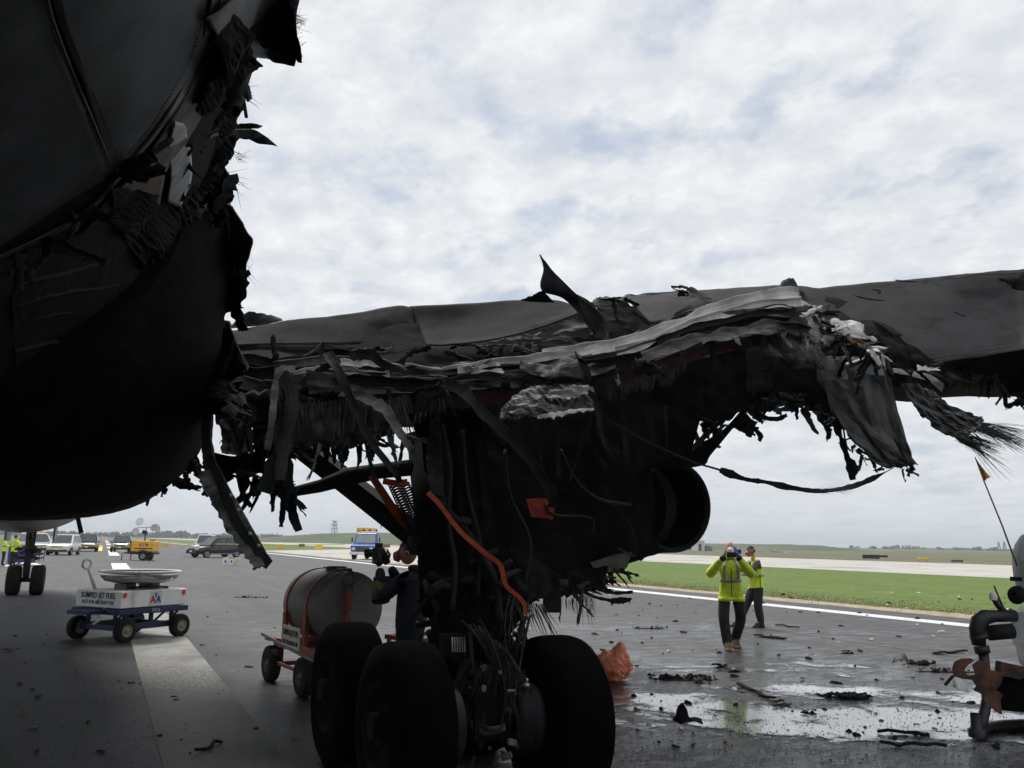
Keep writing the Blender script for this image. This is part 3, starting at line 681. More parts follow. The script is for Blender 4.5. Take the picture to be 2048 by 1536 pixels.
NOSE = MB().loft(nose, 0, True).build('nose_section', MT['alu_nose'], FUS); NOSE['label'] = 'smoke stained bare metal nose section'
# red stripe of the livery, on the nose side
st = MB()
for (z0, z1, mi) in ((2.75, 2.95, 0), (2.98, 3.12, 1)):
    vs = []
    for y, k, zc, kb in ((14, 1, FZ, 1), (20, 1, 4.82, 1.01), (25, .99, 4.78, 1.02), (27, .96, 4.75, .99)):
        for z in (z0, z1):
            q = (z - zc) / (FB * kb); x = FX + FA * k * math.sqrt(max(0, 1 - q * q)) + .012; vs.append((x, y, z))
    st.add(vs, [(0, 2, 3, 1), (2, 4, 5, 3), (4, 6, 7, 5)], mi)
st.build('livery_stripe', [mat('livery red', (.3, .05, .04), (.4, .07, .05), 4, .5), MT['alu_nose']], FUS)
# wing to body fairing
fr = []
for y, a, b, zc, ex in ((5.0, 2.2, 1.2, 3.7, 2.4), (6.2, 2.6, 1.6, 3.66, 3.2), (8, 2.76, 1.72, 3.6, 4.2), (11, 2.78, 1.72, 3.62, 4.2), (14, 2.6, 1.6, 3.62, 3.4), (17, 2.2, 1.4, 3.6, 2.4), (19, 1.6, 1.0, 3.4, 2.2)):
    fr.append(fus_ring(y, a, b, FX, zc, 48, ex))
MB().loft(fr, 0, True).build('wing_fairing', MT['soot_belly'], FUS)
# grey skin panels high on the side, each with its own lifted edge
def on_fus(name, left, right, m, off, **kw):
    k = kw.pop('k', 8); rows = []
    for j in range(k + 1):
        t = j / k
        def ev(pl):
            return cr([Vector((a, b, 0)) for a, b in pl], t)
        a, b = ev(left), ev(right)
        rows.append([hit(a.x + (b.x - a.x) * s, a.y + (b.y - a.y) * s, off) for s in (0, .25, .5, .75, 1)])
    return sheet(name, rows, m, FUS, **kw)
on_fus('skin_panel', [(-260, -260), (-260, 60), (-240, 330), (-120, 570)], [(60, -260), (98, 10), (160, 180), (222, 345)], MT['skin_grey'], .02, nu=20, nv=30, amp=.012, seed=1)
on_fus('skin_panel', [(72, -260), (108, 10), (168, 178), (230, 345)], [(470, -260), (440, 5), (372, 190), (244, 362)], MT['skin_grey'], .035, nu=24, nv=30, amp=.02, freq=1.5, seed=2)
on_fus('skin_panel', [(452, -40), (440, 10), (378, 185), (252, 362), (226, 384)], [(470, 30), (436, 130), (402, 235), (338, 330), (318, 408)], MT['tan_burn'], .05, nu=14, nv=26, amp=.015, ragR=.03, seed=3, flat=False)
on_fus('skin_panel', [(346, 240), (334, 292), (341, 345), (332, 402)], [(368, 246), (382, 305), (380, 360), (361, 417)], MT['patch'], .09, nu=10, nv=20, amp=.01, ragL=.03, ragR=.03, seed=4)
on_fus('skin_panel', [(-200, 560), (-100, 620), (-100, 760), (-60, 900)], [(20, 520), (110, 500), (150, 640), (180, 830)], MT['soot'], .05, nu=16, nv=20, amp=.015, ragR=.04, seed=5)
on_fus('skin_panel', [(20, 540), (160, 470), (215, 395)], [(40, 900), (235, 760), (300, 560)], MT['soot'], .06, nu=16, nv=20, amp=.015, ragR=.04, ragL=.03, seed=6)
# long lap seam curving down the side
def seam(pts, wd, off=.045, m=MT['skin_grey']):
    vs = []; n = 40
    for i in range(n + 1):
        c = cr([Vector((a, b, 0)) for a, b in pts], i / n); c2 = cr([Vector((a, b, 0)) for a, b in pts], min(1, i / n + .01))
        d = (c2 - c) if i < n else d
        d = d.normalized() if d.length > 0 else Vector((1, 0, 0)); nn = Vector((-d.y, d.x, 0)) * wd / 2
        vs += [hit(c.x - nn.x, c.y - nn.y, off), hit(c.x + nn.x, c.y + nn.y, off)]
    o = MB().add(vs, [(2 * i, 2 * i + 1, 2 * i + 3, 2 * i + 2) for i in range(n)], 0, True).build('lap_seam', m, FUS, fix=False)
    sm = o.modifiers.new('thickness', 'SOLIDIFY'); sm.thickness = .006
seam([(432, -30), (398, 110), (330, 240), (268, 318), (180, 420), (100, 470), (-20, 526)], 8)
seam([(90, -40), (104, 30), (140, 130), (190, 250), (228, 345)], 5)
# hanging torn plates on the wing root side
sheet('torn_plate', [[(222, 376, -.12), (300, 388, -.14), (372, 412, -.16), (432, 446, 5.9), (476, 472, 5.9)], [(248, 470, -.16), (320, 480, -.18), (390, 500, 5.9), (450, 510, 5.9), (482, 530, 5.9)], [(300, 560, -.18), (350, 580, 6.2), (405, 590, 6.1), (450, 600, 6.1), (490, 596, 6.1)], [(318, 610, -.18), (360, 625, 6.3), (405, 628, 6.3), (446, 632, 6.3), (470, 618, 6.2)]], MT['soot_deep'], FUS, 40, 24, .06, 2.5, rag=.16, ragR=.06, rf=16, seed=11)
sheet('torn_plate', [[(432, 402, 6.0), (446, 402, 6.0), (462, 412, 6.0)], [(440, 440, 6.0), (470, 440, 6.0), (492, 462, 6.0)], [(462, 500, 6.0), (484, 496, 6.0), (501, 490, 6.0)], [(480, 545, 6.0), (484, 540, 6.0), (487, 545, 6.0)]], MT['tan_burn'], FUS, 14, 18, .03, 4, seed=12, rag=.03, label='curled brown edge of fuselage skin')
sheet('torn_plate', [[(404, 32, 3.5), (470, -10, 3.35), (540, -40, 3.2), (600, -40, 3.1)], [(424, 64, 3.55), (480, 58, 3.4), (540, 50, 3.3), (594, 40, 3.2)], [(446, 88, 3.6), (500, 96, 3.5), (548, 94, 3.4), (592, 92, 3.3)], [(470, 104, 3.65), (510, 118, 3.6), (552, 127, 3.5), (587, 133, 3.4)]], MT['skin_grey'], FUS, 26, 18, .03, 3, seed=13, label='curled grey sheet of skin jutting at the top')
sheet('torn_plate', [[(500, 60, 3.3), (540, 30, 3.2), (565, -30, 3.1), (598, -30, 3.05)], [(505, 72, 3.3), (545, 80, 3.25), (575, 75, 3.2), (593, 70, 3.1)], [(520, 96, 3.35), (548, 105, 3.3), (575, 115, 3.25), (588, 128, 3.2)]], MT['soot_deep'], FUS, 24, 16, .05, 5, rag=.02, ragL=.1, ragR=.03, seed=14)
strands('frayed_fibre', [(500, 60, 3.25), (548, 40, 3.2), (570, 20, 3.1)], MT['fibre_dark'], FUS, 90, .12, .7, .0012, .2, 21, Vector((-.5, -.3, -.1)))
strands('frayed_fibre', [(575, 0, 3.1), (586, 40, 3.1), (590, 90, 3.15)], MT['fibre_dark'], FUS, 60, .1, .5, .001, -.4, 22, Vector((.8, .1, .3)))
# burnt frames behind the torn skin: a deep ragged strip up the side
sheet('torn_plate', [[(430, 40, 3.8), (470, 30, 3.75), (505, 110, 3.7)], [(400, 150, 4.1), (440, 170, 4.1), (474, 160, 4.05)], [(376, 260, 4.5), (430, 260, 4.5), (470, 262, 4.45)], [(370, 350, 5.0), (420, 350, 5.0), (452, 350, 4.95)], [(350, 430, 5.5), (400, 440, 5.5), (440, 446, 5.5)]], MT['soot_deep'], FUS, 20, 40, .08, 4, ragR=.07, ragL=.05, rf=14, seed=15)
sheet('torn_plate', [[(455, 95, 3.7), (490, 118, 3.7), (528, 134, 3.65)], [(460, 120, 3.75), (485, 138, 3.75), (505, 146, 3.7)], [(458, 190, 3.9), (468, 190, 3.9), (478, 180, 3.9)]], MT['soot_deep'], FUS, 16, 24, .04, 6, ragR=.05, rag=.05, rf=12, seed=16)
sheet('torn_plate', [[(398, 380, 5.2), (420, 350, 5.1), (446, 330, 5.0)], [(405, 420, 5.4), (425, 400, 5.3), (446, 385, 5.2)], [(405, 460, 5.7), (425, 450, 5.6), (445, 440, 5.5)]], MT['ash_grey'], FUS, 12, 20, .04, 6, ragR=.05, ragL=.06, seed=17)
# leaf shaped flap sticking out to the sky
sheet('torn_plate', [[(415, 272, 4.5), (470, 250, 4.4), (505, 247, 4.35), (524, 250, 4.3)], [(416, 275, 4.5), (470, 262, 4.4), (500, 258, 4.35), (516, 254, 4.3)]], MT['char'], FUS, 24, 6, .02, 5, seed=18)
sheet('torn_plate', [[(440, 268, 4.45), (500, 258, 4.35), (530, 272, 4.3), (554, 292, 4.25)], [(446, 272, 4.45), (490, 278, 4.35), (520, 288, 4.3), (553, 292, 4.25)]], MT['char'], FUS, 24, 8, .02, 5, seed=19)
for sd_, r0, dv in ((31, [(470, 305, 4.6), (478, 325, 4.6)], Vector((.5, .1, .05))), (32, [(448, 350, 4.9), (460, 370, 5)], Vector((.5, 0, -.3))), (33, [(470, 180, 4.1), (480, 190, 4.1)], Vector((.5, .1, .2))), (34, [(488, 505, 6), (490, 590, 6.1)], Vector((.6, 0, -.35)))):
    strands('frayed_fibre', r0, MT['fibre_dark'], FUS, 18, .22, .35, .0016, .3, sd_, dv)
ribbon('torn_strip', [(468, 185, 4.0), (484, 180, 4.0), (488, 205, 4.0), (493, 236, 4.05)], .018, MT['soot'], FUS, seed=4)
strands('frayed_fibre', [(330, 610, 6.3), (400, 625, 6.3), (470, 612, 6.25)], MT['fibre_dark'], FUS, 260, .2, .16, .004, .5, 35)
# plates at the wing root
sheet('root_plate', [[(352, 602, 6.9), (384, 610, 6.9), (412, 628, 6.9)], [(368, 660, 6.9), (390, 665, 6.9), (408, 672, 6.9)], [(398, 760, 6.9), (402, 745, 6.9), (404, 720, 6.9)]], MT['skin_grey'], FUS, 12, 14, .03, 3, rag=.04, seed=41)
sheet('root_plate', [[(424, 636, 6.8), (440, 640, 6.8), (456, 640, 6.75)], [(414, 700, 6.8), (446, 690, 6.75), (476, 690, 6.7)], [(428, 742, 6.7), (460, 750, 6.65), (496, 738, 6.6)], [(436, 762, 6.65), (462, 758, 6.6), (490, 742, 6.6)]], MT['wing_grey'], FUS, 16, 18, .03, 3, ragL=.05, rag=.04, seed=42, label='pale scorched plate at the wing root')
sheet('root_plate', [[(300, 640, 6.9), (340, 680, 7), (380, 760, 7)], [(320, 740, 6.9), (360, 780, 6.9), (470, 790, 6.7)], [(400, 790, 6.9), (440, 800, 6.8), (500, 815, 6.6)], [(402, 860, 6.9), (420, 830, 6.8), (500, 835, 6.6)]], MT['soot_deep'], FUS, 20, 18, .06, 3, rag=.06, seed=43)
# scuffs and little tears on the belly
for sd_, pts, wd in ((51, [(228, 820), (262, 826), (292, 832)], .02), (52, [(290, 828), (315, 860), (340, 884)], .03), (53, [(302, 886), (325, 880), (338, 876)], .02), (54, [(195, 930), (206, 948)], .01), (55, [(205, 940), (218, 934)], .015), (56, [(140, 730), (182, 744)], .02), (57, [(180, 745), (190, 760)], .02)):
    ribbon('skin_tear', [hit(a, b, .06) for a, b in pts], wd, MT['ash_grey'], FUS, 12, .4, seed=sd_, wob=.5, thick=.003)
ribbon('belly_flap', [(345, 960, 9.0), (354, 962, 9.0), (356, 972, 9.0)], .06, MT['soot'], FUS, 8, seed=61)

# ---------------------------------------------------------------- wing
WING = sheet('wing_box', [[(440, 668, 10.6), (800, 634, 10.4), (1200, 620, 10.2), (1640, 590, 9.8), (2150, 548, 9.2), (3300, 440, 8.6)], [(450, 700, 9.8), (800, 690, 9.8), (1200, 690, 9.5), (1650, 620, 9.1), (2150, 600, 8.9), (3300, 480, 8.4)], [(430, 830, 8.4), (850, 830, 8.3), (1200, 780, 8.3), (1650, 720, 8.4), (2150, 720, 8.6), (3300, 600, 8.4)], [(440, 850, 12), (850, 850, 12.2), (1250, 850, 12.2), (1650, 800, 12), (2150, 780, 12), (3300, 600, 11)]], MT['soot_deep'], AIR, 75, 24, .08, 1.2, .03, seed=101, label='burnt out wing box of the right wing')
# dark ribs and stringers inside the wing gap
sheet('wing_skin', [[(452, 664, 10.2), (560, 644, 10.1), (700, 628, 10), (806, 612, 9.9), (838, 640, 9.8)], [(458, 672, 10.0), (560, 662, 9.9), (700, 650, 9.8), (800, 640, 9.7), (842, 655, 9.7)], [(464, 690, 9.7), (600, 688, 9.6), (720, 690, 9.5), (850, 688, 9.5)][:4] + [(855, 690, 9.5)]], MT['wing_grey'], WING, 36, 14, .018, 1.8, rag=.03, seed=102)
sheet('wing_skin', [[(470, 640, 10.3), (490, 626, 10.3), (520, 624, 10.3), (560, 640, 10.3)], [(456, 656, 10.2), (490, 652, 10.2), (530, 650, 10.2), (566, 644, 10.2)]], MT['soot'], WING, 20, 8, .03, 3, ragtop=.05, seed=103)
sheet('wing_skin', [[(818, 614, 9.9), (900, 609, 9.9), (1040, 601, 9.9), (1120, 603, 9.8), (1172, 622, 9.6)], [(832, 645, 9.7), (920, 640, 9.7), (1040, 630, 9.6), (1120, 628, 9.5), (1160, 624, 9.4)], [(845, 675, 9.4), (900, 676, 9.4), (1000, 666, 9.3), (1090, 645, 9.3), (1150, 626, 9.3)], [(852, 690, 9.2), (900, 690, 9.2), (1000, 676, 9.15), (1090, 652, 9.2), (1158, 626, 9.25)]], MT['wing_grey'], WING, 44, 26, .014, 1.6, .012, seed=104, label='large grey wing panel behind the upright spike')
sheet('wing_skin', [[(905, 694, 9.1), (1000, 682, 9.1), (1090, 660, 9.1), (1160, 628, 9.15)], [(960, 692, 9.0), (1040, 684, 9.0), (1120, 676, 9.0), (1180, 660, 9.0)], [(1000, 694, 8.9), (1080, 690, 8.9), (1150, 690, 8.9), (1215, 686, 8.9)]], MT['char'], WING, 30, 14, .04, 3, fold=.08, seed=105)
# dark box behind the panel's drop, left side
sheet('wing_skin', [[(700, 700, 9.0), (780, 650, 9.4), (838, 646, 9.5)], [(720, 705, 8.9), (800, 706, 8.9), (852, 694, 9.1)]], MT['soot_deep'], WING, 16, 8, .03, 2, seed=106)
sheet('wing_spike', [[(1080, 508, 9.0), (1081, 510, 9.0), (1082, 512, 9.0)], [(1087, 538, 9.05), (1096, 540, 9.0), (1108, 543, 8.95)], [(1084, 580, 9.1), (1112, 582, 9.0), (1150, 586, 8.9)], [(1130, 600, 9.1), (1160, 604, 9.0), (1180, 610, 8.85)], [(1176, 650, 8.9), (1194, 645, 8.85), (1206, 632, 8.75)], [(1190, 676, 8.8), (1204, 678, 8.75), (1214, 672, 8.7)]], MT['char'], WING, 16, 40, .02, 3, .01, seed=107, label='tall spike of torn skin standing above the wing')
sheet('wing_skin', [[(1040, 600, 9.5), (1060, 590, 9.3), (1085, 582, 9.15)], [(1060, 604, 9.4), (1090, 604, 9.3), (1110, 604, 9.2)]], MT['soot'], WING, 10, 5, .02, 4, ragtop=.04, seed=108)
sheet('wing_skin', [[(1152, 588, 8.95), (1175, 600, 8.9), (1192, 615, 8.85)], [(1166, 630, 8.9), (1188, 636, 8.85), (1202, 640, 8.8)], [(1186, 668, 8.8), (1202, 674, 8.75), (1213, 672, 8.7)]], MT['wing_grey'], WING, 12, 18, .02, 3, .01, seed=109)
sheet('wing_skin', [[(1180, 604, 9.8), (1215, 606, 9.8), (1250, 600, 9.8)], [(1210, 640, 9.4), (1250, 640, 9.4), (1290, 640, 9.3)], [(1220, 690, 9.0), (1260, 686, 9.0), (1310, 668, 8.9)]], MT['soot_deep'], WING, 14, 14, .06, 3, seed=110)
sheet('wing_skin', [[(1185, 602, 9.7), (1200, 594, 9.7), (1240, 592, 9.7), (1260, 588, 9.7)], [(1190, 612, 9.6), (1215, 612, 9.6), (1240, 606, 9.6), (1262, 598, 9.6)]], MT['char'], WING, 16, 6, .03, 4, ragtop=.05, seed=111)
# scorched top skin running outboard
sheet('wing_skin', [[(1248, 592, 9.9), (1380, 582, 9.8), (1480, 576, 9.7), (1580, 572, 9.6), (1650, 580, 9.5)], [(1268, 612, 9.5), (1380, 604, 9.4), (1480, 598, 9.3), (1570, 592, 9.2), (1660, 600, 9.2)], [(1302, 646, 9.0), (1360, 640, 9.0), (1440, 630, 8.95), (1560, 615, 8.9), (1680, 625, 8.9)]], MT['wing_dark'], WING, 36, 18, .018, 2, .012, ragtop=.03, seed=112)
sheet('wing_skin', [[(1250, 590, 9.95), (1300, 585, 9.9), (1380, 579, 9.9), (1400, 582, 9.9)], [(1250, 594, 9.9), (1300, 590, 9.85), (1370, 586, 9.8), (1410, 584, 9.8)]], MT['soot'], WING, 20, 4, .02, 6, ragtop=.05, rf=30, seed=113)
sheet('wing_skin', [[(1560, 572, 9.3), (1570, 558, 9.3), (1588, 558, 9.25), (1600, 578, 9.2)], [(1562, 582, 9.2), (1575, 580, 9.2), (1590, 582, 9.2), (1602, 586, 9.15)]], MT['char'], WING, 14, 8, .02, 6, ragtop=.03, rf=22, seed=114, label='small curled knob of skin on the wing ridge')
sheet('wing_skin', [[(1370, 582, 9.4), (1378, 575, 9.4), (1395, 578, 9.4), (1412, 590, 9.4)], [(1372, 596, 9.2), (1388, 592, 9.2), (1404, 596, 9.2), (1430, 604, 9.2)]], MT['char'], WING, 12, 8, .03, 6, ragtop=.05, seed=115)
OUT = sheet('wing_skin', [[(1590, 582, 9.6), (1700, 570, 9.4), (1850, 556, 9.2), (2000, 544, 9.0), (2200, 528, 8.7), (3300, 430, 8.0)], [(1660, 612, 9.1), (1760, 606, 8.95), (1880, 596, 8.8), (2010, 590, 8.65), (2200, 576, 8.4), (3300, 470, 7.8)], [(1720, 650, 8.6), (1800, 655, 8.5), (1900, 648, 8.4), (2020, 640, 8.3), (2200, 630, 8.1), (3300, 520, 7.6)], [(1800, 690, 8.2), (1840, 706, 8.1), (1930, 700, 8.0), (2030, 688, 7.95), (2200, 664, 7.8), (3300, 556, 7.4)], [(1848, 716, 8.0), (1870, 726, 7.95), (1950, 716, 7.9), (2040, 700, 7.85), (2200, 676, 7.7), (3300, 566, 7.3)]], MT['wing_dark'], WING, 75, 34, .014, 1.4, .014, rag=.02, ragL=.05, seed=116, label='broad sooted outer wing skin at the right')
# thin black crust along the top edge, right
sheet('wing_skin', [[(1880, 556, 8.95), (1950, 546, 8.9), (2020, 541, 8.85), (2120, 532, 8.8)], [(1900, 556, 8.85), (1960, 550, 8.8), (2030, 546, 8.75), (2120, 538, 8.7)]], MT['soot'], WING, 24, 4, .02, 6, seed=117)
sheet('wing_skin', [[(1995, 556, 8.4), (2050, 556, 8.3), (2120, 550, 8.2)], [(2030, 580, 8.3), (2060, 580, 8.2), (2130, 575, 8.1)]], MT['soot_deep'], WING, 12, 6, .03, 4, ragL=.06, seed=118)
# rivet rows on the outer skin
def on_out(px, py, off=.02):
    best = None
    for v in OUT.data.vertices:
        d = (v.co - CAMP); x = d.dot(_R) / d.dot(_fw) * F + CX; y = CY - d.dot(_U) / d.dot(_fw) * F
        q = (x - px) ** 2 + (y - py) ** 2
        if best is None or q < best[0]: best = (q, d.dot(_hf))
    return P(px, py, best[1] - off)
rv = MB()
for (a, b, n_) in (((1760, 585), (1880, 662), 44), ((1768, 584), (1888, 660), 44), ((1870, 575), (1990, 650), 44), ((1878, 574), (1998, 648), 44), ((1862, 722), (2045, 694), 60), ((1862, 714), (2045, 687), 60)):
    for k in range(n_):
        t = k / (n_ - 1); c = on_out(a[0] + (b[0] - a[0]) * t, a[1] + (b[1] - a[1]) * t); rv.box(c, (.005, .005, .005), taper=.6)
ro = rv.build('rivet_row', MT['ash_grey'], WING); ro['kind'] = 'stuff'
for sd_, pts in ((1, [(1790, 560), (1850, 566), (1880, 572)]), (2, [(1700, 590), (1740, 598), (1790, 604)]), (3, [(1820, 612), (1880, 618), (1930, 632)]), (4, [(1735, 578), (1760, 582), (1752, 592)]), (5, [(1960, 680), (2000, 660), (2030, 600)])):
    ribbon('skin_crack', [on_out(a, b, .006) for a, b in pts], .012, MT['soot_deep'], WING, 16, .3, seed=sd_, wob=.8, thick=.002)
# underside of the outer wing
sheet('wing_underside', [[(1846, 718, 8.0), (1900, 726, 7.95), (1980, 712, 7.9), (2060, 700, 7.85), (2200, 676, 7.75), (3300, 568, 7.35)], [(1880, 738, 8.3), (1930, 742, 8.3), (1985, 745, 8.3), (2060, 760, 8.2), (2200, 790, 8.1), (3300, 640, 7.7)], [(1893, 742, 8.6), (1950, 746, 8.6), (1992, 764, 8.5), (2048, 808, 8.3), (2200, 860, 8.2), (3300, 680, 8.0)]], MT['soot_deep'], WING, 46, 14, .05, 2.5, rag=.05, seed=119)
sheet('wing_underside', [[(1745, 640, 8.2), (1800, 672, 8.1), (1850, 712, 8.0), (1878, 726, 7.95)], [(1770, 700, 7.9), (1810, 720, 7.9), (1850, 736, 7.9), (1888, 742, 7.9)], [(1784, 770, 7.9), (1820, 774, 7.9), (1860, 772, 7.9), (1896, 784, 7.9)]], MT['soot_deep'], WING, 20, 18, .05, 3, rag=.05, fold=.06, seed=120)
sheet('ribbed_edge', [[(1786, 736, 7.7), (1820, 740, 7.7), (1860, 750, 7.7), (1888, 768, 7.7)], [(1788, 746, 7.65), (1820, 752, 7.65), (1858, 764, 7.65), (1884, 784, 7.65)]], MT['ash_grey'], WING, 26, 5, .01, 8, seed=121)
ribbon('torn_strip', [(1892, 745, 7.9), (1920, 758, 7.9), (1950, 766, 7.9)], .05, MT['char'], WING, 12, .3, seed=122, taper=.1)
# hanging flap wedge
sheet('hanging_flap', [[(1630, 690, 7.4), (1690, 704, 7.35), (1740, 712, 7.3), (1768, 722, 7.3)], [(1640, 780, 7.3), (1700, 780, 7.2), (1750, 774, 7.2), (1784, 768, 7.2)], [(1680, 856, 7.2), (1730, 852, 7.1), (1772, 846, 7.1), (1802, 838, 7.1)], [(1734, 914, 7.1), (1770, 908, 7.05), (1798, 900, 7.05), (1816, 896, 7.05)], [(1782, 936, 7.1), (1800, 936, 7.05), (1812, 935, 7.05), (1828, 930, 7.05)]], MT['flap_grey'], WING, 15, 16, .09, 3, .02, rag=.05, ragL=.1, an=(2.6, 1.6), flat=True, seed=123, label='drooping wedge of charred flap hanging at the right')
sheet('hanging_flap', [[(1676, 706, 7.25), (1720, 716, 7.2), (1764, 704, 7.15)], [(1690, 735, 7.2), (1724, 742, 7.15), (1766, 740, 7.12)], [(1694, 748, 7.2), (1726, 750, 7.15), (1768, 752, 7.1)]], MT['bluegrey'], WING, 12, 10, .015, 4, ragtop=.02, seed=124, label='blue grey plate atop the drooping flap')
sheet('flap_edge', [[(1756, 690, 7.1), (1762, 696, 7.1), (1768, 704, 7.1)], [(1762, 718, 7.1), (1767, 730, 7.1), (1771, 742, 7.1)]], MT['ash'], WING, 6, 8, .01, 6, ragL=.02, seed=125)
ribbon('torn_strip', [(1650, 800, 7.4), (1672, 850, 7.4), (1690, 900, 7.4), (1706, 960, 7.4)], .05, MT['soot'], WING, 30, .3, seed=126, wob=.7)
sheet('torn_plate', [[(1690, 905, 7.4), (1700, 915, 7.4), (1712, 922, 7.4)], [(1692, 935, 7.4), (1704, 938, 7.4), (1720, 938, 7.4)], [(1702, 962, 7.4), (1706, 955, 7.4), (1714, 950, 7.4)]], MT['soot'], WING, 8, 12, .02, 6, ragR=.04, ragL=.02, seed=127)
ribbon('torn_strip', [(1686, 850, 7.4), (1690, 880, 7.4)], .015, MT['soot'], WING, 8, seed=128)
# pale ash knuckle where the spar broke
sheet('ash_crust', [[(1590, 596, 7.1), (1614, 606, 7.1), (1634, 626, 7.1)], [(1584, 622, 7.0), (1612, 640, 6.95), (1640, 652, 7.0)], [(1604, 660, 7.0), (1630, 676, 6.95), (1652, 684, 7.0)], [(1640, 694, 7.0), (1652, 698, 7.0), (1660, 690, 7.0)]], MT['ash'], WING, 18, 22, .08, 7, rag=.05, ragL=.06, ragR=.04, seed=129)
sheet('ash_crust', [[(1650, 648, 7.05), (1680, 638, 7.0), (1712, 644, 7.0), (1730, 660, 7.0)], [(1640, 672, 6.95), (1676, 666, 6.9), (1708, 668, 6.9), (1726, 678, 6.95)], [(1648, 694, 6.95), (1680, 690, 6.9), (1710, 690, 6.9), (1728, 696, 6.95)]], MT['ash'], WING, 20, 16, .06, 6, ragL=.06, ragtop=.03, seed=130, label='pale ash covered knuckle of the broken spar')
sheet('torn_plate', [[(1640, 694, 6.95), (1690, 690, 6.9), (1726, 680, 6.9), (1734, 690, 6.9)], [(1650, 706, 6.95), (1690, 706, 6.9), (1722, 704, 6.9), (1732, 706, 6.95)], [(1690, 712, 7), (1706, 714, 7), (1716, 722, 7), (1722, 726, 7)]], MT['soot'], WING, 16, 10, .04, 5, rag=.04, seed=131)
ribbon('orange_scorch', [(1700, 686, 6.86), (1712, 682, 6.85), (1720, 684, 6.86)], .03, MT['orange_lamp'], WING, 8, .1, seed=2)
# bushy carbon tail blown to the right
sheet('torn_plate', [[(1800, 770, 7.3), (1836, 770, 7.3), (1868, 790, 7.3)], [(1840, 826, 7.2), (1874, 818, 7.2), (1904, 810, 7.2)], [(1890, 870, 7.1), (1926, 856, 7.1), (1960, 836, 7.1)], [(1930, 880, 7.05), (1946, 866, 7.0), (1972, 852, 7.0)]], MT['fibre_dark'], WING, 22, 34, .03, 6, .01, rag=.06, ragL=.05, ragR=.04, rf=30, seed=132, fold=.05, ff=14, label='frayed carbon sheet hanging at the right edge')
dv = (P(2060, 900, 6.95) - P(1950, 858, 7.0)).normalized()
strands('frayed_fibre', [(1918, 880, 7.0), (1945, 866, 7.0), (1972, 846, 7.0)], MT['fibre_dark'], WING, 230, .62, .16, .0022, .25, 60, dv)
dv2 = (P(2000, 920, 6.95) - P(1930, 870, 7.0)).normalized()
strands('frayed_fibre', [(1905, 870, 7.0), (1940, 880, 7.0)], MT['fibre_dark'], WING, 90, .42, .1, .0024, .3, 61, dv2)
strands('frayed_fibre', [(1890, 850, 7.1), (1908, 866, 7.1)], MT['fibre_dark'], WING, 22, .3, .1, .0015, .3, 62, dv2)
ribbon('torn_strip', [(1820, 785, 7.3), (1838, 815, 7.3), (1850, 835, 7.3)], .05, MT['soot'], WING, 16, .4, seed=133, wob=.6)

# ---- crumpled rear spar ridge across the whole view
RT = [(436, 726, 6.75), (500, 722, 6.72), (560, 724, 6.7), (640, 704, 6.7), (700, 712, 6.7), (770, 720, 6.7), (870, 746, 6.7), (950, 730, 6.7), (1060, 716, 6.7), (1160, 702, 6.75), (1240, 690, 6.8), (1330, 662, 6.85), (1400, 632, 6.9), (1470, 610, 6.95), (1550, 596, 7.0), (1600, 592, 7.05)]
RC = [(430, 790, 6.5), (500, 800, 6.48), (560, 796, 6.45), (640, 790, 6.45), (700, 782, 6.45), (770, 778, 6.45), (870, 776, 6.45), (950, 772, 6.45), (1060, 766, 6.5), (1160, 752, 6.5), (1240, 740, 6.55), (1330, 706, 6.6), (1400, 686, 6.65), (1470, 672, 6.7), (1550, 662, 6.75), (1620, 672, 6.8)]
def lerp3(a, b, t): return tuple(x + (y - x) * t for x, y in zip(a, b))
SPAR = sheet('spar_ridge', [RT, [lerp3(a, b, .45) for a, b in zip(RT, RC)], RC], MT['char'], WING, 120, 14, .12, 3.2, .02, seed=201, an=(7, 3), label='crumpled rear spar ridge across the wing')
SPAR.parent = WING
def ridge_strip(i0, i1, t0, t1, m, seed, lift=.1, amp=.05, rag=.03, fold=.06, name='crumpled_sheet', label=None):
    """one crumpled sheet lying along the ridge between stations i0..i1 (fractions of the ridge)"""
    T = [Vector(a) for a in RT]; C = [Vector(a) for a in RC]; n_ = 7; r0 = []; r1 = []; rm = []
    for k in range(n_):
        s = i0 + (i1 - i0) * k / (n_ - 1); a, b = cr(T, s), cr(C, s)
        wv = noise.noise((s * 9, seed, 0)) * .12
        p0 = a + (b - a) * (t0 + wv); p1 = a + (b - a) * (t1 + wv * .6); pm = (p0 + p1) / 2
        r0.append((p0.x, p0.y, p0.z - lift * .7)); rm.append((pm.x, pm.y, pm.z - lift)); r1.append((p1.x, p1.y, p1.z - lift * .8))
    return sheet(name, [r0, rm, r1], m, WING, int(14 + 90 * (i1 - i0)), 9, amp * 1.15, 5, .006, rag=rag * .6, ragtop=rag * .6, ragL=.05, ragR=.05, seed=seed, an=(1 + 5 * (i1 - i0), 2.2), flat=True, label=label)
ridge_strip(.78, 1.0, -.15, .28, MT['ash'], 210, .14, .06, label='pale ash coated tube along the ridge')
ridge_strip(.72, .98, .2, .5, MT['ash'], 211, .2, .05)
ridge_strip(.62, .86, .0, .32, MT['ash'], 212, .12, .05)
ridge_strip(.52, .66, -.05, .25, MT['ash'], 213, .1, .05)
ridge_strip(.36, .5, -.02, .3, MT['ash'], 214, .08, .06, fold=.1)
ridge_strip(.4, .47, .05, .2, MT['ash'], 215, .12, .04)
ridge_strip(.14, .3, .2, .5, MT['ash_grey'], 216, .12, .05)
ridge_strip(.2, .36, .45, .75, MT['ash_grey'], 217, .13, .05)
ridge_strip(.0, .16, .1, .5, MT['ash_grey'], 218, .1, .06)
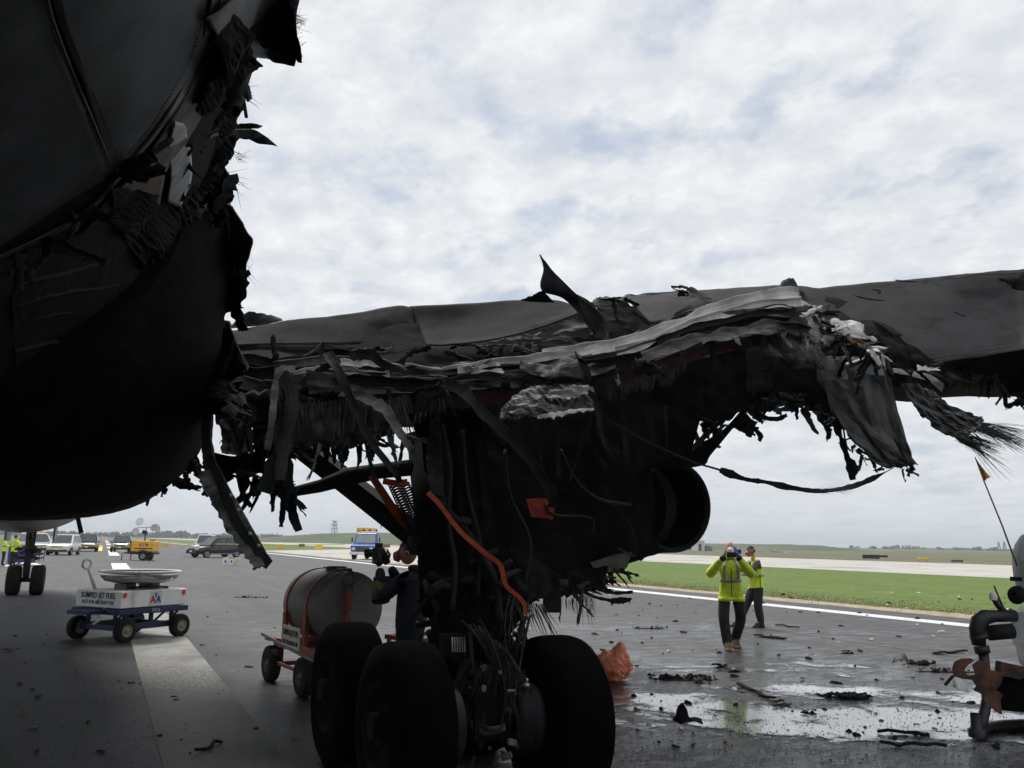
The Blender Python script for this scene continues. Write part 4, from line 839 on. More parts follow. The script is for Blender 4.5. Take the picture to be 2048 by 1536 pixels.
ridge_strip(.5, .72, .3, .65, MT['ash_grey'], 219, .15, .05)
ridge_strip(.66, .95, .5, .85, MT['ash_grey'], 220, .16, .05)
ridge_strip(.46, .62, .4, .9, MT['char'], 221, .22, .08, fold=.12)
ridge_strip(.3, .46, .55, .8, MT['char'], 222, .15, .05)
ridge_strip(.8, 1.0, .55, 1.0, MT['char'], 223, .2, .06)
ridge_strip(.02, .2, .6, 1.1, MT['soot'], 224, .12, .08)
ridge_strip(.26, .42, .9, 1.02, MT['ash_grey'], 225, .1, .01, .005, .0, 'spar_flange')
ridge_strip(.4, .56, .88, 1.0, MT['ash_grey'], 226, .1, .01, .005, .0, 'spar_flange')
# lower spar web, rusted by the heat
sheet('spar_web', [[(480, 806, 6.42), (600, 800, 6.4), (760, 788, 6.4), (900, 782, 6.4), (1060, 774, 6.45), (1150, 760, 6.45)], [(480, 850, 6.45), (600, 850, 6.45), (760, 836, 6.45), (900, 818, 6.45), (1060, 806, 6.5), (1150, 790, 6.5)]], MT['rust'], WING, 60, 6, .02, 4, .015, rag=.04, seed=230)
sheet('spar_web', [[(1180, 758, 6.55), (1290, 728, 6.6), (1370, 700, 6.62), (1450, 682, 6.66), (1540, 668, 6.7), (1620, 680, 6.75)], [(1190, 786, 6.58), (1300, 764, 6.62), (1374, 728, 6.66), (1450, 704, 6.7), (1536, 692, 6.74), (1620, 705, 6.78)]], MT['rust'], WING, 44, 6, .02, 4, .015, rag=.02, seed=231, label='red brown rusted length of spar web')
# shaggy insulation under the spar
def shag(name, top, m, n_, L, seed, spread=.12, r=.005, label=None):
    return strands(name, top, m, WING, n_, L, spread, r, .4, seed, label=label)
sheet('insulation_mat', [[(560, 822, 6.35), (640, 812, 6.33), (720, 806, 6.33), (790, 806, 6.35)], [(562, 860, 6.3), (640, 850, 6.25), (720, 846, 6.25), (790, 836, 6.3)], [(566, 894, 6.35), (640, 896, 6.3), (720, 892, 6.3), (790, 870, 6.35)]], MT['fibre'], WING, 40, 14, .06, 5, .03, rag=.1, rf=30, seed=240)
shag('insulation_strands', [(566, 815, 6.25), (640, 808, 6.24), (720, 804, 6.24), (800, 800, 6.26)], MT['fibre'], 900, .36, 241)
shag('insulation_strands', [(780, 798, 6.28), (830, 790, 6.28), (880, 784, 6.3)], MT['fibre'], 350, .2, 242)
shag('insulation_strands', [(1200, 775, 6.45), (1300, 752, 6.5), (1370, 726, 6.55)], MT['fibre'], 420, .16, 243)
shag('insulation_strands', [(1520, 676, 6.62), (1580, 672, 6.65), (1640, 690, 6.7)], MT['fibre'], 420, .2, 244)
sheet('insulation_mat', [[(1525, 672, 6.7), (1580, 668, 6.7), (1640, 690, 6.7)], [(1530, 704, 6.62), (1580, 712, 6.6), (1640, 716, 6.65)], [(1545, 716, 6.7), (1590, 730, 6.7), (1650, 738, 6.7)]], MT['fibre'], WING, 24, 12, .06, 7, .02, rag=.08, rf=30, seed=245)
# layered composite slab with white edge under the middle
sheet('composite_slab', [[(1006, 826, 6.0), (1030, 796, 6.05), (1060, 780, 6.1), (1120, 776, 6.1), (1186, 780, 6.1)], [(1000, 836, 5.95), (1040, 820, 5.95), (1090, 806, 5.98), (1140, 806, 6.0), (1190, 800, 6.05)], [(1004, 838, 5.98), (1050, 832, 5.95), (1100, 832, 5.95), (1130, 826, 6.0), (1190, 818, 6.05)]], MT['ash_grey'], WING, 36, 16, .05, 6, .03, rag=.05, rf=22, fold=.06, ff=12, seed=246, label='layered composite slab with white frayed edge')
sheet('composite_slab', [[(1084, 786, 6.0), (1130, 776, 6.0), (1186, 772, 6.0)], [(1100, 806, 5.92), (1140, 798, 5.92), (1190, 790, 5.95)]], MT['ash_grey'], WING, 22, 8, .03, 8, .01, rag=.05, ragL=.04, ragtop=.03, seed=247)
sheet('composite_slab', [[(1070, 828, 5.95), (1110, 822, 5.93), (1188, 812, 5.98)], [(1076, 838, 5.93), (1112, 836, 5.92), (1188, 818, 5.96)]], MT['ash'], WING, 22, 4, .02, 9, .01, rag=.05, ragtop=.04, seed=248)
sheet('torn_plate', [[(1040, 722, 6.3), (1080, 724, 6.3), (1120, 716, 6.3), (1160, 706, 6.35)], [(1044, 744, 6.2), (1080, 752, 6.15), (1120, 750, 6.15), (1170, 744, 6.2)], [(1090, 764, 6.2), (1120, 762, 6.2), (1150, 760, 6.2), (1176, 764, 6.2)]], MT['char'], WING, 22, 14, .05, 5, rag=.04, seed=249)
sheet('torn_plate', [[(1146, 702, 6.3), (1150, 706, 6.25), (1156, 716, 6.2)], [(1160, 728, 6.2), (1168, 730, 6.2), (1178, 734, 6.2)], [(1176, 760, 6.2), (1180, 762, 6.2), (1184, 764, 6.2)]], MT['soot'], WING, 8, 14, .02, 5, seed=250)
# crinkled panel and frame stubs at the left under the spar
sheet('crinkled_panel', [[(444, 838, 6.5), (470, 830, 6.45), (494, 826, 6.4)], [(440, 870, 6.45), (475, 866, 6.4), (506, 864, 6.38)], [(446, 908, 6.4), (480, 908, 6.38), (508, 900, 6.38)]], MT['ash_grey'], WING, 16, 18, .05, 8, .006, seed=251, fold=.1, ff=5, label='crinkled silvery panel under the wing root')
sheet('frame_stub', [[(410, 815, 6.6), (420, 812, 6.55), (428, 814, 6.5)], [(402, 860, 6.55), (412, 862, 6.5), (422, 866, 6.45)], [(404, 900, 6.5), (416, 906, 6.45), (428, 916, 6.4)], [(412, 945, 6.5), (430, 950, 6.45), (446, 955, 6.4)]], MT['tan_burn'], WING, 10, 22, .02, 6, .02, ragL=.02, seed=252)
sheet('torn_plate', [[(428, 905, 6.5), (470, 912, 6.5), (520, 900, 6.5)], [(420, 940, 6.5), (470, 938, 6.5), (525, 930, 6.5)], [(440, 960, 6.5), (480, 945, 6.5), (530, 950, 6.5)]], MT['soot_deep'], WING, 20, 12, .04, 5, rag=.1, rf=24, seed=253)
sheet('torn_plate', [[(500, 800, 6.45), (530, 790, 6.4), (566, 800, 6.4)], [(505, 860, 6.5), (535, 860, 6.5), (570, 860, 6.5)], [(512, 930, 6.5), (540, 925, 6.5), (590, 910, 6.5)]], MT['soot_deep'], WING, 14, 14, .04, 5, rag=.08, seed=254)
# the long perforated plank hanging at the left
def plank(top, bot, wd0, wd1, m):
    sheet('hanging_plank', [[(top[0] - wd0, top[1] + 4, 6.3), (top[0], top[1], 6.3), (top[0] + wd0, top[1] - 4, 6.3)], [(top[0] * .5 + bot[0] * .5 - wd0 - 4, (top[1] + bot[1]) / 2, 6.15), (top[0] * .5 + bot[0] * .5, (top[1] + bot[1]) / 2 - 6, 6.15), (top[0] * .5 + bot[0] * .5 + wd1, (top[1] + bot[1]) / 2 - 14, 6.15)], [(bot[0] - wd1 + 2, bot[1] + 4, 6.0), (bot[0] + 2, bot[1] - 2, 6.0), (bot[0] + wd1, bot[1] - 14, 6.0)]], m, WING, 10, 40, .02, 6, .018, ragL=.05, rag=.03, rf=22, seed=255, label='long grey torn plank hanging left of the red cart')
plank((412, 940), (526, 1138), 26, 18, MT['ash_grey'])
ribbon('plank_edge', [(416, 910, 6.3), (440, 960, 6.22), (478, 1050, 6.1), (538, 1130, 5.98)], .075, MT['char'], WING, 30, .15, tw0=.5, seed=7, thick=.012, wob=.25)
pf = MB()
for px, py, D_ in ((500, 1067, 6.0), (517, 1091, 5.97), (476, 1020, 6.05), (462, 990, 6.1)):
    c = P(px, py, D_ + .03); pf.lathe([(-.004, .006), (0, .012), (.004, .012), (.006, .006)], c, c - CAMP, 10)
pf.build('rivet', MT['ash'], WING)
# hanging strips, each with its own curl
STRIPS = [
 ([(566, 732, 6.25), (575, 780, 6.2), (565, 870, 6.2), (545, 940, 6.2), (528, 985, 6.2)], .13, 'char', .25, .5, .85),
 ([(570, 740, 6.2), (585, 800, 6.15), (570, 880, 6.12), (560, 960, 6.12)], .11, 'char', .2, -.4, .8),
 ([(590, 740, 6.15), (566, 736, 6.1), (552, 760, 6.1), (545, 830, 6.1), (535, 900, 6.1)], .05, 'ash_grey', .3, .2, 1),
 ([(655, 704, 6.2), (676, 740, 6.1), (694, 780, 6.05), (712, 820, 6.05), (740, 880, 6.1), (790, 945, 6.2), (800, 965, 6.3)], .075, 'char', .2, .3, .55),
 ([(610, 752, 6.2), (680, 770, 6.15), (740, 800, 6.1), (774, 820, 6.1)], .1, 'ash_grey', .15, .2, .8),
 ([(770, 815, 6.1), (790, 850, 6.1), (812, 884, 6.1), (824, 900, 6.1)], .08, 'ash_grey', .2, .3, .6),
 ([(886, 764, 6.1), (925, 782, 6.0), (960, 820, 5.95), (1010, 866, 5.95), (1060, 920, 6.0), (1100, 985, 6.2), (1104, 1015, 6.3)], .085, 'char', .12, .25, .8),
 ([(1176, 782, 5.95), (1190, 800, 5.9), (1200, 850, 5.9), (1212, 895, 5.95), (1232, 924, 6.0)], .05, 'char', .3, .2, .35),
 ([(560, 880, 6.4), (580, 980, 6.4), (586, 1030, 6.4), (598, 1062, 6.4)], .1, 'soot', .3, .2, .6),
 ([(556, 930, 6.4), (566, 1000, 6.4), (562, 1054, 6.4)], .06, 'soot', .3, .3, .6),
 ([(524, 900, 6.45), (530, 960, 6.45), (524, 984, 6.45)], .035, 'soot', .2, .1, .8),
 ([(478, 935, 6.45), (484, 980, 6.45), (502, 1014, 6.45)], .06, 'soot', .4, .2, .5),
 ([(640, 720, 6.4), (646, 690, 6.4), (650, 686, 6.4)], .06, 'soot', .3, .3, .2),
 ([(700, 715, 6.35), (740, 708, 6.3), (770, 730, 6.3), (860, 770, 6.3)], .09, 'char', .25, .3, .6),
 ([(600, 770, 6.2), (640, 740, 6.2), (680, 720, 6.2)], .06, 'char', .3, .3, .8),
 ([(690, 770, 6.3), (800, 762, 6.25), (900, 766, 6.2)], .08, 'ash_grey', .2, .3, .8),
 ([(800, 720, 6.4), (850, 752, 6.3), (920, 760, 6.3), (1000, 758, 6.3)], .05, 'soot', .2, .2, .8),
 ([(830, 862, 6.8), (845, 920, 6.8), (874, 985, 6.7)], .17, 'char', .15, .2, 1),
 ([(806, 880, 6.9), (800, 920, 6.9), (790, 938, 6.9)], .03, 'char', .2, .2, 1),
 ([(730, 882, 6.6), (750, 960, 6.6), (762, 975, 6.6)], .03, 'char', .2, .2, 1),
 ([(1500, 790, 8.0), (1520, 830, 8.0), (1552, 838, 8.0), (1574, 830, 8.0)], .06, 'soot', .4, .2, .7),
 ([(1470, 850, 7.9), (1482, 862, 7.9)], .05, 'soot', .4, .2, .5),
]
for i, (pts, wd, mm, tw, cu, tp) in enumerate(STRIPS):
    ribbon('torn_strip', pts, wd, MT[mm], WING, None, tw, seed=i + 300, taper=tp, wob=.55, curl=cu * .22, thick=.003)
# fringe of perforated angle pieces below the insulation
for i, (px, py, ln, wd) in enumerate(((652, 885, 40, 26), (690, 888, 36, 24), (668, 880, 50, 20), (720, 870, 60, 14), (632, 880, 26, 22), (606, 885, 30, 26), (545, 985, 40, 16))):
    sheet('torn_plate', [[(px - wd / 2, py - 14, 6.42), (px + wd / 2, py - 14, 6.42)], [(px - wd * .3, py + ln * .5, 6.42), (px + wd * .35, py + ln * .45, 6.42)], [(px - 2, py + ln, 6.42), (px + 4, py + ln * .9, 6.42)]], MT['soot'], WING, 8, 12, .02, 7, ragL=.02, ragR=.02, seed=330 + i)
# the long loose cable swinging to the right
ribbon('loose_cable', [(1196, 826, 5.95), (1290, 880, 6.1), (1370, 918, 6.25), (1440, 940, 6.4)], .016, MT['soot'], WING, 40, .2, seed=361, thick=.01)
ribbon('loose_cable', [(1440, 940, 6.4), (1490, 958, 6.5), (1530, 964, 6.55), (1580, 975, 6.65), (1640, 982, 6.75), (1700, 974, 6.85), (1750, 955, 6.95), (1790, 934, 7.05)], .04, MT['soot'], WING, 120, .9, seed=360, wob=1.3, thick=.003, label='long sagging strip of cable at the right')
strands('frayed_fibre', [(1540, 965, 6.55), (1620, 980, 6.7), (1680, 978, 6.8)], MT['fibre_dark'], WING, 40, .14, .3, .0012, .1, 363, Vector((1, -.3, -.1)))

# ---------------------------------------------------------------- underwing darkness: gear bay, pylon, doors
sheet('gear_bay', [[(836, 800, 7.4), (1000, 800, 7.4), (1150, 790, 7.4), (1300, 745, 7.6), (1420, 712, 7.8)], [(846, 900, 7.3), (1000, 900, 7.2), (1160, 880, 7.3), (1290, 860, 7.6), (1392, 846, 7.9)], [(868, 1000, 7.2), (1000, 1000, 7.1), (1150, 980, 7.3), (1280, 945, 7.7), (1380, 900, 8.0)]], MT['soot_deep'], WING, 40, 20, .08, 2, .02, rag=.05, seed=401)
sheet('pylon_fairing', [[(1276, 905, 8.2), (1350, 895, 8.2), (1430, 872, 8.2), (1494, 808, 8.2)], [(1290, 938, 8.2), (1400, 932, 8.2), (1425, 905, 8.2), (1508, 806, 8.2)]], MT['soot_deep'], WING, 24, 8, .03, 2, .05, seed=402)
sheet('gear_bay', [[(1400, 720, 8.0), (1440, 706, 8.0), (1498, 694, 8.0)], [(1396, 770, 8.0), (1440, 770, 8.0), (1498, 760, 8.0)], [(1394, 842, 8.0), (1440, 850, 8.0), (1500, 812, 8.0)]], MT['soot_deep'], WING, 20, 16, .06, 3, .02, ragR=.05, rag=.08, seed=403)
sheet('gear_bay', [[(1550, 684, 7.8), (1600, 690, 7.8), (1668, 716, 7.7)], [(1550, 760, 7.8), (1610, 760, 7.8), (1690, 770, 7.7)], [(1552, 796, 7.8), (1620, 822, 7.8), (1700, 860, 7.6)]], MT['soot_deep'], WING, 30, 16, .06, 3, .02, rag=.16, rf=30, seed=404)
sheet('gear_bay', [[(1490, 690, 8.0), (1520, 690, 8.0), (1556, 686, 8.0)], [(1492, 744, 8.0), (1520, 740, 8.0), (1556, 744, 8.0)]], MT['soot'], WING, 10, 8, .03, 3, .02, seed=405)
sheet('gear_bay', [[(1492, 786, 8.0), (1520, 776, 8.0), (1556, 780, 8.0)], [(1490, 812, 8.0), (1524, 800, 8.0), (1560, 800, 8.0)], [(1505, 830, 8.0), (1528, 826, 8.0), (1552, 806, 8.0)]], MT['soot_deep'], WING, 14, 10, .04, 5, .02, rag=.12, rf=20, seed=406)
bf = MB()
for a, b, w_ in (((1502, 742), (1506, 790), .03), ((1532, 744), (1534, 784), .025), ((1498, 746), (1550, 748), .03), ((1498, 784), (1552, 776), .02), ((1546, 748), (1548, 786), .02)):
    bf.bar(P(a[0], a[1], 7.95), P(b[0], b[1], 7.95), w_, w_)
bf.build('bracket_frame', MT['soot'], WING)
bf = MB(); bf.bar(P(1382, 900, 8.1), P(1436, 846, 8.1), .05, .05); bf.bar(P(1384, 850, 8.1), P(1400, 892, 8.1), .04, .04); bf.build('strut_rod', MT['char'], WING)
# ---------------------------------------------------------------- engine
ec = P(1347, 1012, 9.9); ENG = MB()
ENG.lathe([(0.05, .50), (.25, .53), (.9, .60), (1.6, .78), (2.2, 1.02), (3.0, 1.2), (4.2, 1.25), (5.3, 1.15), (5.5, 1.05), (5.3, .95), (2.0, .85), (.5, .50), (0.02, .47)], ec, Vector((0, 1, 0.03)), 40, closed=True)
ENGo = part(ENG.build('engine', MT['soot_deep'])); sl_ = MB().lathe([(-.02, .5), (-.03, .53), (.0, .545), (.9, .6), (.9, .56), (.3, .5)], ec, Vector((0, 1, .03)), 44, closed=True); sl_.build('nozzle_sleeve', MT['char'], ENGo)
ENGo['label'] = 'blackened engine with open round nozzle'
MB().lathe([(0, .505), (.04, .515), (.08, .505), (.08, .49), (0, .49)], ec, Vector((0, 1, .03)), 40, closed=True).build('nozzle_ring', MT['char'], ENGo)
MB().lathe([(.3, .02), (.5, .16), (1.0, .3), (1.6, .36), (1.61, .02)], ec, Vector((0, 1, .03)), 24).build('exhaust_plug', MT['soot'], ENGo)
bl = MB()
for k in range(18):
    a = 2 * math.pi * k / 18; d = Vector((math.cos(a), 0, math.sin(a)))
    bl.bar(ec + Vector((0, 1.2, .03)) + d * .3, ec + Vector((0, 1.2, .03)) + d * .52, .02, .09)
bl.build('turbine_vane', MT['char'], ENGo)
# drooping cowl sheets below and left of the nozzle
sheet('cowl_sheet', [[(1080, 960, 8.6), (1160, 945, 8.8), (1240, 935, 9.2), (1300, 934, 9.6)], [(1060, 1040, 8.4), (1150, 1040, 8.7), (1240, 1040, 9.1), (1310, 1060, 9.6)], [(1090, 1120, 8.3), (1160, 1110, 8.7), (1240, 1100, 9.1), (1320, 1098, 9.6)], [(1110, 1160, 8.4), (1190, 1142, 8.8), (1240, 1128, 9.2), (1340, 1102, 9.7)]], MT['soot_deep'], ENGo, 30, 24, .06, 2, .02, rag=.04, seed=411)
sheet('cowl_sheet', [[(1180, 1125, 8.6), (1230, 1110, 8.7), (1266, 1105, 8.8)], [(1192, 1140, 8.6), (1230, 1136, 8.7), (1256, 1132, 8.8)], [(1210, 1146, 8.6), (1228, 1146, 8.7), (1244, 1142, 8.8)]], MT['olive'], ENGo, 14, 10, .03, 4, rag=.03, seed=412)
ribbon('loose_cable', [(1236, 1096, 8.4), (1270, 1110, 8.5), (1266, 1060, 8.4), (1240, 1020, 8.3)], .02, MT['char'], ENGo, 24, seed=413)

# ---------------------------------------------------------------- sharp shreds of skin all along the tears
def shred(px, py, D, L_, W_, dirv, m, parent, seed):
    """one thin torn sliver of sheet metal, bent and ragged"""
    random.seed(seed); c = PF((px, py, D)) if parent is FUS else P(px, py, D); d = Vector(dirv).normalized(); view = (c - CAMP).normalized()
    a = d.cross(view).normalized(); an_ = random.uniform(-1.1, 1.1); a = a * math.cos(an_) + d.cross(a) * math.sin(an_); nrm = d.cross(a); vs = []; n = random.randint(4, 7)
    bend = random.gauss(0, .6); tipx = random.uniform(-.5, .5); cup = random.gauss(0, .22); n = random.randint(7, 11)
    for i in range(n + 1):
        t = i / n; w_ = W_ * (1 - t * random.uniform(.25, .8)) * random.uniform(.6, 1.2); off = a * (tipx * W_ * t) + nrm * (bend * L_ * t * t * .5) + a * random.gauss(0, .05) * W_
        rip = random.gauss(0, .06) * W_
        for k in range(5):
            s_ = k / 4 - .5; vs.append(c + d * L_ * (t + (random.gauss(0, .05) if k in (0, 4) or i == n else 0)) + off + a * w_ * s_ + nrm * (cup * W_ * (s_ * s_ * 4 - .3) + rip))
    fs = []
    for i in range(n):
        for k in range(4): fs.append((i * 5 + k, i * 5 + k + 1, i * 5 + 6 + k, i * 5 + 5 + k))
    o = MB().add(vs, fs, 0, True).build('torn_shred', m, parent, fix=False); o.modifiers.new('thickness', 'SOLIDIFY').thickness = .003
    return o
def along(pl, t):
    v = cr([Vector(p) for p in pl], t); return v.x, v.y, v.z
def shreds(pl, n, Lr, Wr, dirs, mats_, parent, seed):
    rs = random.Random(seed)
    for k in range(n):
        x, y, D_ = along(pl, rs.random()); dv_ = Vector(rs.choice(dirs)); dv_ = dv_ + Vector((rs.gauss(0, .45), rs.gauss(0, .45), rs.gauss(0, .35)))
        shred(x + rs.uniform(-4, 4), y + rs.uniform(-5, 5), D_ + rs.uniform(-.06, .04), rs.uniform(*Lr), rs.uniform(*Wr), dv_, MT[rs.choice(mats_)], parent, seed * 1000 + k)
DN, RTD, UPD = (0, 0, -1), tuple(_r0), (0, 0, 1)
RTv, LTv = tuple(_r0 - Vector((0, 0, .3))), tuple(-_r0 - Vector((0, 0, .3)))
shreds([(p[0], p[1], p[2] - .22) for p in RC], 26, (.08, .3), (.04, .14), (DN, RTv, LTv), ('char', 'soot', 'ash_grey', 'soot'), WING, 1)
shreds([((a[0] + b[0]) / 2, (a[1] + b[1]) / 2, a[2] - .3) for a, b in zip(RT, RC)], 10, (.15, .5), (.03, .08), (RTD, tuple(-_r0)), ('char', 'ash_grey', 'ash', 'ash_grey'), WING, 2)
shreds([(p[0], p[1], p[2] - .12) for p in RT], 10, (.08, .25), (.02, .07), (RTD, tuple(-_r0)), ('char', 'soot', 'ash_grey'), WING, 3)
shreds([(1400, 850, 7.9), (1470, 850, 7.9), (1500, 815, 7.95), (1552, 796, 7.75), (1620, 815, 7.7), (1690, 850, 7.5)], 34, (.08, .3), (.05, .16), (DN, DN, RTv, LTv), ('soot', 'soot_deep', 'soot', 'char'), WING, 4)
shreds([(1600, 620, 7.0), (1650, 650, 6.9), (1720, 690, 6.9), (1780, 720, 7.2), (1840, 740, 7.6)], 46, (.1, .34), (.03, .1), (DN, RTv, LTv, RTD), ('soot', 'char', 'ash', 'ash_grey', 'soot'), WING, 5)
shreds([(1850, 726, 7.9), (1930, 745, 8.1), (1990, 760, 8.2), (2048, 808, 8.2)], 26, (.08, .26), (.03, .09), (DN, RTv, LTv), ('soot', 'soot_deep'), WING, 6)
shreds([(1650, 800, 7.3), (1690, 870, 7.2), (1740, 920, 7.1), (1790, 938, 7.05), (1826, 932, 7.05)], 24, (.05, .16), (.015, .05), (DN, LTv, RTv), ('soot', 'char'), WING, 7)
shreds([(460, 830, 6.4), (540, 880, 6.4), (620, 880, 6.35), (700, 880, 6.35), (780, 860, 6.35)], 46, (.08, .34), (.02, .08), (DN, DN, RTv, LTv), ('soot', 'char', 'soot', 'ash_grey'), WING, 8)
shreds([(420, 950, 6.45), (470, 945, 6.45), (540, 960, 6.4), (590, 990, 6.4)], 26, (.08, .3), (.03, .1), (DN, DN, RTv), ('soot', 'soot_deep'), WING, 9)
shreds([(700, 700, 8.8), (900, 696, 8.8), (1050, 690, 8.7), (1220, 690, 8.7)], 24, (.1, .4), (.03, .1), (RTv, LTv, DN), ('char', 'soot'), WING, 10)
shreds([(1190, 606, 9.3), (1300, 590, 9.5), (1400, 584, 9.3), (1560, 578, 9.2), (1620, 590, 9.0)], 9, (.1, .3), (.04, .1), (RTD, tuple(-_r0)), ('char', 'soot', 'wing_grey'), WING, 11)
shreds([(500, 120, 3.5), (476, 170, 3.9), (470, 260, 4.3), (460, 320, 4.7), (444, 400, 5.2), (470, 470, 5.8), (488, 560, 6.0), (470, 615, 6.1)], 7, (.15, .34), (.1, .2), (DN, DN, DN, DN), ('soot', 'soot_deep', 'soot'), FUS, 12)
shreds([(420, 110, 3.6), (400, 200, 4.1), (380, 300, 4.6), (400, 420, 5.2), (410, 480, 5.6)], 6, (.2, .5), (.1, .2), (DN, DN, LTv), ('soot', 'char', 'soot_deep'), FUS, 13)
shreds([(250, 330, 3.9), (200, 400, 4.0), (120, 460, 3.9), (40, 510, 3.8)], 10, (.08, .3), (.04, .1), (DN, LTv, RTv), ('char', 'soot'), FUS, 14)
shreds([(220, 1016, 13), (280, 995, 11), (330, 972, 9.8), (372, 940, 8.8), (392, 910, 8.2)], 16, (.05, .16), (.03, .08), (DN, RTv), ('soot', 'soot_deep'), FUS, 15)
shreds([(1090, 1160, 7.4), (1150, 1180, 7.6), (1200, 1160, 8.0), (1250, 1130, 8.6)], 26, (.06, .3), (.02, .08), (DN, RTv, RTD), ('soot', 'soot_deep', 'char'), WING, 16)
# ribs and stringers showing in the burnt belly and bay
rs = random.Random(5)
for k in range(16):
    x0 = 880 + k * 30 + rs.uniform(-8, 8); y0 = 815 + rs.uniform(-10, 10)
    ribbon('bay_stringer', [(x0, y0, 7.0), (x0 + rs.uniform(-10, 30), y0 + 60, 6.95), (x0 + rs.uniform(-10, 40), y0 + rs.uniform(90, 150), 6.95)], rs.uniform(.02, .06), MT['soot'], WING, 14, .3, seed=900 + k, wob=.4)
for k in range(9):
    y0 = 560 + k * 46
    ribbon('skin_tear', [hit(30 + rs.uniform(-40, 40), y0, .06), hit(120 + rs.uniform(-30, 30), y0 - 18 + rs.uniform(-8, 8), .06), hit(230 + rs.uniform(-30, 30), y0 - 40, .06)], rs.uniform(.015, .035), MT['soot'], FUS, 24, .2, seed=940 + k, wob=.7)

# long folded sheets sweeping from the root up to the right
def long_fold(s0, s1, t0, t1, wd, m, seed, lift, tw=.25):
    T_ = [Vector(a) for a in RT]; C_ = [Vector(a) for a in RC]; pts = []
    for k in range(12):
        f = k / 11; s = s0 + (s1 - s0) * f; t = t0 + (t1 - t0) * f + noise.noise((f * 3, seed, 1)) * .16
        p = cr(T_, s); p = p + (cr(C_, s) - p) * t; pts.append((p.x, p.y, p.z - lift - .05 * noise.noise((f * 4, seed, 5))))
    o = ribbon('folded_sheet', pts, wd, m, WING, 52, tw * 1.3, seed=seed, wob=.6, thick=.004, curl=.2)
    return o
for k, (s0, s1, t0, t1, wd, mm, lift) in enumerate(((.0, .5, .3, .45, .13, 'char', .2), (.05, .42, .55, .7, .1, 'ash_grey', .24), (.12, .62, .1, .35, .07, 'ash_grey', .26), (.3, .8, .55, .5, .1, 'soot', .22), (.36, .74, .12, .08, .1, 'ash', .3), (.44, .5, .3, .3, .1, 'ash', .3), (.5, .98, .4, .45, .1, 'ash_grey', .26), (.55, 1.0, .0, -.05, .11, 'ash', .3), (.6, .96, .66, .72, .12, 'soot', .24), (.66, 1.0, .22, .14, .08, 'ash', .33), (.72, .98, .33, .42, .05, 'soot', .36), (.15, .34, .4, .46, .06, 'ash', .3), (.24, .36, .22, .2, .05, 'ash', .3), (.7, 1.0, .85, .9, .1, 'ash_grey', .26), (.18, .56, .86, .95, .06, 'ash_grey', .2), (.4, .66, .8, .86, .05, 'ash_grey', .22), (.02, .3, .05, .1, .1, 'soot', .18), (.24, .5, .72, .75, .09, 'soot', .28))):
    long_fold(s0, s1, t0, t1, wd, MT[mm], 500 + k, lift)
# rivet rows on the fuselage panels
rv = MB()
for pl in ([(84, -40), (98, 30), (134, 132), (184, 252), (222, 340)], [(116, -40), (128, 30), (160, 120), (206, 236), (238, 320)], [(418, -20), (386, 100), (322, 222), (262, 300), (200, 380)]):
    for k in range(70):
        c = cr([Vector((a, b, 0)) for a, b in pl], k / 69); rv.box(hit(c.x, c.y, .052), (.006, .006, .006), taper=.6)
ro = rv.build('rivet_row', MT['skin_grey'], FUS); ro['kind'] = 'stuff'

# fastener rows along the edges of the left wing panels
rv = MB()
for pl, n_ in (([(856, 682, 9.1), (1000, 668, 9.05), (1090, 646, 9.1), (1150, 622, 9.1)], 70), ([(846, 662, 9.3), (832, 636, 9.5), (822, 620, 9.7)], 18), ([(1080, 520, 8.9), (1092, 545, 8.9), (1110, 580, 8.85)], 14), ([(1160, 600, 8.8), (1180, 640, 8.7), (1198, 670, 8.62)], 22), ([(470, 684, 9.6), (600, 680, 9.5), (720, 682, 9.4)], 50)):
    for k in range(n_):
        v_ = cr([Vector(a) for a in pl], k / (n_ - 1)); rv.box(P(v_.x, v_.y, v_.z - .02), (.006, .006, .006), taper=.6)
ro = rv.build('rivet_row', MT['char'], WING); ro['kind'] = 'stuff'
# ---------------------------------------------------------------- landing gear
def tyre_mesh(R, W, rim):
    p = []
    for (h, r) in ((-.5, rim), (-.52, rim + (R - rim) * .35), (-.5, rim + (R - rim) * .7), (-.42, R * .965), (-.3, R * .99), (-.2, R), (-.195, R * .998), (-.175, R * .998), (-.17, R), (0, R * 1.002), (.17, R), (.175, R * .998), (.195, R * .998), (.2, R), (.3, R * .99), (.42, R * .965), (.5, rim + (R - rim) * .7), (.52, rim + (R - rim) * .35), (.5, rim)):
        p.append((h * W, r))
    return p
def wheel(parent, c, axis, R, W, rim, mt, mr, name='tyre', flat=0.0):
    o = MB().lathe(tyre_mesh(R, W, rim), (0, 0, 0), axis, 40).build(name, mt, parent); o.location = c
    ax = Vector(axis).normalized()
    r = MB().lathe([(-.46 * W, 0.01), (-.46 * W, rim * .35), (-.3 * W, rim * .45), (-.3 * W, rim * .8), (-.47 * W, rim * .92), (-.5 * W, rim * 1.01), (.5 * W, rim * 1.01), (.47 * W, rim * .92), (.3 * W, rim * .8), (.3 * W, rim * .45), (.46 * W, rim * .35), (.46 * W, .01)], (0, 0, 0), ax, 28).build('rim', mr, o)
    return o
MG = Vector((2.47, 6.22, 0)); TR, TW = .552, .395
gm = MB()
gm.tube([MG + Vector((0, 0, .62)), MG + Vector((0, 0, 1.5)), MG + Vector((-.02, .05, 1.52)), MG + Vector((-.05, .3, 2.55))], [.13, .13, .2, .22], 18)
gm.bar(MG + Vector((0, -.85, .58)), MG + Vector((0, .85, .58)), .24, .28)
for dy in (-.71, .71): gm.tube([MG + Vector((-.8, dy, .57)), MG + Vector((.8, dy, .57))], .085, 14)
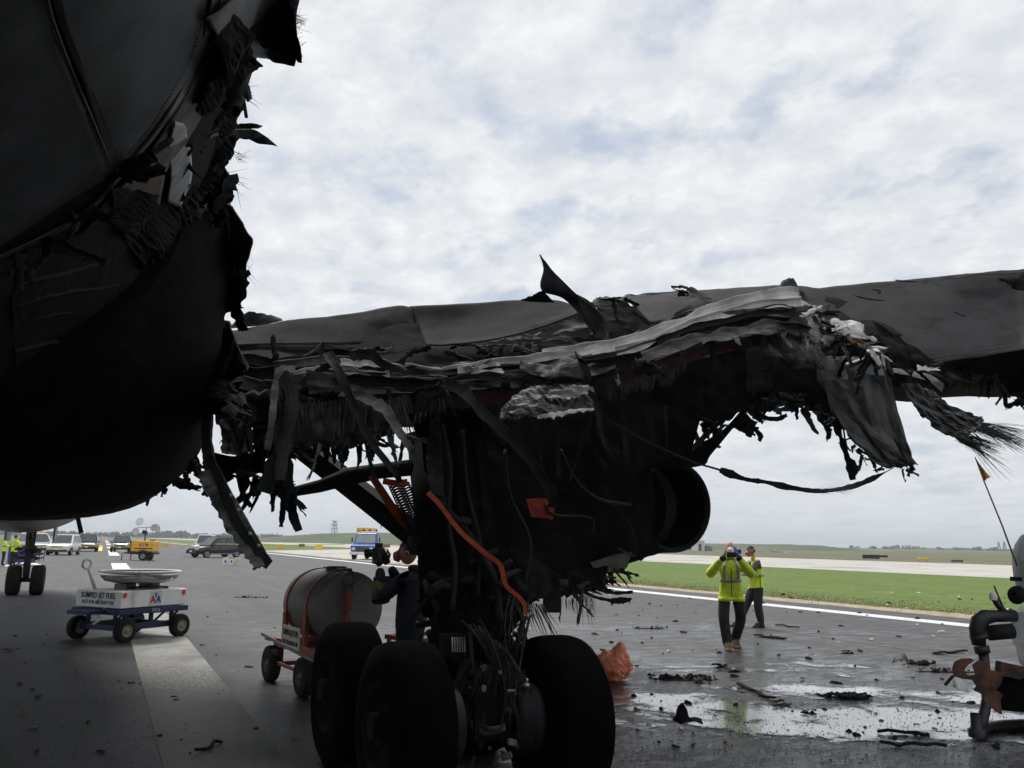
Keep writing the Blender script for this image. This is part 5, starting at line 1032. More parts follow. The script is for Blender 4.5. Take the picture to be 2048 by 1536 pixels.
GEAR = part(gm.build('main_landing_gear', MT['soot_deep'])); GEAR['label'] = 'sooty right main landing gear leg and bogie'
for dx in (-.57, .57):
    for dy in (-.71, .71):
        wheel(GEAR, MG + Vector((dx, dy, TR - .015)), (1, 0, 0), TR, TW, .29, MT['tyre_dark'], MT['soot_deep'])
        s = 1 if dx < 0 else -1
        MB().lathe([(0, .1), (0, .24), (.05, .25), (.06, .2), (.1, .24), (.11, .2), (.15, .24), (.16, .1)], MG + Vector((dx + s * .2, dy, TR - .015)), (s, 0, 0), 24).build('brake_pack', MT['char'], GEAR)
sheet('gear_door', [[(846, 1090, 6.75), (900, 1100, 6.5), (960, 1110, 6.45), (1040, 1130, 6.5)], [(838, 1160, 6.7), (900, 1180, 6.45), (970, 1180, 6.35), (1060, 1180, 6.4)], [(850, 1230, 6.7), (890, 1250, 6.4), (980, 1250, 6.3), (1040, 1240, 6.35)], [(870, 1268, 6.6), (900, 1290, 6.4), (960, 1300, 6.3), (1000, 1270, 6.35)]], MT['soot_deep'], GEAR, 30, 24, .1, 4, .02, rag=.12, ragL=.08, ragR=.1, rf=22, fold=.12, ff=8, seed=509)
sheet('side_panel', [[(826, 820, 6.9), (880, 812, 6.8), (960, 820, 6.8)], [(838, 920, 6.8), (890, 930, 6.65), (980, 940, 6.7)], [(850, 1020, 6.75), (900, 1040, 6.55), (990, 1040, 6.6)], [(838, 1100, 6.75), (890, 1120, 6.5), (1000, 1120, 6.5)]], MT['soot_deep'], GEAR, 24, 30, .08, 3, .02, ragL=.06, rag=.06, fold=.08, ff=6, seed=508)
hy = MB(); random.seed(18)
for k in range(60):
    c = P(random.uniform(850, 1060), random.uniform(1150, 1320), random.uniform(6.3, 6.9)); d = Vector((random.gauss(0, 1), random.gauss(0, 1), random.gauss(0, 1))).normalized() * random.uniform(.08, .3)
    hy.tube([c - d, c + d * .3 + Vector((0, 0, .04)), c + d], random.uniform(.008, .03), 6)
ho = hy.build('hydraulic_lines', MT['soot'], GEAR); ho['kind'] = 'stuff'
# broken metal bits glinting between the wheels
random.seed(44)
for k in range(46):
    px, py = random.uniform(935, 1055), random.uniform(1330, 1530)
    c = P(px, py, random.uniform(5.75, 6.6)); c.z = max(c.z, .06); m_ = MB(); s_ = random.uniform(.012, .045)
    m_.box((0, 0, 0), (s_, s_ * random.uniform(.6, 2.2), s_ * random.uniform(.3, .9)), bev=s_ * .15, taper=random.uniform(.5, 1))
    o = m_.build('brake_fragment', MT[random.choice(('glint', 'steel_dark', 'steel_dark', 'soot', 'char', 'tan_burn'))], GEAR); o.location = c
    o.rotation_euler = (random.uniform(0, 3), random.uniform(0, 3), random.uniform(0, 3))
sheet('heat_shield', [[(940, 1440, 5.9), (975, 1452, 5.85), (1010, 1446, 5.9)], [(945, 1466, 5.9), (975, 1474, 5.85), (1008, 1464, 5.9)]], MT['steel_dark'], GEAR, 12, 6, .03, 8, .005, rag=.04, seed=501)
# machined block with bright slots above the bogie
bk = MB(); c0, c1 = P(900, 1272, 6.25), P(932, 1306, 6.25)
bk.bar(P(880, 1290, 6.3), P(930, 1290, 6.3), .16, .16); bk.build('valve_block', MT['soot'], GEAR)
for k in range(6):
    x = 904 + k * 5; MB().bar(P(x, 1274, 6.19), P(x + 1, 1304, 6.19), .009, .009).build('bright_pipe', MT['glint'], GEAR)
for k, (a, b, w_) in enumerate((((585, 880, 7.5), (858, 1092, 6.9), .2),)):
    MB().bar(P(*a), P(*b), w_, .16).build('drag_brace', MT['soot'], GEAR)
MB().tube([P(575, 986, 7.1), P(640, 972, 7.0), P(700, 952, 6.95), P(760, 942, 6.9), P(850, 932, 6.8)], [.04, .055, .075, .065, .07], 10).build('side_link', MT['soot'], GEAR)
MB().tube([P(830, 1085, 6.9), P(862, 1088, 6.8), P(880, 1092, 6.7)], .1, 12).build('brace_pivot', MT['char'], GEAR)
def coil(a, b, r, turns, wr):
    a, b = Vector(a), Vector(b); d = (b - a); L = d.length; d.normalize(); u = d.orthogonal().normalized(); v = d.cross(u); n = turns * 12
    return [a + d * (L * i / n) + (u * math.cos(2 * math.pi * i / 12) + v * math.sin(2 * math.pi * i / 12)) * r for i in range(n + 1)], wr
for a, b in (((786, 968, 6.75), (838, 1086, 6.6)), ((808, 966, 6.75), (856, 1078, 6.6))):
    pts, wr = coil(P(*a), P(*b), .038, 22, .0075); MB().tube(pts, wr, 5).build('coil_spring', MT['soot'], GEAR)
pts, wr = coil(P(566, 935, 6.7), P(590, 985, 6.7), .03, 9, .006); MB().tube(pts, wr, 5).build('coil_spring', MT['soot'], GEAR)
sheet('gear_door', [[(850, 830, 7.1), (930, 826, 7.1), (1000, 840, 7.0)], [(868, 950, 6.9), (950, 960, 6.8), (1080, 960, 6.9)], [(880, 1060, 6.9), (980, 1070, 6.7), (1120, 1050, 6.9)], [(880, 1160, 6.9), (980, 1160, 6.6), (1110, 1150, 6.8)], [(860, 1225, 6.9), (950, 1240, 6.7), (1080, 1200, 6.8)]], MT['soot_deep'], GEAR, 28, 30, .07, 2, .02, rag=.1, rf=20, seed=510, label='crumpled black landing gear door')
sheet('gear_door', [[(1020, 1090, 6.6), (1060, 1110, 6.55), (1116, 1150, 6.5)], [(1020, 1140, 6.6), (1060, 1160, 6.5), (1118, 1174, 6.5)], [(1010, 1180, 6.6), (1050, 1200, 6.5), (1080, 1200, 6.5)]], MT['soot'], GEAR, 16, 14, .05, 4, .008, rag=.05, seed=511)
MB().box(P(1104, 1198, 6.6), (.14, .06, .2), Matrix.Rotation(-YAW, 4, 'Z')).build('hinge_block', MT['soot'], GEAR)
sheet('gear_door', [[(1100, 1140, 7.6), (1160, 1140, 7.8), (1216, 1130, 8.0)], [(1110, 1170, 7.6), (1160, 1170, 7.8), (1200, 1165, 8.0)], [(1120, 1196, 7.6), (1150, 1190, 7.8), (1190, 1176, 8.0)]], MT['soot_deep'], GEAR, 16, 12, .06, 4, .01, rag=.1, rf=22, seed=512)
ribbon('torn_strip', [(1180, 1165, 8.0), (1200, 1180, 7.9), (1230, 1186, 7.9), (1266, 1184, 7.9)], .03, MT['soot'], GEAR, 20, .3, seed=513, wob=.4)
ribbon('torn_strip', [(1160, 1180, 8.0), (1190, 1194, 7.9), (1216, 1200, 7.9), (1240, 1206, 7.9)], .03, MT['soot'], GEAR, 20, .3, seed=514, wob=.6)
sheet('torn_plate', [[(1218, 1198, 7.9), (1240, 1194, 7.9), (1264, 1194, 7.9)], [(1222, 1208, 7.9), (1242, 1208, 7.9), (1264, 1204, 7.9)]], MT['soot'], GEAR, 12, 6, .03, 8, rag=.04, ragtop=.04, ragR=.04, rf=30, seed=515)
strands('loose_wire', [(1000, 1180, 6.3), (1040, 1200, 6.3), (1090, 1210, 6.3)], MT['fibre_dark'], GEAR, 70, .5, .25, .004, .4, 516, Vector((.35, 0, -1)))
strands('loose_wire', [(900, 1230, 6.2), (960, 1260, 6.1), (1010, 1300, 6.0)], MT['fibre_dark'], GEAR, 60, .8, .2, .004, .4, 517, Vector((.3, -.1, -1)))
strands('loose_wire', [(1090, 1190, 6.6), (1130, 1200, 6.7), (1180, 1190, 7.0)], MT['fibre_dark'], GEAR, 60, .3, .2, .0022, .4, 518)
strands('loose_wire', [(840, 1120, 6.7), (860, 1180, 6.7), (850, 1210, 6.7)], MT['fibre_dark'], GEAR, 80, .35, .4, .004, .4, 519)
strands('loose_wire', [(935, 1320, 5.9), (980, 1330, 5.9), (1050, 1340, 5.95)], MT['fibre_dark'], GEAR, 60, .5, .25, .0035, .3, 522)
sheet('red_tag', [[(1052, 998, 6.6), (1084, 996, 6.6), (1110, 1000, 6.6)], [(1060, 1024, 6.6), (1086, 1026, 6.6), (1108, 1020, 6.6)], [(1062, 1034, 6.6), (1090, 1036, 6.6), (1106, 1040, 6.6)]], mat('dark red cloth', (.2, .02, .015), (.28, .035, .025), 9, .8), GEAR, 10, 8, .02, 6, seed=520)
sheet('side_panel', [[(862, 840, 6.6), (880, 836, 6.6)], [(852, 920, 6.5), (884, 900, 6.5)], [(862, 985, 6.4), (890, 995, 6.4)]], MT['char'], GEAR, 8, 16, .03, 5, .01, seed=521)

# nose landing gear far ahead
NB = G(92, 1190); NB = Vector((FX - .02, NB.y, 0)); NR = .44
ng = MB()
ng.tube([NB + Vector((0, 0, .45)), NB + Vector((0, 0, 1.2)), NB + Vector((0, .02, 1.21)), NB + Vector((0, .1, 2.4))], [.085, .085, .13, .14], 14)
ng.tube([NB + Vector((-.42, 0, NR)), NB + Vector((.42, 0, NR))], .06, 10)
NG = part(ng.build('nose_landing_gear', MT['steel_dark'])); NG['label'] = 'grimy nose landing gear with two tyres'
for dx in (-.31, .31): wheel(NG, NB + Vector((dx, 0, NR)), (1, 0, 0), NR, .36, .2, MT['tyre'], MT['steel_dark'])
MB().bar(NB + Vector((0, -.12, .5)), NB + Vector((0, -.45, .92)), .16, .06).bar(NB + Vector((0, -.45, .92)), NB + Vector((0, -.14, 1.3)), .14, .06).build('torque_link', MT['steel_dark'], NG)
hy = MB(); random.seed(8)
for k in range(26):
    hy.box(NB + Vector((random.uniform(-.32, .32), random.uniform(-.25, .1), random.uniform(1.05, 1.45))), (random.uniform(.06, .25), .08, random.uniform(.03, .09)), Matrix.Rotation(random.uniform(-.4, .4), 4, 'Y'), mi=random.choice((0, 0, 1)))
hy.build('steering_cluster', [MT['steel_dark'], MT['rust']], NG)
MB().tube([NB + Vector((0, .1, 1.6)), NB + Vector((0, -1.1, 2.2))], .07, 8).build('drag_brace', MT['steel_dark'], NG)
for s in (-1, 1):
    MB().box(NB + Vector((s * .62, .2, 1.85)), (.05, 1.3, .55)).build('gear_door', MT['alu_nose'], NG)
MB().box(P(158, 1046, 20), (.1, .06, .5), Matrix.Rotation(-.3, 4, 'Y')).build('belly_mast', MT['soot'], NG)

# orange tie-down straps wound on the gear: things of their own
ORIG = Vector((0, 0, 0))
t = ribbon('ratchet_strap', [(856, 985, 6.4), (880, 1010, 6.3), (920, 1062, 6.2), (970, 1106, 6.15), (1000, 1130, 6.1), (1012, 1170, 6.05), (1040, 1196, 6.05), (1050, 1214, 6.05), (1050, 1230, 6.05)], .038, MT['orange_web'], None, 60, .25, seed=601, taper=.75, thick=.004)
tag(t, 'long orange webbing strap slanting down across the black main landing gear', 'strap')
t = ribbon('ratchet_strap', [(742, 950, 6.85), (762, 980, 6.85), (790, 1022, 6.8), (822, 1058, 6.8)], .06, MT['orange_web'], None, 30, .2, seed=602, taper=1.2, thick=.004)
tag(t, 'short orange strap hanging left of the coil springs', 'strap')
t = ribbon('ratchet_strap', [(766, 962, 6.7), (790, 966, 6.65), (815, 964, 6.65)], .05, MT['orange_web'], None, 14, .1, seed=603, thick=.004)
tag(t, 'orange strap wrapped round the link above the coil springs', 'strap')
t = ribbon('ratchet_strap', [(936, 1200, 6.9), (944, 1225, 6.9), (946, 1256, 6.9)], .045, MT['orange_web'], None, 14, .1, seed=604, thick=.004)
tag(t, 'dim orange strap hanging straight down above the wheels', 'strap')

# pipes, rods and brackets standing proud of the black doors
rs = random.Random(12)
for k, (pts, r_, mm) in enumerate((([(884, 850, 6.4), (900, 940, 6.35), (896, 1040, 6.35), (910, 1130, 6.3), (905, 1220, 6.25)], .022, 'soot'), ([(925, 860, 6.5), (935, 980, 6.45), (960, 1090, 6.35), (955, 1190, 6.25)], .016, 'soot'), ([(870, 1000, 6.5), (930, 1060, 6.4), (985, 1150, 6.25), (1000, 1240, 6.2)], .03, 'soot'), ([(1010, 900, 6.7), (1020, 990, 6.6), (1060, 1080, 6.5), (1050, 1170, 6.4)], .014, 'soot'), ([(1120, 900, 7.0), (1150, 960, 7.1), (1200, 1000, 7.4), (1260, 1010, 7.8)], .02, 'soot'), ([(860, 1150, 6.55), (900, 1165, 6.4), (950, 1160, 6.3)], .035, 'soot'), ([(1090, 1010, 6.6), (1110, 1030, 6.6), (1180, 1036, 7.0), (1186, 1070, 7.0)], .01, 'soot'), ([(960, 1240, 6.2), (985, 1290, 6.0), (1010, 1380, 5.9), (1000, 1460, 5.9)], .012, 'soot'), ([(940, 1250, 6.2), (945, 1330, 6.0), (965, 1420, 5.9), (960, 1500, 5.9)], .016, 'soot'), ([(1060, 1230, 6.2), (1045, 1300, 6.1), (1030, 1390, 6.0)], .01, 'char'))):
    R_ = [P(*p) for p in pts]; MB().tube([cr(R_, i / 24) for i in range(25)], r_, 8).build('hydraulic_pipe', MT[mm], GEAR)
for k in range(6):
    c = P(rs.uniform(860, 1040), rs.uniform(900, 1240), rs.uniform(6.25, 6.4)); b_ = MB().box((0, 0, 0), (rs.uniform(.04, .12), .03, rs.uniform(.03, .09)), bev=.006); o = b_.build('bracket', MT['soot'], GEAR)
    o.location = c; o.rotation_euler = (rs.uniform(-.4, .4), rs.uniform(-.5, .5), -YAW + rs.uniform(-.4, .4))
# ================================================================== carts and trailers
def text_mesh(name, s, size, m, parent, mtx, bold=0.0, sx=1.0, depth=.002):
    c = bpy.data.curves.new(name, 'FONT'); c.body = s; c.size = size; c.extrude = depth; c.offset = bold; c.align_x = 'CENTER'; c.align_y = 'CENTER'; c.resolution_u = 2
    tmp = bpy.data.objects.new(name, c); COL.objects.link(tmp)
    dg = bpy.context.evaluated_depsgraph_get(); me = bpy.data.meshes.new_from_object(tmp.evaluated_get(dg))
    bpy.data.objects.remove(tmp)
    me.materials.clear(); me.materials.append(m)
    o = link(bpy.data.objects.new(name, me), parent); o.matrix_local = mtx @ Matrix.Diagonal((sx, 1, 1, 1))
    return o
def face_mtx(c, right, up):
    r = Vector(right).normalized(); u = Vector(up).normalized(); n = r.cross(u)
    return Matrix(((r.x, u.x, n.x, c[0]), (r.y, u.y, n.y, c[1]), (r.z, u.z, n.z, c[2]), (0, 0, 0, 1)))
X, Y, Z = Vector((1, 0, 0)), Vector((0, 1, 0)), Vector((0, 0, 1))
MT['wheel_tan'] = mat('muddy wheel hub', (.2, .17, .12), (.33, .29, .21), 14, .7)
MT['red_letter'] = mat('red letter', (.5, .03, .03)); MT['blue_letter'] = mat('blue letter', (.02, .1, .3))
MT['stencil'] = mat('pale stencil', (.5, .52, .58))
# ---------------------------------------------------------------- white sump cart
zb = .56
c0, c1, c2 = G(240, 1218, zb), G(371, 1208, zb), G(178, 1210, zb)
ex = (c1 - c0); Lx = ex.length; ex.normalize(); ey = Vector((-ex.y, ex.x, 0)); Ly = max(.9, min(1.5, abs((c2 - c0).dot(ey))))
cen = c0 + ex * Lx / 2 + ey * Ly / 2; cen.z = 0
T = thing('fuel_sump_cart', 'white sumped jet fuel cart with round steel pan on a navy frame', 'cart', cen, math.atan2(ex.y, ex.x))
print('CART', Lx, Ly, (c2 - c0).dot(ey))
hx, hy = Lx / 2, Ly / 2
MB().box((0, 0, .70), (Lx, Ly, .28), bev=.012).build('tank_box', MT['white'], T)
pan = MB(); pcx, pcz = .12, 1.13
pan.lathe([(-.17, .01), (-.165, .4), (-.14, .55), (-.08, .62), (.01, .645), (.01, .665), (-.08, .64), (-.15, .57), (-.185, .42), (-.195, .01)], (pcx, .0, pcz), Z, 44, closed=False)
po = pan.build('drain_pan', MT['stainless'], T)
MB().lathe([(-.005, .655), (.005, .69), (.02, .695), (.03, .675), (.025, .65), (.01, .64)], (pcx, 0, pcz), Z, 44).build('rolled_rim', MT['white'], po)
for dx in (-.3, .22):
    MB().box((pcx + dx, 0, .885), (.2, .3, .1)).build('pan_bracket', MT['steel_dark'], T)
MB().tube([(-.2, -.2, .87), (.1, -.25, .89), (.5, -.3, .86)], .02, 6).build('drain_hose', MT['black'], T)
fr_ = MB().box((0, 0, .5), (Lx + .1, Ly + .06, .09), bev=.01); fr_.box((-hx - .2, 0, .5), (.35, .5, .06))
fro = fr_.build('bed_frame', MT['blue_cart'], T)
lf = MB()
for s in (-1, 1):
    lf.bar((-hx + .1, s * hy * .8, .24), (hx - .1, s * hy * .8, .24), .08, .1)
    for x in (-hx + .2, .05, hx - .2): lf.bar((x, s * hy * .8, .24), (x, s * hy * .8, .5), .06, .05)
    lf.bar((.1, s * hy * .8, .28), (.35, s * hy * .8, .46), .03, .03); lf.bar((.45, s * hy * .8, .26), (.65, s * hy * .8, .46), .03, .03)
for x in (-hx + .15, hx - .15): lf.bar((x, -hy, .22), (x, hy, .22), .08, .08)
lf.build('chassis', MT['blue_cart'], T)
for x in (-hx + .12, hx - .12):
    for s in (-1, 1): wheel(T, (x, s * (hy + .02), .2), (0, 1, 0), .2, .13, .1, MT['tyre'], MT['wheel_tan'])
tb = MB().tube([(-hx + .05, hy * .3, .86), (-hx - .13, hy * .3, 1.22)], .028, 8)
tb.lathe([(.085 + .02 * math.cos(a), .02 * math.sin(a)) for a in ()] or [(-.02, .06), (.02, .06), (.02, .095), (-.02, .095)], (-hx - .155, hy * .3, 1.28), (0.1, 1, 0), 20, closed=True)
tb.build('tow_handle', MT['white'], T)
MB().tube([(-hx + .02, -hy * .3, .56), (-hx - .1, -hy * .3, .46), (-hx - .08, -hy * .35, .36), (-hx - .14, -hy * .2, .3)], .018, 6).build('safety_chain', MT['white'], T)
# end with the warning lettering faces -x, long side with the emblem faces -y
text_mesh('lettering', 'SUMPED JET FUEL', .13, MT['ink'], T, face_mtx((-hx - .004, 0, .755), (0, -1, 0), Z), .0015, .84 * Ly / 1.1)
text_mesh('lettering', 'NOT FOR AIRCRAFT USE', .09, MT['ink'], T, face_mtx((-hx - .004, 0, .645), (0, -1, 0), Z), .0, .78 * Ly / 1.1)
fm = face_mtx((.02, -hy - .004, .7), X, Z)
MB().box((.02, -hy - .003, .7), (.25, .004, .24)).build('emblem_plate', mat('emblem plate', (.55, .55, .53), (.6, .6, .58), 5, .5), T)
text_mesh('emblem_letter', 'A', .17, MT['red_letter'], T, face_mtx((-.045, -hy - .008, .675), X, Z), .006, .9)
text_mesh('emblem_letter', 'A', .17, MT['blue_letter'], T, face_mtx((.075, -hy - .008, .675), X, Z), .006, .9)
MB().prism([(-.01, -hy - .006, .8), (.015, -hy - .006, .78), (.04, -hy - .006, .8), (.03, -hy - .006, .74), (.012, -hy - .006, .7), (0, -hy - .006, .73)], (0, 0, 0), (0, -.004, 0)).build('emblem_bird', MT['blue_letter'], T)
text_mesh('lettering', 'NY-6', .075, MT['stencil'], T, face_mtx((.02, -hy - .036, .5), X, Z), .001)
text_mesh('lettering', 'NY-6', .06, MT['stencil'], T, face_mtx((-hx - .056, .1, .5), -Y, Z), .001)
for dx in (-hx + .07, hx - .07): MB().cyl((dx, -hy, .775), (0, -1, 0), .008, .045, 20).build('reflector', MT['red_dot'], T)

# ---------------------------------------------------------------- red cart with the grey tank
w1, w2 = G(540, 1362), G(606, 1393)
ax_ = (w2 - w1); ax_.z = 0; wb = ax_.length; ax_.normalize(); pr = Vector((-ax_.y, ax_.x, 0))
if pr.dot(_R) < 0: pr = -pr
print('TANK wb', wb)
cen = (w1 + w2) / 2 + pr * .52; cen.z = 0
T = thing('fuel_tank_cart', 'grey sumped jet fuel tank strapped on a faded red four wheel cart', 'cart', cen, math.atan2(ax_.y, ax_.x))
ys = 1 if Vector((-ax_.y, ax_.x, 0)).dot(pr) > 0 else -1        # local y of the far side
TL, TRr, TZ = 1.12, .43, .95
tk = MB().lathe([(-TL / 2 - .1, .01), (-TL / 2 - .095, .14), (-TL / 2 - .075, .27), (-TL / 2 - .04, .37), (-TL / 2, TRr), (TL / 2, TRr), (TL / 2 + .03, .38), (TL / 2 + .05, .27), (TL / 2 + .06, .14), (TL / 2 + .062, .01)], (0, 0, TZ), X, 44)
tko = tk.build('tank', MT['tank_grey'], T)
for x in (-.42, .3):
    MB().lathe([(-.025, TRr + .003), (-.025, TRr + .012), (.025, TRr + .012), (.025, TRr + .003)], (x, 0, TZ), X, 44, closed=True).build('tank_strap', MT['red_cart'], T)
MB().lathe([(0, .13), (.05, .13), (.06, .1), (.06, .01)], (.1, 0, TZ + TRr - .01), Z, 20).build('hatch', MT['steel_dark'], T)
MB().bar((-.2, -.05 * ys, TZ + TRr + .02), (.45, -.05 * ys, TZ + TRr + .02), .03, .02).build('vent_pipe', MT['black'], T)
MB().tube([(.4, 0, TZ + TRr + .02), (.56, 0, TZ + TRr + .015)], .02, 8).build('filler_neck', MT['black'], T)
cf = MB()
for s in (-1, 1):
    cf.bar((-.72, s * .44, .47), (.75, s * .44, .47), .06, .1)
    for x in (-.42, .3): cf.bar((x, s * .43, .45), (x, s * .43, TZ - .1), .1, .05)
for x in (-.7, -.2, .3, .73): cf.bar((x, -.44, .46), (x, .44, .46), .06, .08)
cf.build('cart_frame', MT['red_cart'], T)
rail = MB().bar((-.55, -.5 * ys, .24), (.5, -.5 * ys, .24), .035, .035).bar((-.55, .5 * ys, .24), (.5, .5 * ys, .24), .035, .035)
for x in (-.55, .5):
    rail.bar((x, -.5, .21), (x, .5, .21), .05, .05)
    for s in (-1, 1): rail.bar((x, s * .42, .21), (x, s * .42, .46), .05, .05)
rail.build('axle_frame', MT['red_cart'], T)
for x in (-wb / 2, wb / 2):
    for s in (-1, 1): wheel(T, (x, s * .52, .215), (0, 1, 0), .215, .14, .1, MT['tyre'], MT['steel_dark'])
sy = -.47 * ys
MB().box((-.06, sy, .57), (.62, .012, .27)).build('warning_sign', MT['cream'], T)
fr_right = X if ys > 0 else -X
text_mesh('lettering', 'SUMPED JET FUEL', .1, MT['ink'], T, face_mtx((-.06, sy - .012 * ys, .625), fr_right, Z), .0, .7)
text_mesh('lettering', 'NOT FOR AIRCRAFT USE', .078, MT['ink'], T, face_mtx((-.06, sy - .012 * ys, .51), fr_right, Z), -.001, .62)
hd = MB().bar((.72, -.1 * ys, .45), (.74, -.1 * ys, 1.18), .09, .05); hd.build('tow_bar', MT['red_cart'], T)
ring = MB(); ring.lathe([(-.02, .06), (.02, .06), (.02, .095), (-.02, .095)], (.745, -.1 * ys, 1.29), X, 22, closed=True); ring.box((.745, -.1 * ys, 1.18), (.05, .1, .08)); ring.build('tow_eye', MT['steel_dark'], T)
inv = Matrix.Translation(cen) @ Matrix.Rotation(math.atan2(ax_.y, ax_.x), 4, 'Z'); inv = inv.inverted()
MB().tube([inv @ P(524, 1268, 9.1), inv @ P(640, 1330, 8.4)], .016, 8).build('grab_rail', MT['steel'], T)
MB().bar((-.75, -.5 * ys, .5), (-.55, -.5 * ys, .5), .16, .02).build('mudguard', MT['red_cart'], T)
# small red trolley seen through the gear behind
gq = P(900, 1300, 10.6); gq.z = 0
T = thing('red_trolley', 'low red tube trolley half hidden behind the black wheels', 'trolley', gq, .3)
rt = MB()
for s in (-.3, .3):
    rt.bar((-.75, s, .62), (.55, s, .62), .05, .05)
    for x in (-.7, -.25, .2, .5): rt.bar((x, s, .12), (x, s, .62), .04, .04)
    rt.bar((-.7, s, .25), (-.25, s, .6), .03, .03); rt.bar((.2, s, .25), (.5, s, .6), .03, .03)
for x in (-.72, .52): rt.bar((x, -.3, .62), (x, .3, .62), .05, .05)
rt.build('tube_frame', MT['red_cart'], T)
MB().box((-.1, 0, .3), (1.2, .55, .05)).build('deck', MT['white'], T)
for x in (-.6, .45):
    for s in (-.3, .3): wheel(T, (x, s, .12), (0, 1, 0), .12, .06, .06, MT['tyre'], MT['steel_dark'])

# ---------------------------------------------------------------- yellow light tower
bl_, br_ = G(262, 1121), G(312, 1121)
base = (bl_ + br_) / 2
T = thing('light_tower', 'yellow towable light tower with four lamps folded above it', 'light tower', base, -YAW)
W_ = (br_ - bl_).length
s = W_ / 1.7
MB().box((0, 0, 1.02 * s), (1.72 * s, 1.0 * s, .78 * s), bev=.06).build('housing', MT['yellow'], T)
MB().box((-.82 * s, -.02, 1.0 * s), (.06, 1.04 * s, .84 * s)).build('end_door', MT['rust'], T)
MB().box((0, 0, .52 * s), (1.8 * s, .9 * s, .16 * s)).build('chassis', MT['black'], T)
MB().box((-1.15 * s, 0, .52 * s), (.7 * s, .1, .1)).build('drawbar', MT['black'], T)
MB().box((-1.55 * s, 0, .62 * s), (.5 * s, .3, .12)).build('tongue_cover', MT['white'], T)
for x in (-.75, .8, -1.4):
    MB().tube([(x * s, -.45 * s, .0), (x * s, -.45 * s, .55 * s)], .035, 8).build('jack_leg', MT['black'], T)
for sy_ in (-.5, .5):
    wheel(T, (.15 * s, sy_ * s, .33 * s), (0, 1, 0), .33 * s, .2, .19 * s, MT['tyre'], MT['steel'])
fd = MB()
for k in range(9):
    a0, a1 = math.pi * (.08 + .84 * k / 9), math.pi * (.08 + .84 * (k + 1) / 9)
    fd.bar((.15 * s + .42 * s * math.cos(a0), -.56 * s, .33 * s + .42 * s * math.sin(a0)), (.15 * s + .42 * s * math.cos(a1), -.56 * s, .33 * s + .42 * s * math.sin(a1)), .22, .04)
fd.build('mudguard', MT['black'], T)
MB().box((.12 * s, -.505 * s, 1.12 * s), (.62 * s, .012, .17 * s)).build('name_plate', mat('red plate', (.45, .02, .02)), T)
text_mesh('lettering', 'Patten', .15 * s, MT['white'], T, face_mtx((.1 * s, -.515 * s, 1.12 * s), X, Z), .003)
MB().box((.1 * s, -.503 * s, .86 * s), (1.3 * s, .008, .07 * s)).build('data_strip', MT['black'], T)
MB().tube([(-.05 * s, 0, 1.3 * s), (-.05 * s, 0, 2.15 * s)], .05, 8).build('mast', MT['black'], T)
MB().box((-.1 * s, 0, 2.0 * s), (.35 * s, .2, .25 * s), Matrix.Rotation(.4, 4, 'Y')).build('mast_head', MT['black'], T)
MB().bar((-.75 * s, 0, 2.32 * s), (.85 * s, 0, 2.4 * s), .05, .05).build('lamp_bar', MT['steel'], T)
MB().tube([(-.05 * s, 0, 2.1 * s), (.0, 0, 2.4 * s)], .03, 8).build('lamp_post', MT['steel'], T)
for (x, z, d, r) in ((-.5, 2.75, (-.25, -1, .35), .3), (-.72, 2.05, (-.1, -1, -.1), .27), (.55, 2.4, (.5, -.6, -.4), .28), (.85, 2.32, (-.5, -1, -.25), .3)):
    L_ = MB().lathe([(-.06, .02), (-.05, .1), (0, r * .8 * s), (.07, r * s), (.09, r * s)], (x * s, -.05, z * s), d, 24).build('lamp_head', MT['white'], T)
    MB().lathe([(.085, .01), (.088, r * .93 * s)], (x * s, -.05, z * s), d, 24).build('lens', MT['headlamp'], L_)
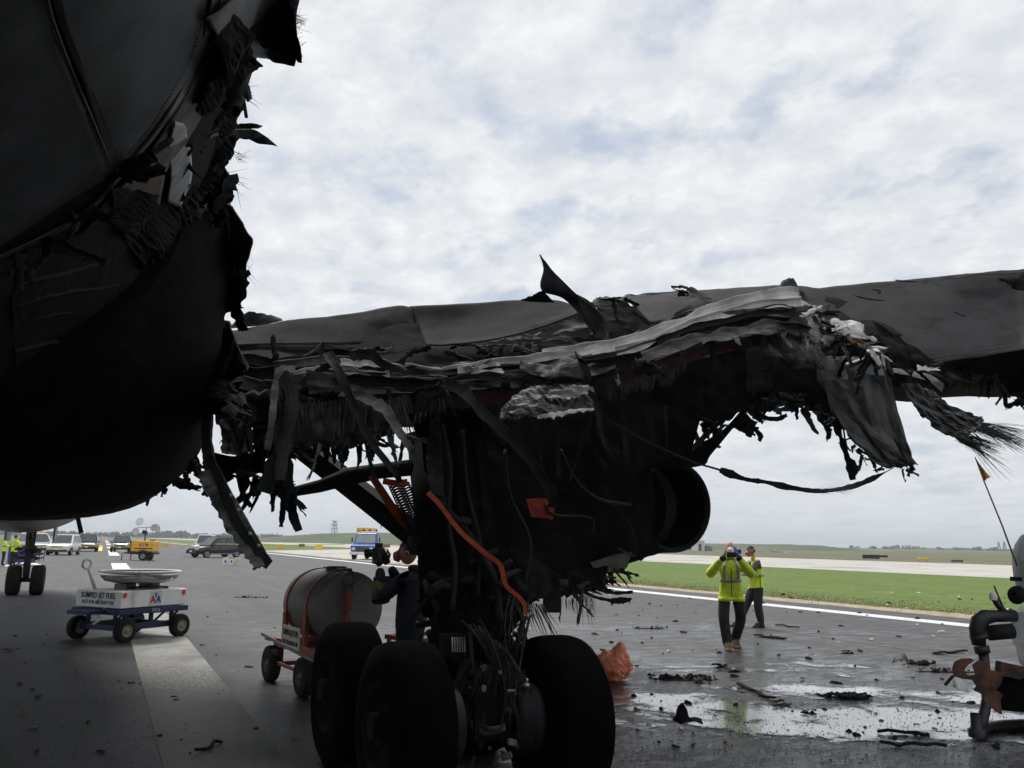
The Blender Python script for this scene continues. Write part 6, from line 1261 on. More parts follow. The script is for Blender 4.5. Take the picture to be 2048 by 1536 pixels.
# ================================================================== vehicles parked down the runway
def quad_pane(q, u0, u1, v0, v1, off, th=.012):
    bl, br, tr, tl = [Vector(p) for p in q]
    def at(u, v): return (bl * (1 - u) + br * u) * (1 - v) + (tl * (1 - u) + tr * u) * v
    p = [at(u0, v0), at(u1, v0), at(u1, v1), at(u0, v1)]; n = (p[1] - p[0]).cross(p[3] - p[0]).normalized()
    return MB().prism([a + n * off for a in p], Vector((0, 0, 0)), n * th)
def body_ring(y, w, z0, z1, sh=.85):
    h = z1 - z0
    return [Vector((x * w, y, z0 + h * t)) for x, t in ((-.8, 0), (.8, 0), (.95, .12), (1, .4), (.99, .7), (.95, .92), (sh, 1), (-sh, 1), (-.95, .92), (-.99, .7), (-1, .4), (-.95, .12))]
def suv(label, loc, rz, paint, L=4.9, W=1.95, H=1.75, rack=True, group='vehicles parked across the runway', stripe=None, lightbar=False, name='suv'):
    T = thing(name, label, 'car', loc, rz, group)
    h, w = L / 2, W / 2
    st = [(-h, w * .86, .5, .95), (-h + .1, w * .95, .34, 1.06), (-h + .5, w, .3, 1.08), (-.3, w, .28, 1.06), (h - 1.5, w, .3, 1.05), (h - .9, w * .99, .3, 1.0), (h - .35, w * .95, .32, .93), (h - .08, w * .88, .38, .82), (h, w * .78, .45, .7)]
    body = MB().loft([body_ring(*s) for s in st]).build('body', paint, T)
    zb, zt = 1.0, H; y0b, y1b, y0t, y1t = -h + .12, h - 1.25, -h + .45, h - 2.15; wb_, wt = w * .95, w * .76
    b = [Vector(p) for p in ((-wb_, y0b, zb), (wb_, y0b, zb), (wb_, y1b, zb), (-wb_, y1b, zb))]; t = [Vector(p) for p in ((-wt, y0t, zt), (wt, y0t, zt), (wt, y1t, zt), (-wt, y1t, zt))]
    cab = MB()
    mid = [(a * .5 + c * .5) + Vector(((a.x > 0) - (a.x < 0), 0, 0)) * .03 for a, c in zip(b, t)]
    crown = [Vector((p.x * .8, p.y * .93 + .0, zt + .035)) for p in t]
    cab.loft([b, mid, t, crown], smooth=False).build('cabin', paint, T)
    quad_pane((b[2], b[3], t[3], t[2]), .06, .94, .1, .9, .035).build('windscreen', MT['glass'], T)
    quad_pane((b[0], b[1], t[1], t[0]), .1, .9, .35, .9, .035).build('rear_window', MT['glass'], T)
    for (q, rng) in (((b[1], b[2], t[2], t[1]), ((.06, .3), (.33, .6), (.63, .92))), ((b[3], b[0], t[0], t[3]), ((.08, .37), (.4, .67), (.7, .94)))):
        for u0, u1 in rng: quad_pane(q, u0, u1, .15, .88, .045).build('side_window', MT['glass'], T)
    for yy in (-h + .98, h - .98):
        for sx in (-1, 1):
            wheel(T, (sx * (w - .1), yy, .37), (1, 0, 0), .37, .24, .25, MT['tyre'], MT['steel'], 'wheel')
            a = MB()
            for k in range(8):
                a0, a1 = math.pi * k / 8, math.pi * (k + 1) / 8
                a.bar((sx * (w - .015), yy + .43 * math.cos(a0), .37 + .43 * math.sin(a0)), (sx * (w - .015), yy + .43 * math.cos(a1), .37 + .43 * math.sin(a1)), .06, .05)
            a.build('wheel_arch', MT['black'], T)
    MB().box((0, h - .06, .72), (W * .5, .1, .2), bev=.02).build('grille', MT['steel_dark'], T)
    MB().box((0, h - .02, .44), (W * .8, .12, .16), bev=.03).build('bumper', MT['black'], T)
    MB().box((0, h + .03, .56), (.34, .02, .15)).build('number_plate', MT['white'], T)
    for sx in (-1, 1):
        MB().box((sx * W * .36, h - .1, .76), (W * .18, .14, .13), Matrix.Rotation(-sx * .35, 4, 'Z'), bev=.02).build('headlight', MT['headlamp'], T)
        MB().box((sx * W * .4, -h + .04, .9), (.2, .1, .3), bev=.02).build('tail_light', MT['red_dot'], T)
        MB().box((sx * (w + .1), h - 1.55, 1.12), (.2, .12, .15), bev=.03).build('door_mirror', paint, T)
        MB().box((sx * (w + .005), -.1, .36), (.04, L * .5, .1)).build('sill', MT['steel'] if paint is MT['car_green'] else MT['black'], T)
        for yy in (.25, -.85): MB().box((sx * (w + .012), yy, .9), (.03, .18, .035)).build('door_handle', MT['steel_dark'], T)
        if rack: MB().bar((sx * wt * .85, y0t + .1, zt + .075), (sx * wt * .85, y1t - .1, zt + .075), .04, .04).build('roof_rail', MT['black'], T)
    if stripe is not None:
        for sx in (-1, 1): MB().box((sx * (w + .004), .2, .72), (.012, L * .62, .2)).build('door_stripe', stripe, T)
        MB().box((0, h - .75, 1.0), (W * .7, .5, .02)).build('hood_stripe', stripe, T)
    if lightbar:
        MB().box((0, .1, zt + .12), (W * .55, .22, .12), bev=.03).build('light_bar', MT['orange_lamp'], T)
    return T
def facing(f): return math.atan2(-f.x, f.y)
def toward_cam(p, ang=0.0):          # heading that points at the camera, turned by ang
    return facing(Vector((-p.x, -p.y, 0)).normalized()) + ang
g = G(431, 1115); suv('black estate SUV standing three-quarter on beside the green-topped cartons', g, toward_cam(g, rad(-57)), MT['car_green'], 5.0, 2.0, 1.8)
g = G(174, 1103); suv('dark SUV facing the camera beside the yellow painted mark', g, toward_cam(g, rad(-3)), MT['car_black'], 5.0, 2.1, 1.9)
g = G(243, 1104); suv('dark SUV facing the camera behind the yellow light tower', g, toward_cam(g, rad(-6)), MT['car_black'], 4.9, 2.0, 1.75)
g = G(126, 1110); suv('white SUV directly behind the nose landing gear', g, toward_cam(g, rad(-13)), MT['car_white'], 4.9, 2.0, 1.85, lightbar=False)
g = G(70, 1106); suv('white and red fire command truck left of the nose gear', g, toward_cam(g, rad(18)), MT['car_white'], 5.2, 2.1, 1.95, stripe=MT['car_red'], lightbar=True)
g = P(410, 1100, 96); g.z = 0; suv('white van roof just showing behind the black estate SUV', g, toward_cam(g, rad(-10)), MT['car_white'], 4.8, 1.9, 2.1, name='van')

# blue truck with a yellow box
g = G(738, 1119)
T = thing('service_truck', 'blue airport service truck with yellow box and amber roof beacons', 'truck', g, toward_cam(g, rad(-16)))
cabr = []
for z, w_, y0, y1 in ((.55, 1.05, .2, 2.3), (1.25, 1.1, .2, 2.35), (1.3, 1.1, .2, 2.2), (1.45, 1.08, .2, 1.5), (2.35, .95, .3, 1.15), (2.42, .85, .35, 1.05)):
    cabr.append([Vector(p) for p in ((-w_, y0, z), (w_, y0, z), (w_, y1, z), (-w_, y1, z))])
MB().loft(cabr, smooth=False).build('cab', MT['car_blue'], T)
b, t = cabr[3], cabr[4]
quad_pane((b[2], b[3], t[3], t[2]), .06, .94, .08, .92, .01).build('windscreen', mat('pale glass', (.25, .3, .3), (.35, .4, .38), 1.0, .15), T)
for q in ((b[1], b[2], t[2], t[1]), (b[3], b[0], t[0], t[3])): quad_pane(q, .15, .85, .1, .88, .01).build('side_window', MT['glass'], T)
MB().box((0, 2.33, .95), (1.2, .1, .45), bev=.02).build('grille', MT['steel_dark'], T)
MB().box((0, 2.42, .58), (2.3, .15, .26), bev=.03).build('bumper', MT['white'], T)
for sx in (-1, 1):
    MB().box((sx * .82, 2.34, .98), (.3, .1, .24), bev=.02).build('headlight', MT['headlamp'], T)
    MB().box((sx * 1.3, 1.3, 1.8), (.12, .1, .4), bev=.02).build('door_mirror', MT['black'], T)
    MB().bar((sx * 1.02, 1.3, 1.7), (sx * 1.3, 1.3, 1.7), .03, .03).build('mirror_arm', MT['black'], T)
    for yy in (1.55, -2.6): wheel(T, (sx * .95, yy, .48), (1, 0, 0), .48, .3, .28, MT['tyre'], MT['steel'], 'wheel')
    MB().box((sx * 1.0, -1.0, .8), (.45, 1.2, .6), bev=.03).build('side_locker', MT['yellow'], T)
MB().box((0, -1.8, .75), (.9, 4.2, .25)).build('chassis', MT['black'], T)
MB().box((0, -1.7, 1.25), (2.1, 3.6, .3)).build('flat_bed', MT['steel_dark'], T)
MB().box((.75, -1.4, 2.25), (1.25, 2.4, 1.35), bev=.04).build('yellow_box', MT['yellow'], T)
for k in range(3): MB().box((.75, -.185, 1.8 + k * .42), (1.2, .02, .03)).build('box_rib', MT['rust'], T)
MB().box((-.2, .6, 2.5), (1.7, .5, .12), bev=.02).build('roof_board', MT['white'], T)
for k in range(6): MB().lathe([(0, .1), (.14, .1), (.2, .06), (.21, .01)], (-.75 + k * .3, .6, 2.56), Z, 10).build('beacon', MT['orange_lamp'] if k % 2 else MT['black'], T)
MB().tube([(-.3, -2.6, 2.9), (-.3, -2.6, 3.6)], .04, 6).build('mast', MT['black'], T)

# cartons with a green lid by the SUV
g0 = G(452, 1130)
for i, (dx, lab) in enumerate(((0, 'leftmost white carton of three on the runway by the SUV'), (.4, 'middle white carton of three on the runway by the SUV'), (.8, 'rightmost yellowed carton of three on the runway by the SUV'))):
    T = thing('carton', lab, 'carton', g0 + _r0 * dx, -YAW, 'cartons on the runway')
    MB().box((0, 0, .22), (.37, .35, .44), bev=.01).build('box_body', MT['white'] if i < 2 else MT['cream'], T)
    MB().box((0, 0, .46), (.38, .36, .04)).build('lid', mat('green lid', (.15, .5, .12)) if i == 1 else MT['white'], T)
    MB().box((0, -.178, .24), (.12, .004, .14)).build('printed_mark', MT['ink'] if i < 2 else MT['yellow'], T)
# blue tables and kit at the left
g = G(42, 1128)
T = thing('equipment_bin', 'blue equipment bin with lid behind the two workers', 'bin', g, -YAW)
MB().box((0, 0, .55), (1.3, .8, 1.0), bev=.03, taper=1.05).build('bin_body', mat('blue bin', (.015, .03, .14), (.025, .05, .2), 3, .5), T)
MB().box((0, 0, 1.09), (1.5, .9, .07), bev=.02).build('bin_lid', MT['steel_dark'], T)
for x in (-.5, .5): wheel(T, (x, -.35, .1), (0, 1, 0), .1, .06, .05, MT['tyre'], MT['steel_dark'])
g = G(62, 1122)
T = thing('folding_table', 'dark blue folding table left of the nose gear', 'table', g, -YAW)
MB().box((0, 0, .9), (1.6, .7, .18), bev=.02).build('table_top', mat('blue grey top', (.03, .07, .12), (.04, .09, .15), 3, .6), T)
for x in (-.7, .7):
    for y in (-.28, .28): MB().bar((x, y, 0), (x, y, .82), .04, .04).build('leg', MT['steel_dark'], T)
g = G(44, 1133)
T = sheet('plastic_sheeting', [[g + Vector((-.8, 0, .04)), g + Vector((0, .1, .2)), g + Vector((.9, .3, .12))], [g + Vector((-.9, -.3, .02)), g + Vector((0, -.3, .16)), g + Vector((.9, -.1, .03))]], MT['mask_white'], None, 20, 8, .08, 4, .01, seed=701)
tag(T, 'crumpled white sheeting lying at the foot of the blue bin', 'sheeting')
# yellow barrier tape strung between the vehicles
def tape(pts, label, wd=.05):
    R = []
    for px, py, D_ in pts: R.append(P(px, py, D_))
    t_ = ribbon('barrier_tape', R, wd, MT['yellow_sign'], None, 40, .15, seed=len(label), thick=.004)
    return tag(t_, label, 'tape')
tape([(84, 1094, 38), (120, 1096, 50), (180, 1092, 70), (240, 1094, 62), (262, 1094, 58)], 'yellow barrier tape strung in front of the parked vehicles')
tape([(345, 1092, 80), (430, 1088, 76), (560, 1090, 70), (690, 1089, 66)], 'yellow barrier tape running to the blue truck')
tape([(56, 1122, 40), (60, 1106, 40), (72, 1096, 38), (82, 1094, 36)], 'loop of yellow tape hanging left of the nose gear')
# painted yellow mark on the runway, and cones
rect = G(198, 1096)
poly_sheet('yellow_marking', [G(194, 1102), G(204, 1102), G(206, 1092), G(200, 1090)], .012, MT['yellow_sign'])
for i, (px, py) in enumerate(((207, 1072.5), (212, 1073))):
    g = P(px, py, 420); g.z = 0
    T = thing('traffic_drum', 'orange marker drum far down the runway, %s of a pair' % ('left' if i == 0 else 'right'), 'drum', g, 0, 'drums far down the runway')
    MB().lathe([(0, .5), (0.05, .5), (.06, .35), (1.6, .3), (1.7, .1), (1.7, .01)], (0, 0, 0), Z, 12).build('drum_body', MT['orange_lamp'], T)
    MB().lathe([(.6, .345), (.9, .335)], (0, 0, 0), Z, 12).build('band', MT['white'], T)
# low taxiway signs and markers
def sign(px, py, w_, h_, m_, label, D=None):
    g = G(px, py) if D is None else P(px, py, D); g.z = 0
    T = thing('taxiway_sign', label, 'sign', g, -YAW, 'low signs along the taxiways')
    MB().box((0, 0, h_ / 2 + .15), (w_, .2, h_), bev=.03).build('sign_face', m_, T)
    for x in (-w_ * .35, w_ * .35): MB().bar((x, 0, 0), (x, 0, .2), .06, .06).build('leg', MT['steel_dark'], T)
sign(563, 1084, 1.1, .7, MT['yellow_sign'], 'leftmost small yellow sign beyond the runway', 150)
sign(638, 1087, 1.2, .8, MT['yellow_sign'], 'small yellow sign in the grass left of the blue truck', 140)
sign(604, 1083, 1.3, .6, MT['black'], 'small dark sign between two yellow signs left of the truck', 190)
sign(1742, 1113, 2.6, .6, MT['black'], 'left of two black low boards on the far taxiway', 130)
sign(1763, 1111, 2.2, .4, MT['black'], 'right of two black low boards on the far taxiway', 150)
sign(1846, 1114, 1.6, .35, MT['yellow_sign'], 'low yellow board on the far taxiway at right', 120)
sign(1914, 1119, 1.5, .25, MT['steel_dark'], 'thin grey board on the far taxiway left of the tank', 110)
sign(306, 1078, 1.6, .8, MT['black'], 'tiny dark sign on the horizon right of the light tower', 250)
sign(330, 1084, 1.6, .5, MT['yellow_sign'], 'tiny yellow sign right of the light tower', 160)
# works yard beyond the taxiway, behind the engine
g = P(1396, 1096, 260); g.z = 0
T = thing('site_cabin', 'pale cabin beyond the taxiway right of the engine', 'cabin', g, -.3)
MB().box((0, 0, 1.6), (2.4, 5, 3.0), bev=.05).build('cabin_wall', MT['cream'], T); MB().box((0, 0, 3.2), (2.7, 5.4, .2)).build('roof', MT['white'], T)
MB().box((-.3, -2.52, 1.2), (.8, .05, 2)).build('door', MT['steel_dark'], T)
def heap(px, py, D, w_, h_, m_, label, n=60, seed=0):
    random.seed(seed); g = P(px, py, D); g.z = 0; mb = MB()
    for k in range(n):
        u = random.uniform(-1, 1); hh = h_ * (1 - u * u) * random.uniform(.2, 1); s_ = random.uniform(.3, .9) * h_ * .4
        mb.box(g + _r0 * (u * w_ / 2) + _hf * random.uniform(-1, 1) * h_ + Vector((0, 0, hh * .6)), (s_ * 1.6, s_, s_), Matrix.Rotation(random.uniform(0, 3), 4, 'Z') @ Matrix.Rotation(random.uniform(-.6, .6), 4, 'X'), taper=.7)
    return tag(mb.build('rubble_heap', m_), label, 'rubble', kind='stuff')
heap(1378, 1097, 280, 14, 4.5, MT['tank_grey'], 'grey heap of plant and rubble beyond the taxiway', 70, 1)
heap(1520, 1100, 250, 22, 1.3, MT['concrete'], 'low pale rubble heap on the grass bank', 70, 2)
# ================================================================== people
BASE = dict(pelvis=(0, 0, .95), waist=(0, .0, 1.1), chest=(0, 0, 1.32), neckb=(0, -.01, 1.46), neck=(0, .0, 1.53),
            shR=(.17, -.01, 1.42), elR=(.3, .05, 1.15), wrR=(.2, .25, 1.1), shL=(-.17, -.01, 1.42), elL=(-.3, .05, 1.15), wrL=(-.2, .25, 1.1),
            hipR=(.09, 0, .88), knR=(.1, .02, .5), anR=(.1, -.02, .1), toR=(.11, .15, .045), hipL=(-.09, 0, .88), knL=(-.1, .02, .5), anL=(-.1, -.02, .1), toL=(-.11, .15, .045))
RADI = dict(pelvis=(.165, .125), waist=(.165, .125), chest=(.185, .135), neckb=(.085, .075), neck=(.058, .058), shR=(.085, .08), elR=(.064, .064), wrR=(.045, .045), shL=(.085, .08), elL=(.064, .064), wrL=(.045, .045),
            hipR=(.105, .105), knR=(.078, .082), anR=(.062, .068), toR=(.045, .04), hipL=(.105, .105), knL=(.078, .082), anL=(.062, .068), toL=(.045, .04))
EDG = [('pelvis', 'waist', 'top'), ('waist', 'chest', 'top'), ('chest', 'neckb', 'top'), ('neckb', 'neck', 'skin'),
       ('chest', 'shR', 'sleeve'), ('shR', 'elR', 'sleeve'), ('elR', 'wrR', 'sleeve'), ('chest', 'shL', 'sleeve'), ('shL', 'elL', 'sleeve'), ('elL', 'wrL', 'sleeve'),
       ('pelvis', 'hipR', 'leg'), ('hipR', 'knR', 'leg'), ('knR', 'anR', 'leg'), ('anR', 'toR', 'boot'), ('pelvis', 'hipL', 'leg'), ('hipL', 'knL', 'leg'), ('knL', 'anL', 'leg'), ('anL', 'toL', 'boot')]
def seg_d(p, a, b):
    ab = b - a; t = max(0, min(1, (p - a).dot(ab) / max(1e-9, ab.dot(ab)))); return (p - (a + ab * t)).length
def skin_body(J, Rr, M_, parent):
    names = list(J); me = bpy.data.meshes.new('tmp')
    me.from_pydata([J[n] for n in names], [(names.index(a), names.index(b)) for a, b, _ in EDG], [])
    o = bpy.data.objects.new('tmp', me); COL.objects.link(o)
    sm = o.modifiers.new('s', 'SKIN'); sm.branch_smoothing = .6; sm.use_smooth_shade = True
    for i, n in enumerate(names):
        d = me.skin_vertices[0].data[i]; d.radius = Rr[n]; d.use_root = (n == 'pelvis')
    ss = o.modifiers.new('d', 'SUBSURF'); ss.levels = 2; ss.render_levels = 2
    dg = bpy.context.evaluated_depsgraph_get(); new = bpy.data.meshes.new_from_object(o.evaluated_get(dg))
    bpy.data.objects.remove(o)
    keys = ['top', 'sleeve', 'leg', 'boot', 'skin']
    new.materials.clear()
    for k in keys: new.materials.append(M_[k])
    mid = Vector(J['pelvis']).z
    for p in new.polygons:
        c = p.center; best = None
        for a, b, k in EDG:
            d = seg_d(c, Vector(J[a]), Vector(J[b])) / (Rr[a][0] + Rr[b][0])
            if best is None or d < best[0]: best = (d, k)
        k = best[1]
        if k == 'leg' and c.z > M_.get('hem', .9): k = 'top'
        if k == 'top' and c.z < M_.get('hem', .9): k = 'leg'
        p.material_index = keys.index(k); p.use_smooth = True
    new.update()
    return link(bpy.data.objects.new('body', new), parent)
def head(parent, c, yaw, pitch, skin_m, hair_m, hair='crop'):
    me = MB(); n, m_ = 20, 14; vs = []; 
    for j in range(m_ + 1):
        ph = math.pi * j / m_
        for i in range(n):
            th = 2 * math.pi * i / n; x, y, z = math.sin(ph) * math.cos(th), math.sin(ph) * math.sin(th), math.cos(ph)
            jaw = 1 - .28 * max(0, -z) ; f = .098 * (1.0 + (.06 if y > 0 and z < -.2 else 0))
            X_, Y_, Z_ = x * .077 * jaw, y * f * (jaw * .5 + .5), z * .118
            if y > .75 and -.35 < z < .15: Y_ += .02 * (1 - abs(x) / .35) * (1 if abs(x) < .3 else 0) * (.9 if z < 0 else .5)
            if y > .7 and .05 < z < .25 and .2 < abs(x) < .5: Y_ -= .008
            vs.append(Vector((X_, Y_, Z_)))
    fs = [(j * n + i, j * n + (i + 1) % n, (j + 1) * n + (i + 1) % n, (j + 1) * n + i) for j in range(m_) for i in range(n)]
    o = me.add(vs, fs, 0, True).build('head', skin_m, parent); o.location = c; o.rotation_euler = (pitch, 0, yaw)
    for s in (-1, 1):
        MB().lathe([(-.01, .004), (-.006, .024), (.006, .026), (.012, .012)], (s * .078, -.005, -.01), (s, -.3, 0), 10).build('ear', skin_m, o)
        MB().lathe([(-.004, .012), (.004, .01), (.007, .002)], (s * .03, .088, .018), (s * .2, 1, 0), 10).build('eye', MT['ink'], o)
    MB().box((0, .097, -.058), (.042, .008, .01)).build('mouth', MT['pink'], o)
    if hair == 'crop':
        h = MB(); hv = []
        for j in range(7):
            ph = math.pi * .5 * j / 6
            for i in range(18):
                th = 2 * math.pi * i / 18; x, y, z = math.sin(ph) * math.cos(th), math.sin(ph) * math.sin(th), math.cos(ph)
                zz_ = z * .118 + .006
                if y > .1: zz_ = max(zz_, .062)
                else: zz_ = zz_ - (.03 if j == 6 else 0)
                hv.append((x * .083, y * .102 - .004, zz_))
        h.add(hv, [(j * 18 + i, j * 18 + (i + 1) % 18, (j + 1) * 18 + (i + 1) % 18, (j + 1) * 18 + i) for j in range(6) for i in range(18)], 0, True).build('hair', hair_m, o)
    return o
def hand(parent, c, d, palm_n, m_, curl=.6, s=1.0, name='hand'):
    """palm and five curled fingers; d points along the fingers, palm_n out of the palm"""
    d = Vector(d).normalized(); pn = Vector(palm_n); pn = (pn - d * pn.dot(d)).normalized(); side = d.cross(pn); c = Vector(c); mb = MB()
    mb.loft([[c + d * t + side * (wd * a) + pn * (th * b) for a, b in ((-1, -.6), (-.6, -1), (.6, -1), (1, -.6), (1, .6), (.6, 1), (-.6, 1), (-1, .6))] for t, wd, th in ((-.03 * s, .026 * s, .02 * s), (.02 * s, .038 * s, .017 * s), (.07 * s, .042 * s, .014 * s), (.085 * s, .038 * s, .01 * s))])
    for k, L in enumerate((.068, .078, .074, .058)):
        p = c + d * .078 * s + side * (.03 - .02 * k) * s; pts = [p]; dd = d.copy()
        for q in range(3):
            dd = (dd + pn * curl * .55).normalized(); p = p + dd * (L * s / 3); pts.append(p)
        mb.tube(pts, [.0095 * s, .009 * s, .0085 * s, .006 * s], 7)
    p = c + d * .01 * s + side * .034 * s; mb.tube([p, p + (side * .7 + d * .6).normalized() * .035 * s, p + (side * .5 + d * .8 + pn * .5).normalized() * .065 * s], [.012 * s, .0105 * s, .008 * s], 7)
    return mb.build(name, m_, parent)
def band(parent, z, rx, ry, hgt, m_, name='reflective_band', tilt=0, off=.0, yc=0.0, xc=0.0):
    return MB().lathe([(0, 1), (hgt, 1), (hgt, .97), (0, .97)], (0, 0, 0), Z, 26, closed=True).build(name, m_, parent)
def torso_band(parent, body, z0, z1, m_, off=.008, name='reflective_band', xlim=.215):
    """tape ring that follows the body's own surface"""
    mb = MB(); me = body.data; ring0, ring1 = [], []; n = 36
    ctr = Vector((0, 0, 0)); cnt = 0
    sel = [v.co for v in me.vertices if z0 - .03 < v.co.z < z1 + .03 and abs(v.co.x) < xlim]
    if not sel: return None
    cx_ = (min(v.x for v in sel) + max(v.x for v in sel)) / 2; cy_ = (min(v.y for v in sel) + max(v.y for v in sel)) / 2
    def radius(a, zt):
        d = Vector((math.cos(a), math.sin(a), 0)); return max([(v.x - cx_) * d.x + (v.y - cy_) * d.y for v in sel])
    outer0 = []; outer1 = []
    for k in range(n):
        a = 2 * math.pi * k / n; r = radius(a, 0) * .985 + off
        outer0.append(Vector((cx_ + r * math.cos(a), cy_ + r * math.sin(a), z0))); outer1.append(Vector((cx_ + r * math.cos(a), cy_ + r * math.sin(a), z1)))
    mb.loft([outer0, outer1], smooth=True, cap=False)
    o = mb.build(name, m_, parent, fix=False); sm = o.modifiers.new('t', 'SOLIDIFY'); sm.thickness = .006
    return o
def shoulder_tape(parent, x, m_, zlo=1.1, yf=.15, yb=-.15, top=1.5, wd=.05):
    pts = [Vector((x, yf, zlo)), Vector((x * .98, yf + .01, zlo + .15)), Vector((x * .9, yf - .02, top - .1)), Vector((x * .85, 0, top)), Vector((x * .9, yb + .02, top - .1)), Vector((x, yb, zlo))]
    mb = MB(); vs = []; n = 24
    for i in range(n + 1):
        p = cr(pts, i / n); vs += [p - Vector((wd / 2, 0, 0)), p + Vector((wd / 2, 0, 0))]
    o = mb.add(vs, [(2 * i, 2 * i + 1, 2 * i + 3, 2 * i + 2) for i in range(n)], 0, True).build('reflective_tape', m_, parent, fix=False)
    o.modifiers.new('t', 'SOLIDIFY').thickness = .006
    return o
def person(label, loc, rz, pose, M_, scale=1.0, radi=None, group=None):
    T = thing('person', label, 'person', loc, rz, group); T.scale = (scale,) * 3
    J = dict(BASE); J.update(pose); Rr = dict(RADI)
    if radi: Rr.update(radi)
    return T, J, skin_body(J, Rr, M_, T)
def boots(T, J, m_):
    for s in 'RL':
        a, t = Vector(J['an' + s]), Vector(J['to' + s]); d = (t - a); d.z = 0; d.normalize(); sd = Vector((-d.y, d.x, 0)); base = min(a.z - .1, t.z - .045)
        rings = []
        for f, w_, h_ in ((-.07, .03, .07), (-.05, .042, .11), (.03, .045, .12), (.1, .05, .085), (.18, .048, .06), (.215, .028, .03)):
            c = a + d * f; zz_ = base + (t.z - .045 - base) * max(0, min(1, f / .2))
            rings.append([Vector((c.x, c.y, zz_)) + sd * (w_ * x) + Vector((0, 0, h_ * y)) for x, y in ((-1, 0), (1, 0), (1, .6), (.6, 1), (-.6, 1), (-1, .6))])
        MB().loft(rings).build('boot', m_, T)
# ---- worker with white mask photographing, walking toward the camera
g = G(1466, 1300)
M1 = dict(top=MT['hivis_dirty'], sleeve=MT['hivis_dirty'], leg=MT['trousers'], boot=MT['boot_tan'], skin=MT['skin'], hem=.82)
pose = dict(elR=(.37, .1, 1.2), wrR=(.13, .29, 1.5), elL=(-.36, .12, 1.21), wrL=(-.12, .29, 1.51), hipR=(.12, 0, .88), knR=(.14, .1, .5), anR=(.09, .1, .1), toR=(.08, .27, .045), hipL=(-.12, 0, .88), knL=(-.15, -.02, .5), anL=(-.06, -.28, .15), toL=(-.1, -.11, .05))
fat = dict(waist=(.2, .15), pelvis=(.185, .145), chest=(.205, .155), shR=(.1, .095), shL=(.1, .095), elR=(.082, .082), elL=(.082, .082), wrR=(.056, .056), wrL=(.056, .056), hipR=(.112, .12), hipL=(.112, .12), knR=(.088, .095), knL=(.088, .095), anR=(.08, .09), anL=(.08, .09))
T, J, B = person('worker in dirty lime jacket and white mask holding a phone before the face', g, toward_cam(g, rad(4)), pose, M1, 1.03, fat)
boots(T, J, MT['boot_tan'])
H_ = head(T, (0, .03, 1.655), 0, -.05, MT['skin'], MT['ink'], 'bald')
MB().lathe([(0, .002), (0.0, .02), (-.03, .05), (-.055, .062)], (0, .15, -.03), (0, 1, 0), 16).build('mask', MT['mask_white'], H_)
MB().lathe([(-.005, .082), (.005, .083)], (0, 0, .01), (0, .25, 1), 20).build('mask_strap', MT['mask_white'], H_)
MB().box((-.088, 0, .005), (.025, .05, .06), bev=.01).build('ear_defender', MT['black'], H_)
torso_band(T, B, 1.1, 1.155, MT['tape_silver'])
for x in (-.11, .11): shoulder_tape(T, x, MT['tape_silver'], 1.16, .165, -.16, 1.5)
MB().box((0, .175, 1.12), (.012, .012, .45)).build('zip', MT['black'], T)
torso_band(T, B, .79, .86, MT['hivis_dirty'], .012, 'jacket_hem', .26)
hand(T, (.105, .32, 1.55), (-.2, .25, 1), (-1, .1, 0), MT['skin'], .6, 1.05)
hand(T, (-.1, .32, 1.56), (.2, .25, 1), (1, .1, 0), MT['glove_blue'], .6, 1.15, 'glove')
for s_, x in (('R', .13), ('L', -.12)): MB().tube([Vector(J['wr' + s_]) + (Vector(J['el' + s_]) - Vector(J['wr' + s_])).normalized() * .03, Vector(J['wr' + s_]) - (Vector(J['el' + s_]) - Vector(J['wr' + s_])).normalized() * .04], [.055, .046], 12).build('cuff', MT['black'], T)
t_ = thing('phone', 'black phone held up by the masked worker', 'phone', g, T.rotation_euler.z)
MB().box((0.0, .36, 1.6), (.16, .014, .085), bev=.008).build('phone_body', MT['black'], t_); MB().cyl((.06, .367, 1.625), (0, 1, 0), .004, .009, 12).build('camera_lens', MT['glass'], t_)
# ---- worker in sleeveless vest with camera, side on
g = G(1517, 1255)
M2 = dict(top=MT['hivis'], sleeve=MT['olive'], leg=MT['trousers2'], boot=MT['black'], skin=MT['skin_tan'], hem=.84)
pose = dict(chest=(0, .03, 1.32), neckb=(0, .05, 1.45), neck=(0, .08, 1.52), shR=(.17, .04, 1.41), shL=(-.17, .04, 1.41), elR=(.24, .22, 1.2), wrR=(.1, .36, 1.43), elL=(-.22, .24, 1.2), wrL=(-.08, .37, 1.45), hipR=(.09, 0, .88), knR=(.09, .18, .52), anR=(.09, .4, .13), toR=(.1, .56, .12), hipL=(-.09, 0, .88), knL=(-.09, .05, .48), anL=(-.09, -.02, .1), toL=(-.1, .15, .045))
pose['knR'] = (.09, .22, .5); pose['anR'] = (.09, .42, .11); pose['toR'] = (.1, .58, .06)
T, J, B = person('worker in bright sleeveless lime vest aiming a camera to the left', g, facing(-_r0 * .97 - _hf * .24), pose, M2, 1.0, dict(waist=(.185, .155), pelvis=(.17, .14), chest=(.195, .16), elL=(.072, .072), elR=(.072, .072), hipR=(.12, .12), hipL=(.12, .12), knR=(.098, .1), knL=(.098, .1), anR=(.085, .09), anL=(.085, .09)))
boots(T, J, MT['black'])
H_ = head(T, (0, .12, 1.64), 0, -.06, MT['skin_tan'], MT['ink'])
MB().lathe([(0, .005), (-.01, .035), (-.05, .055), (-.06, .055)], (0, .14, -.045), (0, 1, -.15), 14).build('respirator', MT['pink'], H_)
MB().lathe([(-.006, .092), (.006, .093)], (0, -.01, .04), (0, .35, 1), 22).build('mask_strap', MT['mask_white'], H_)
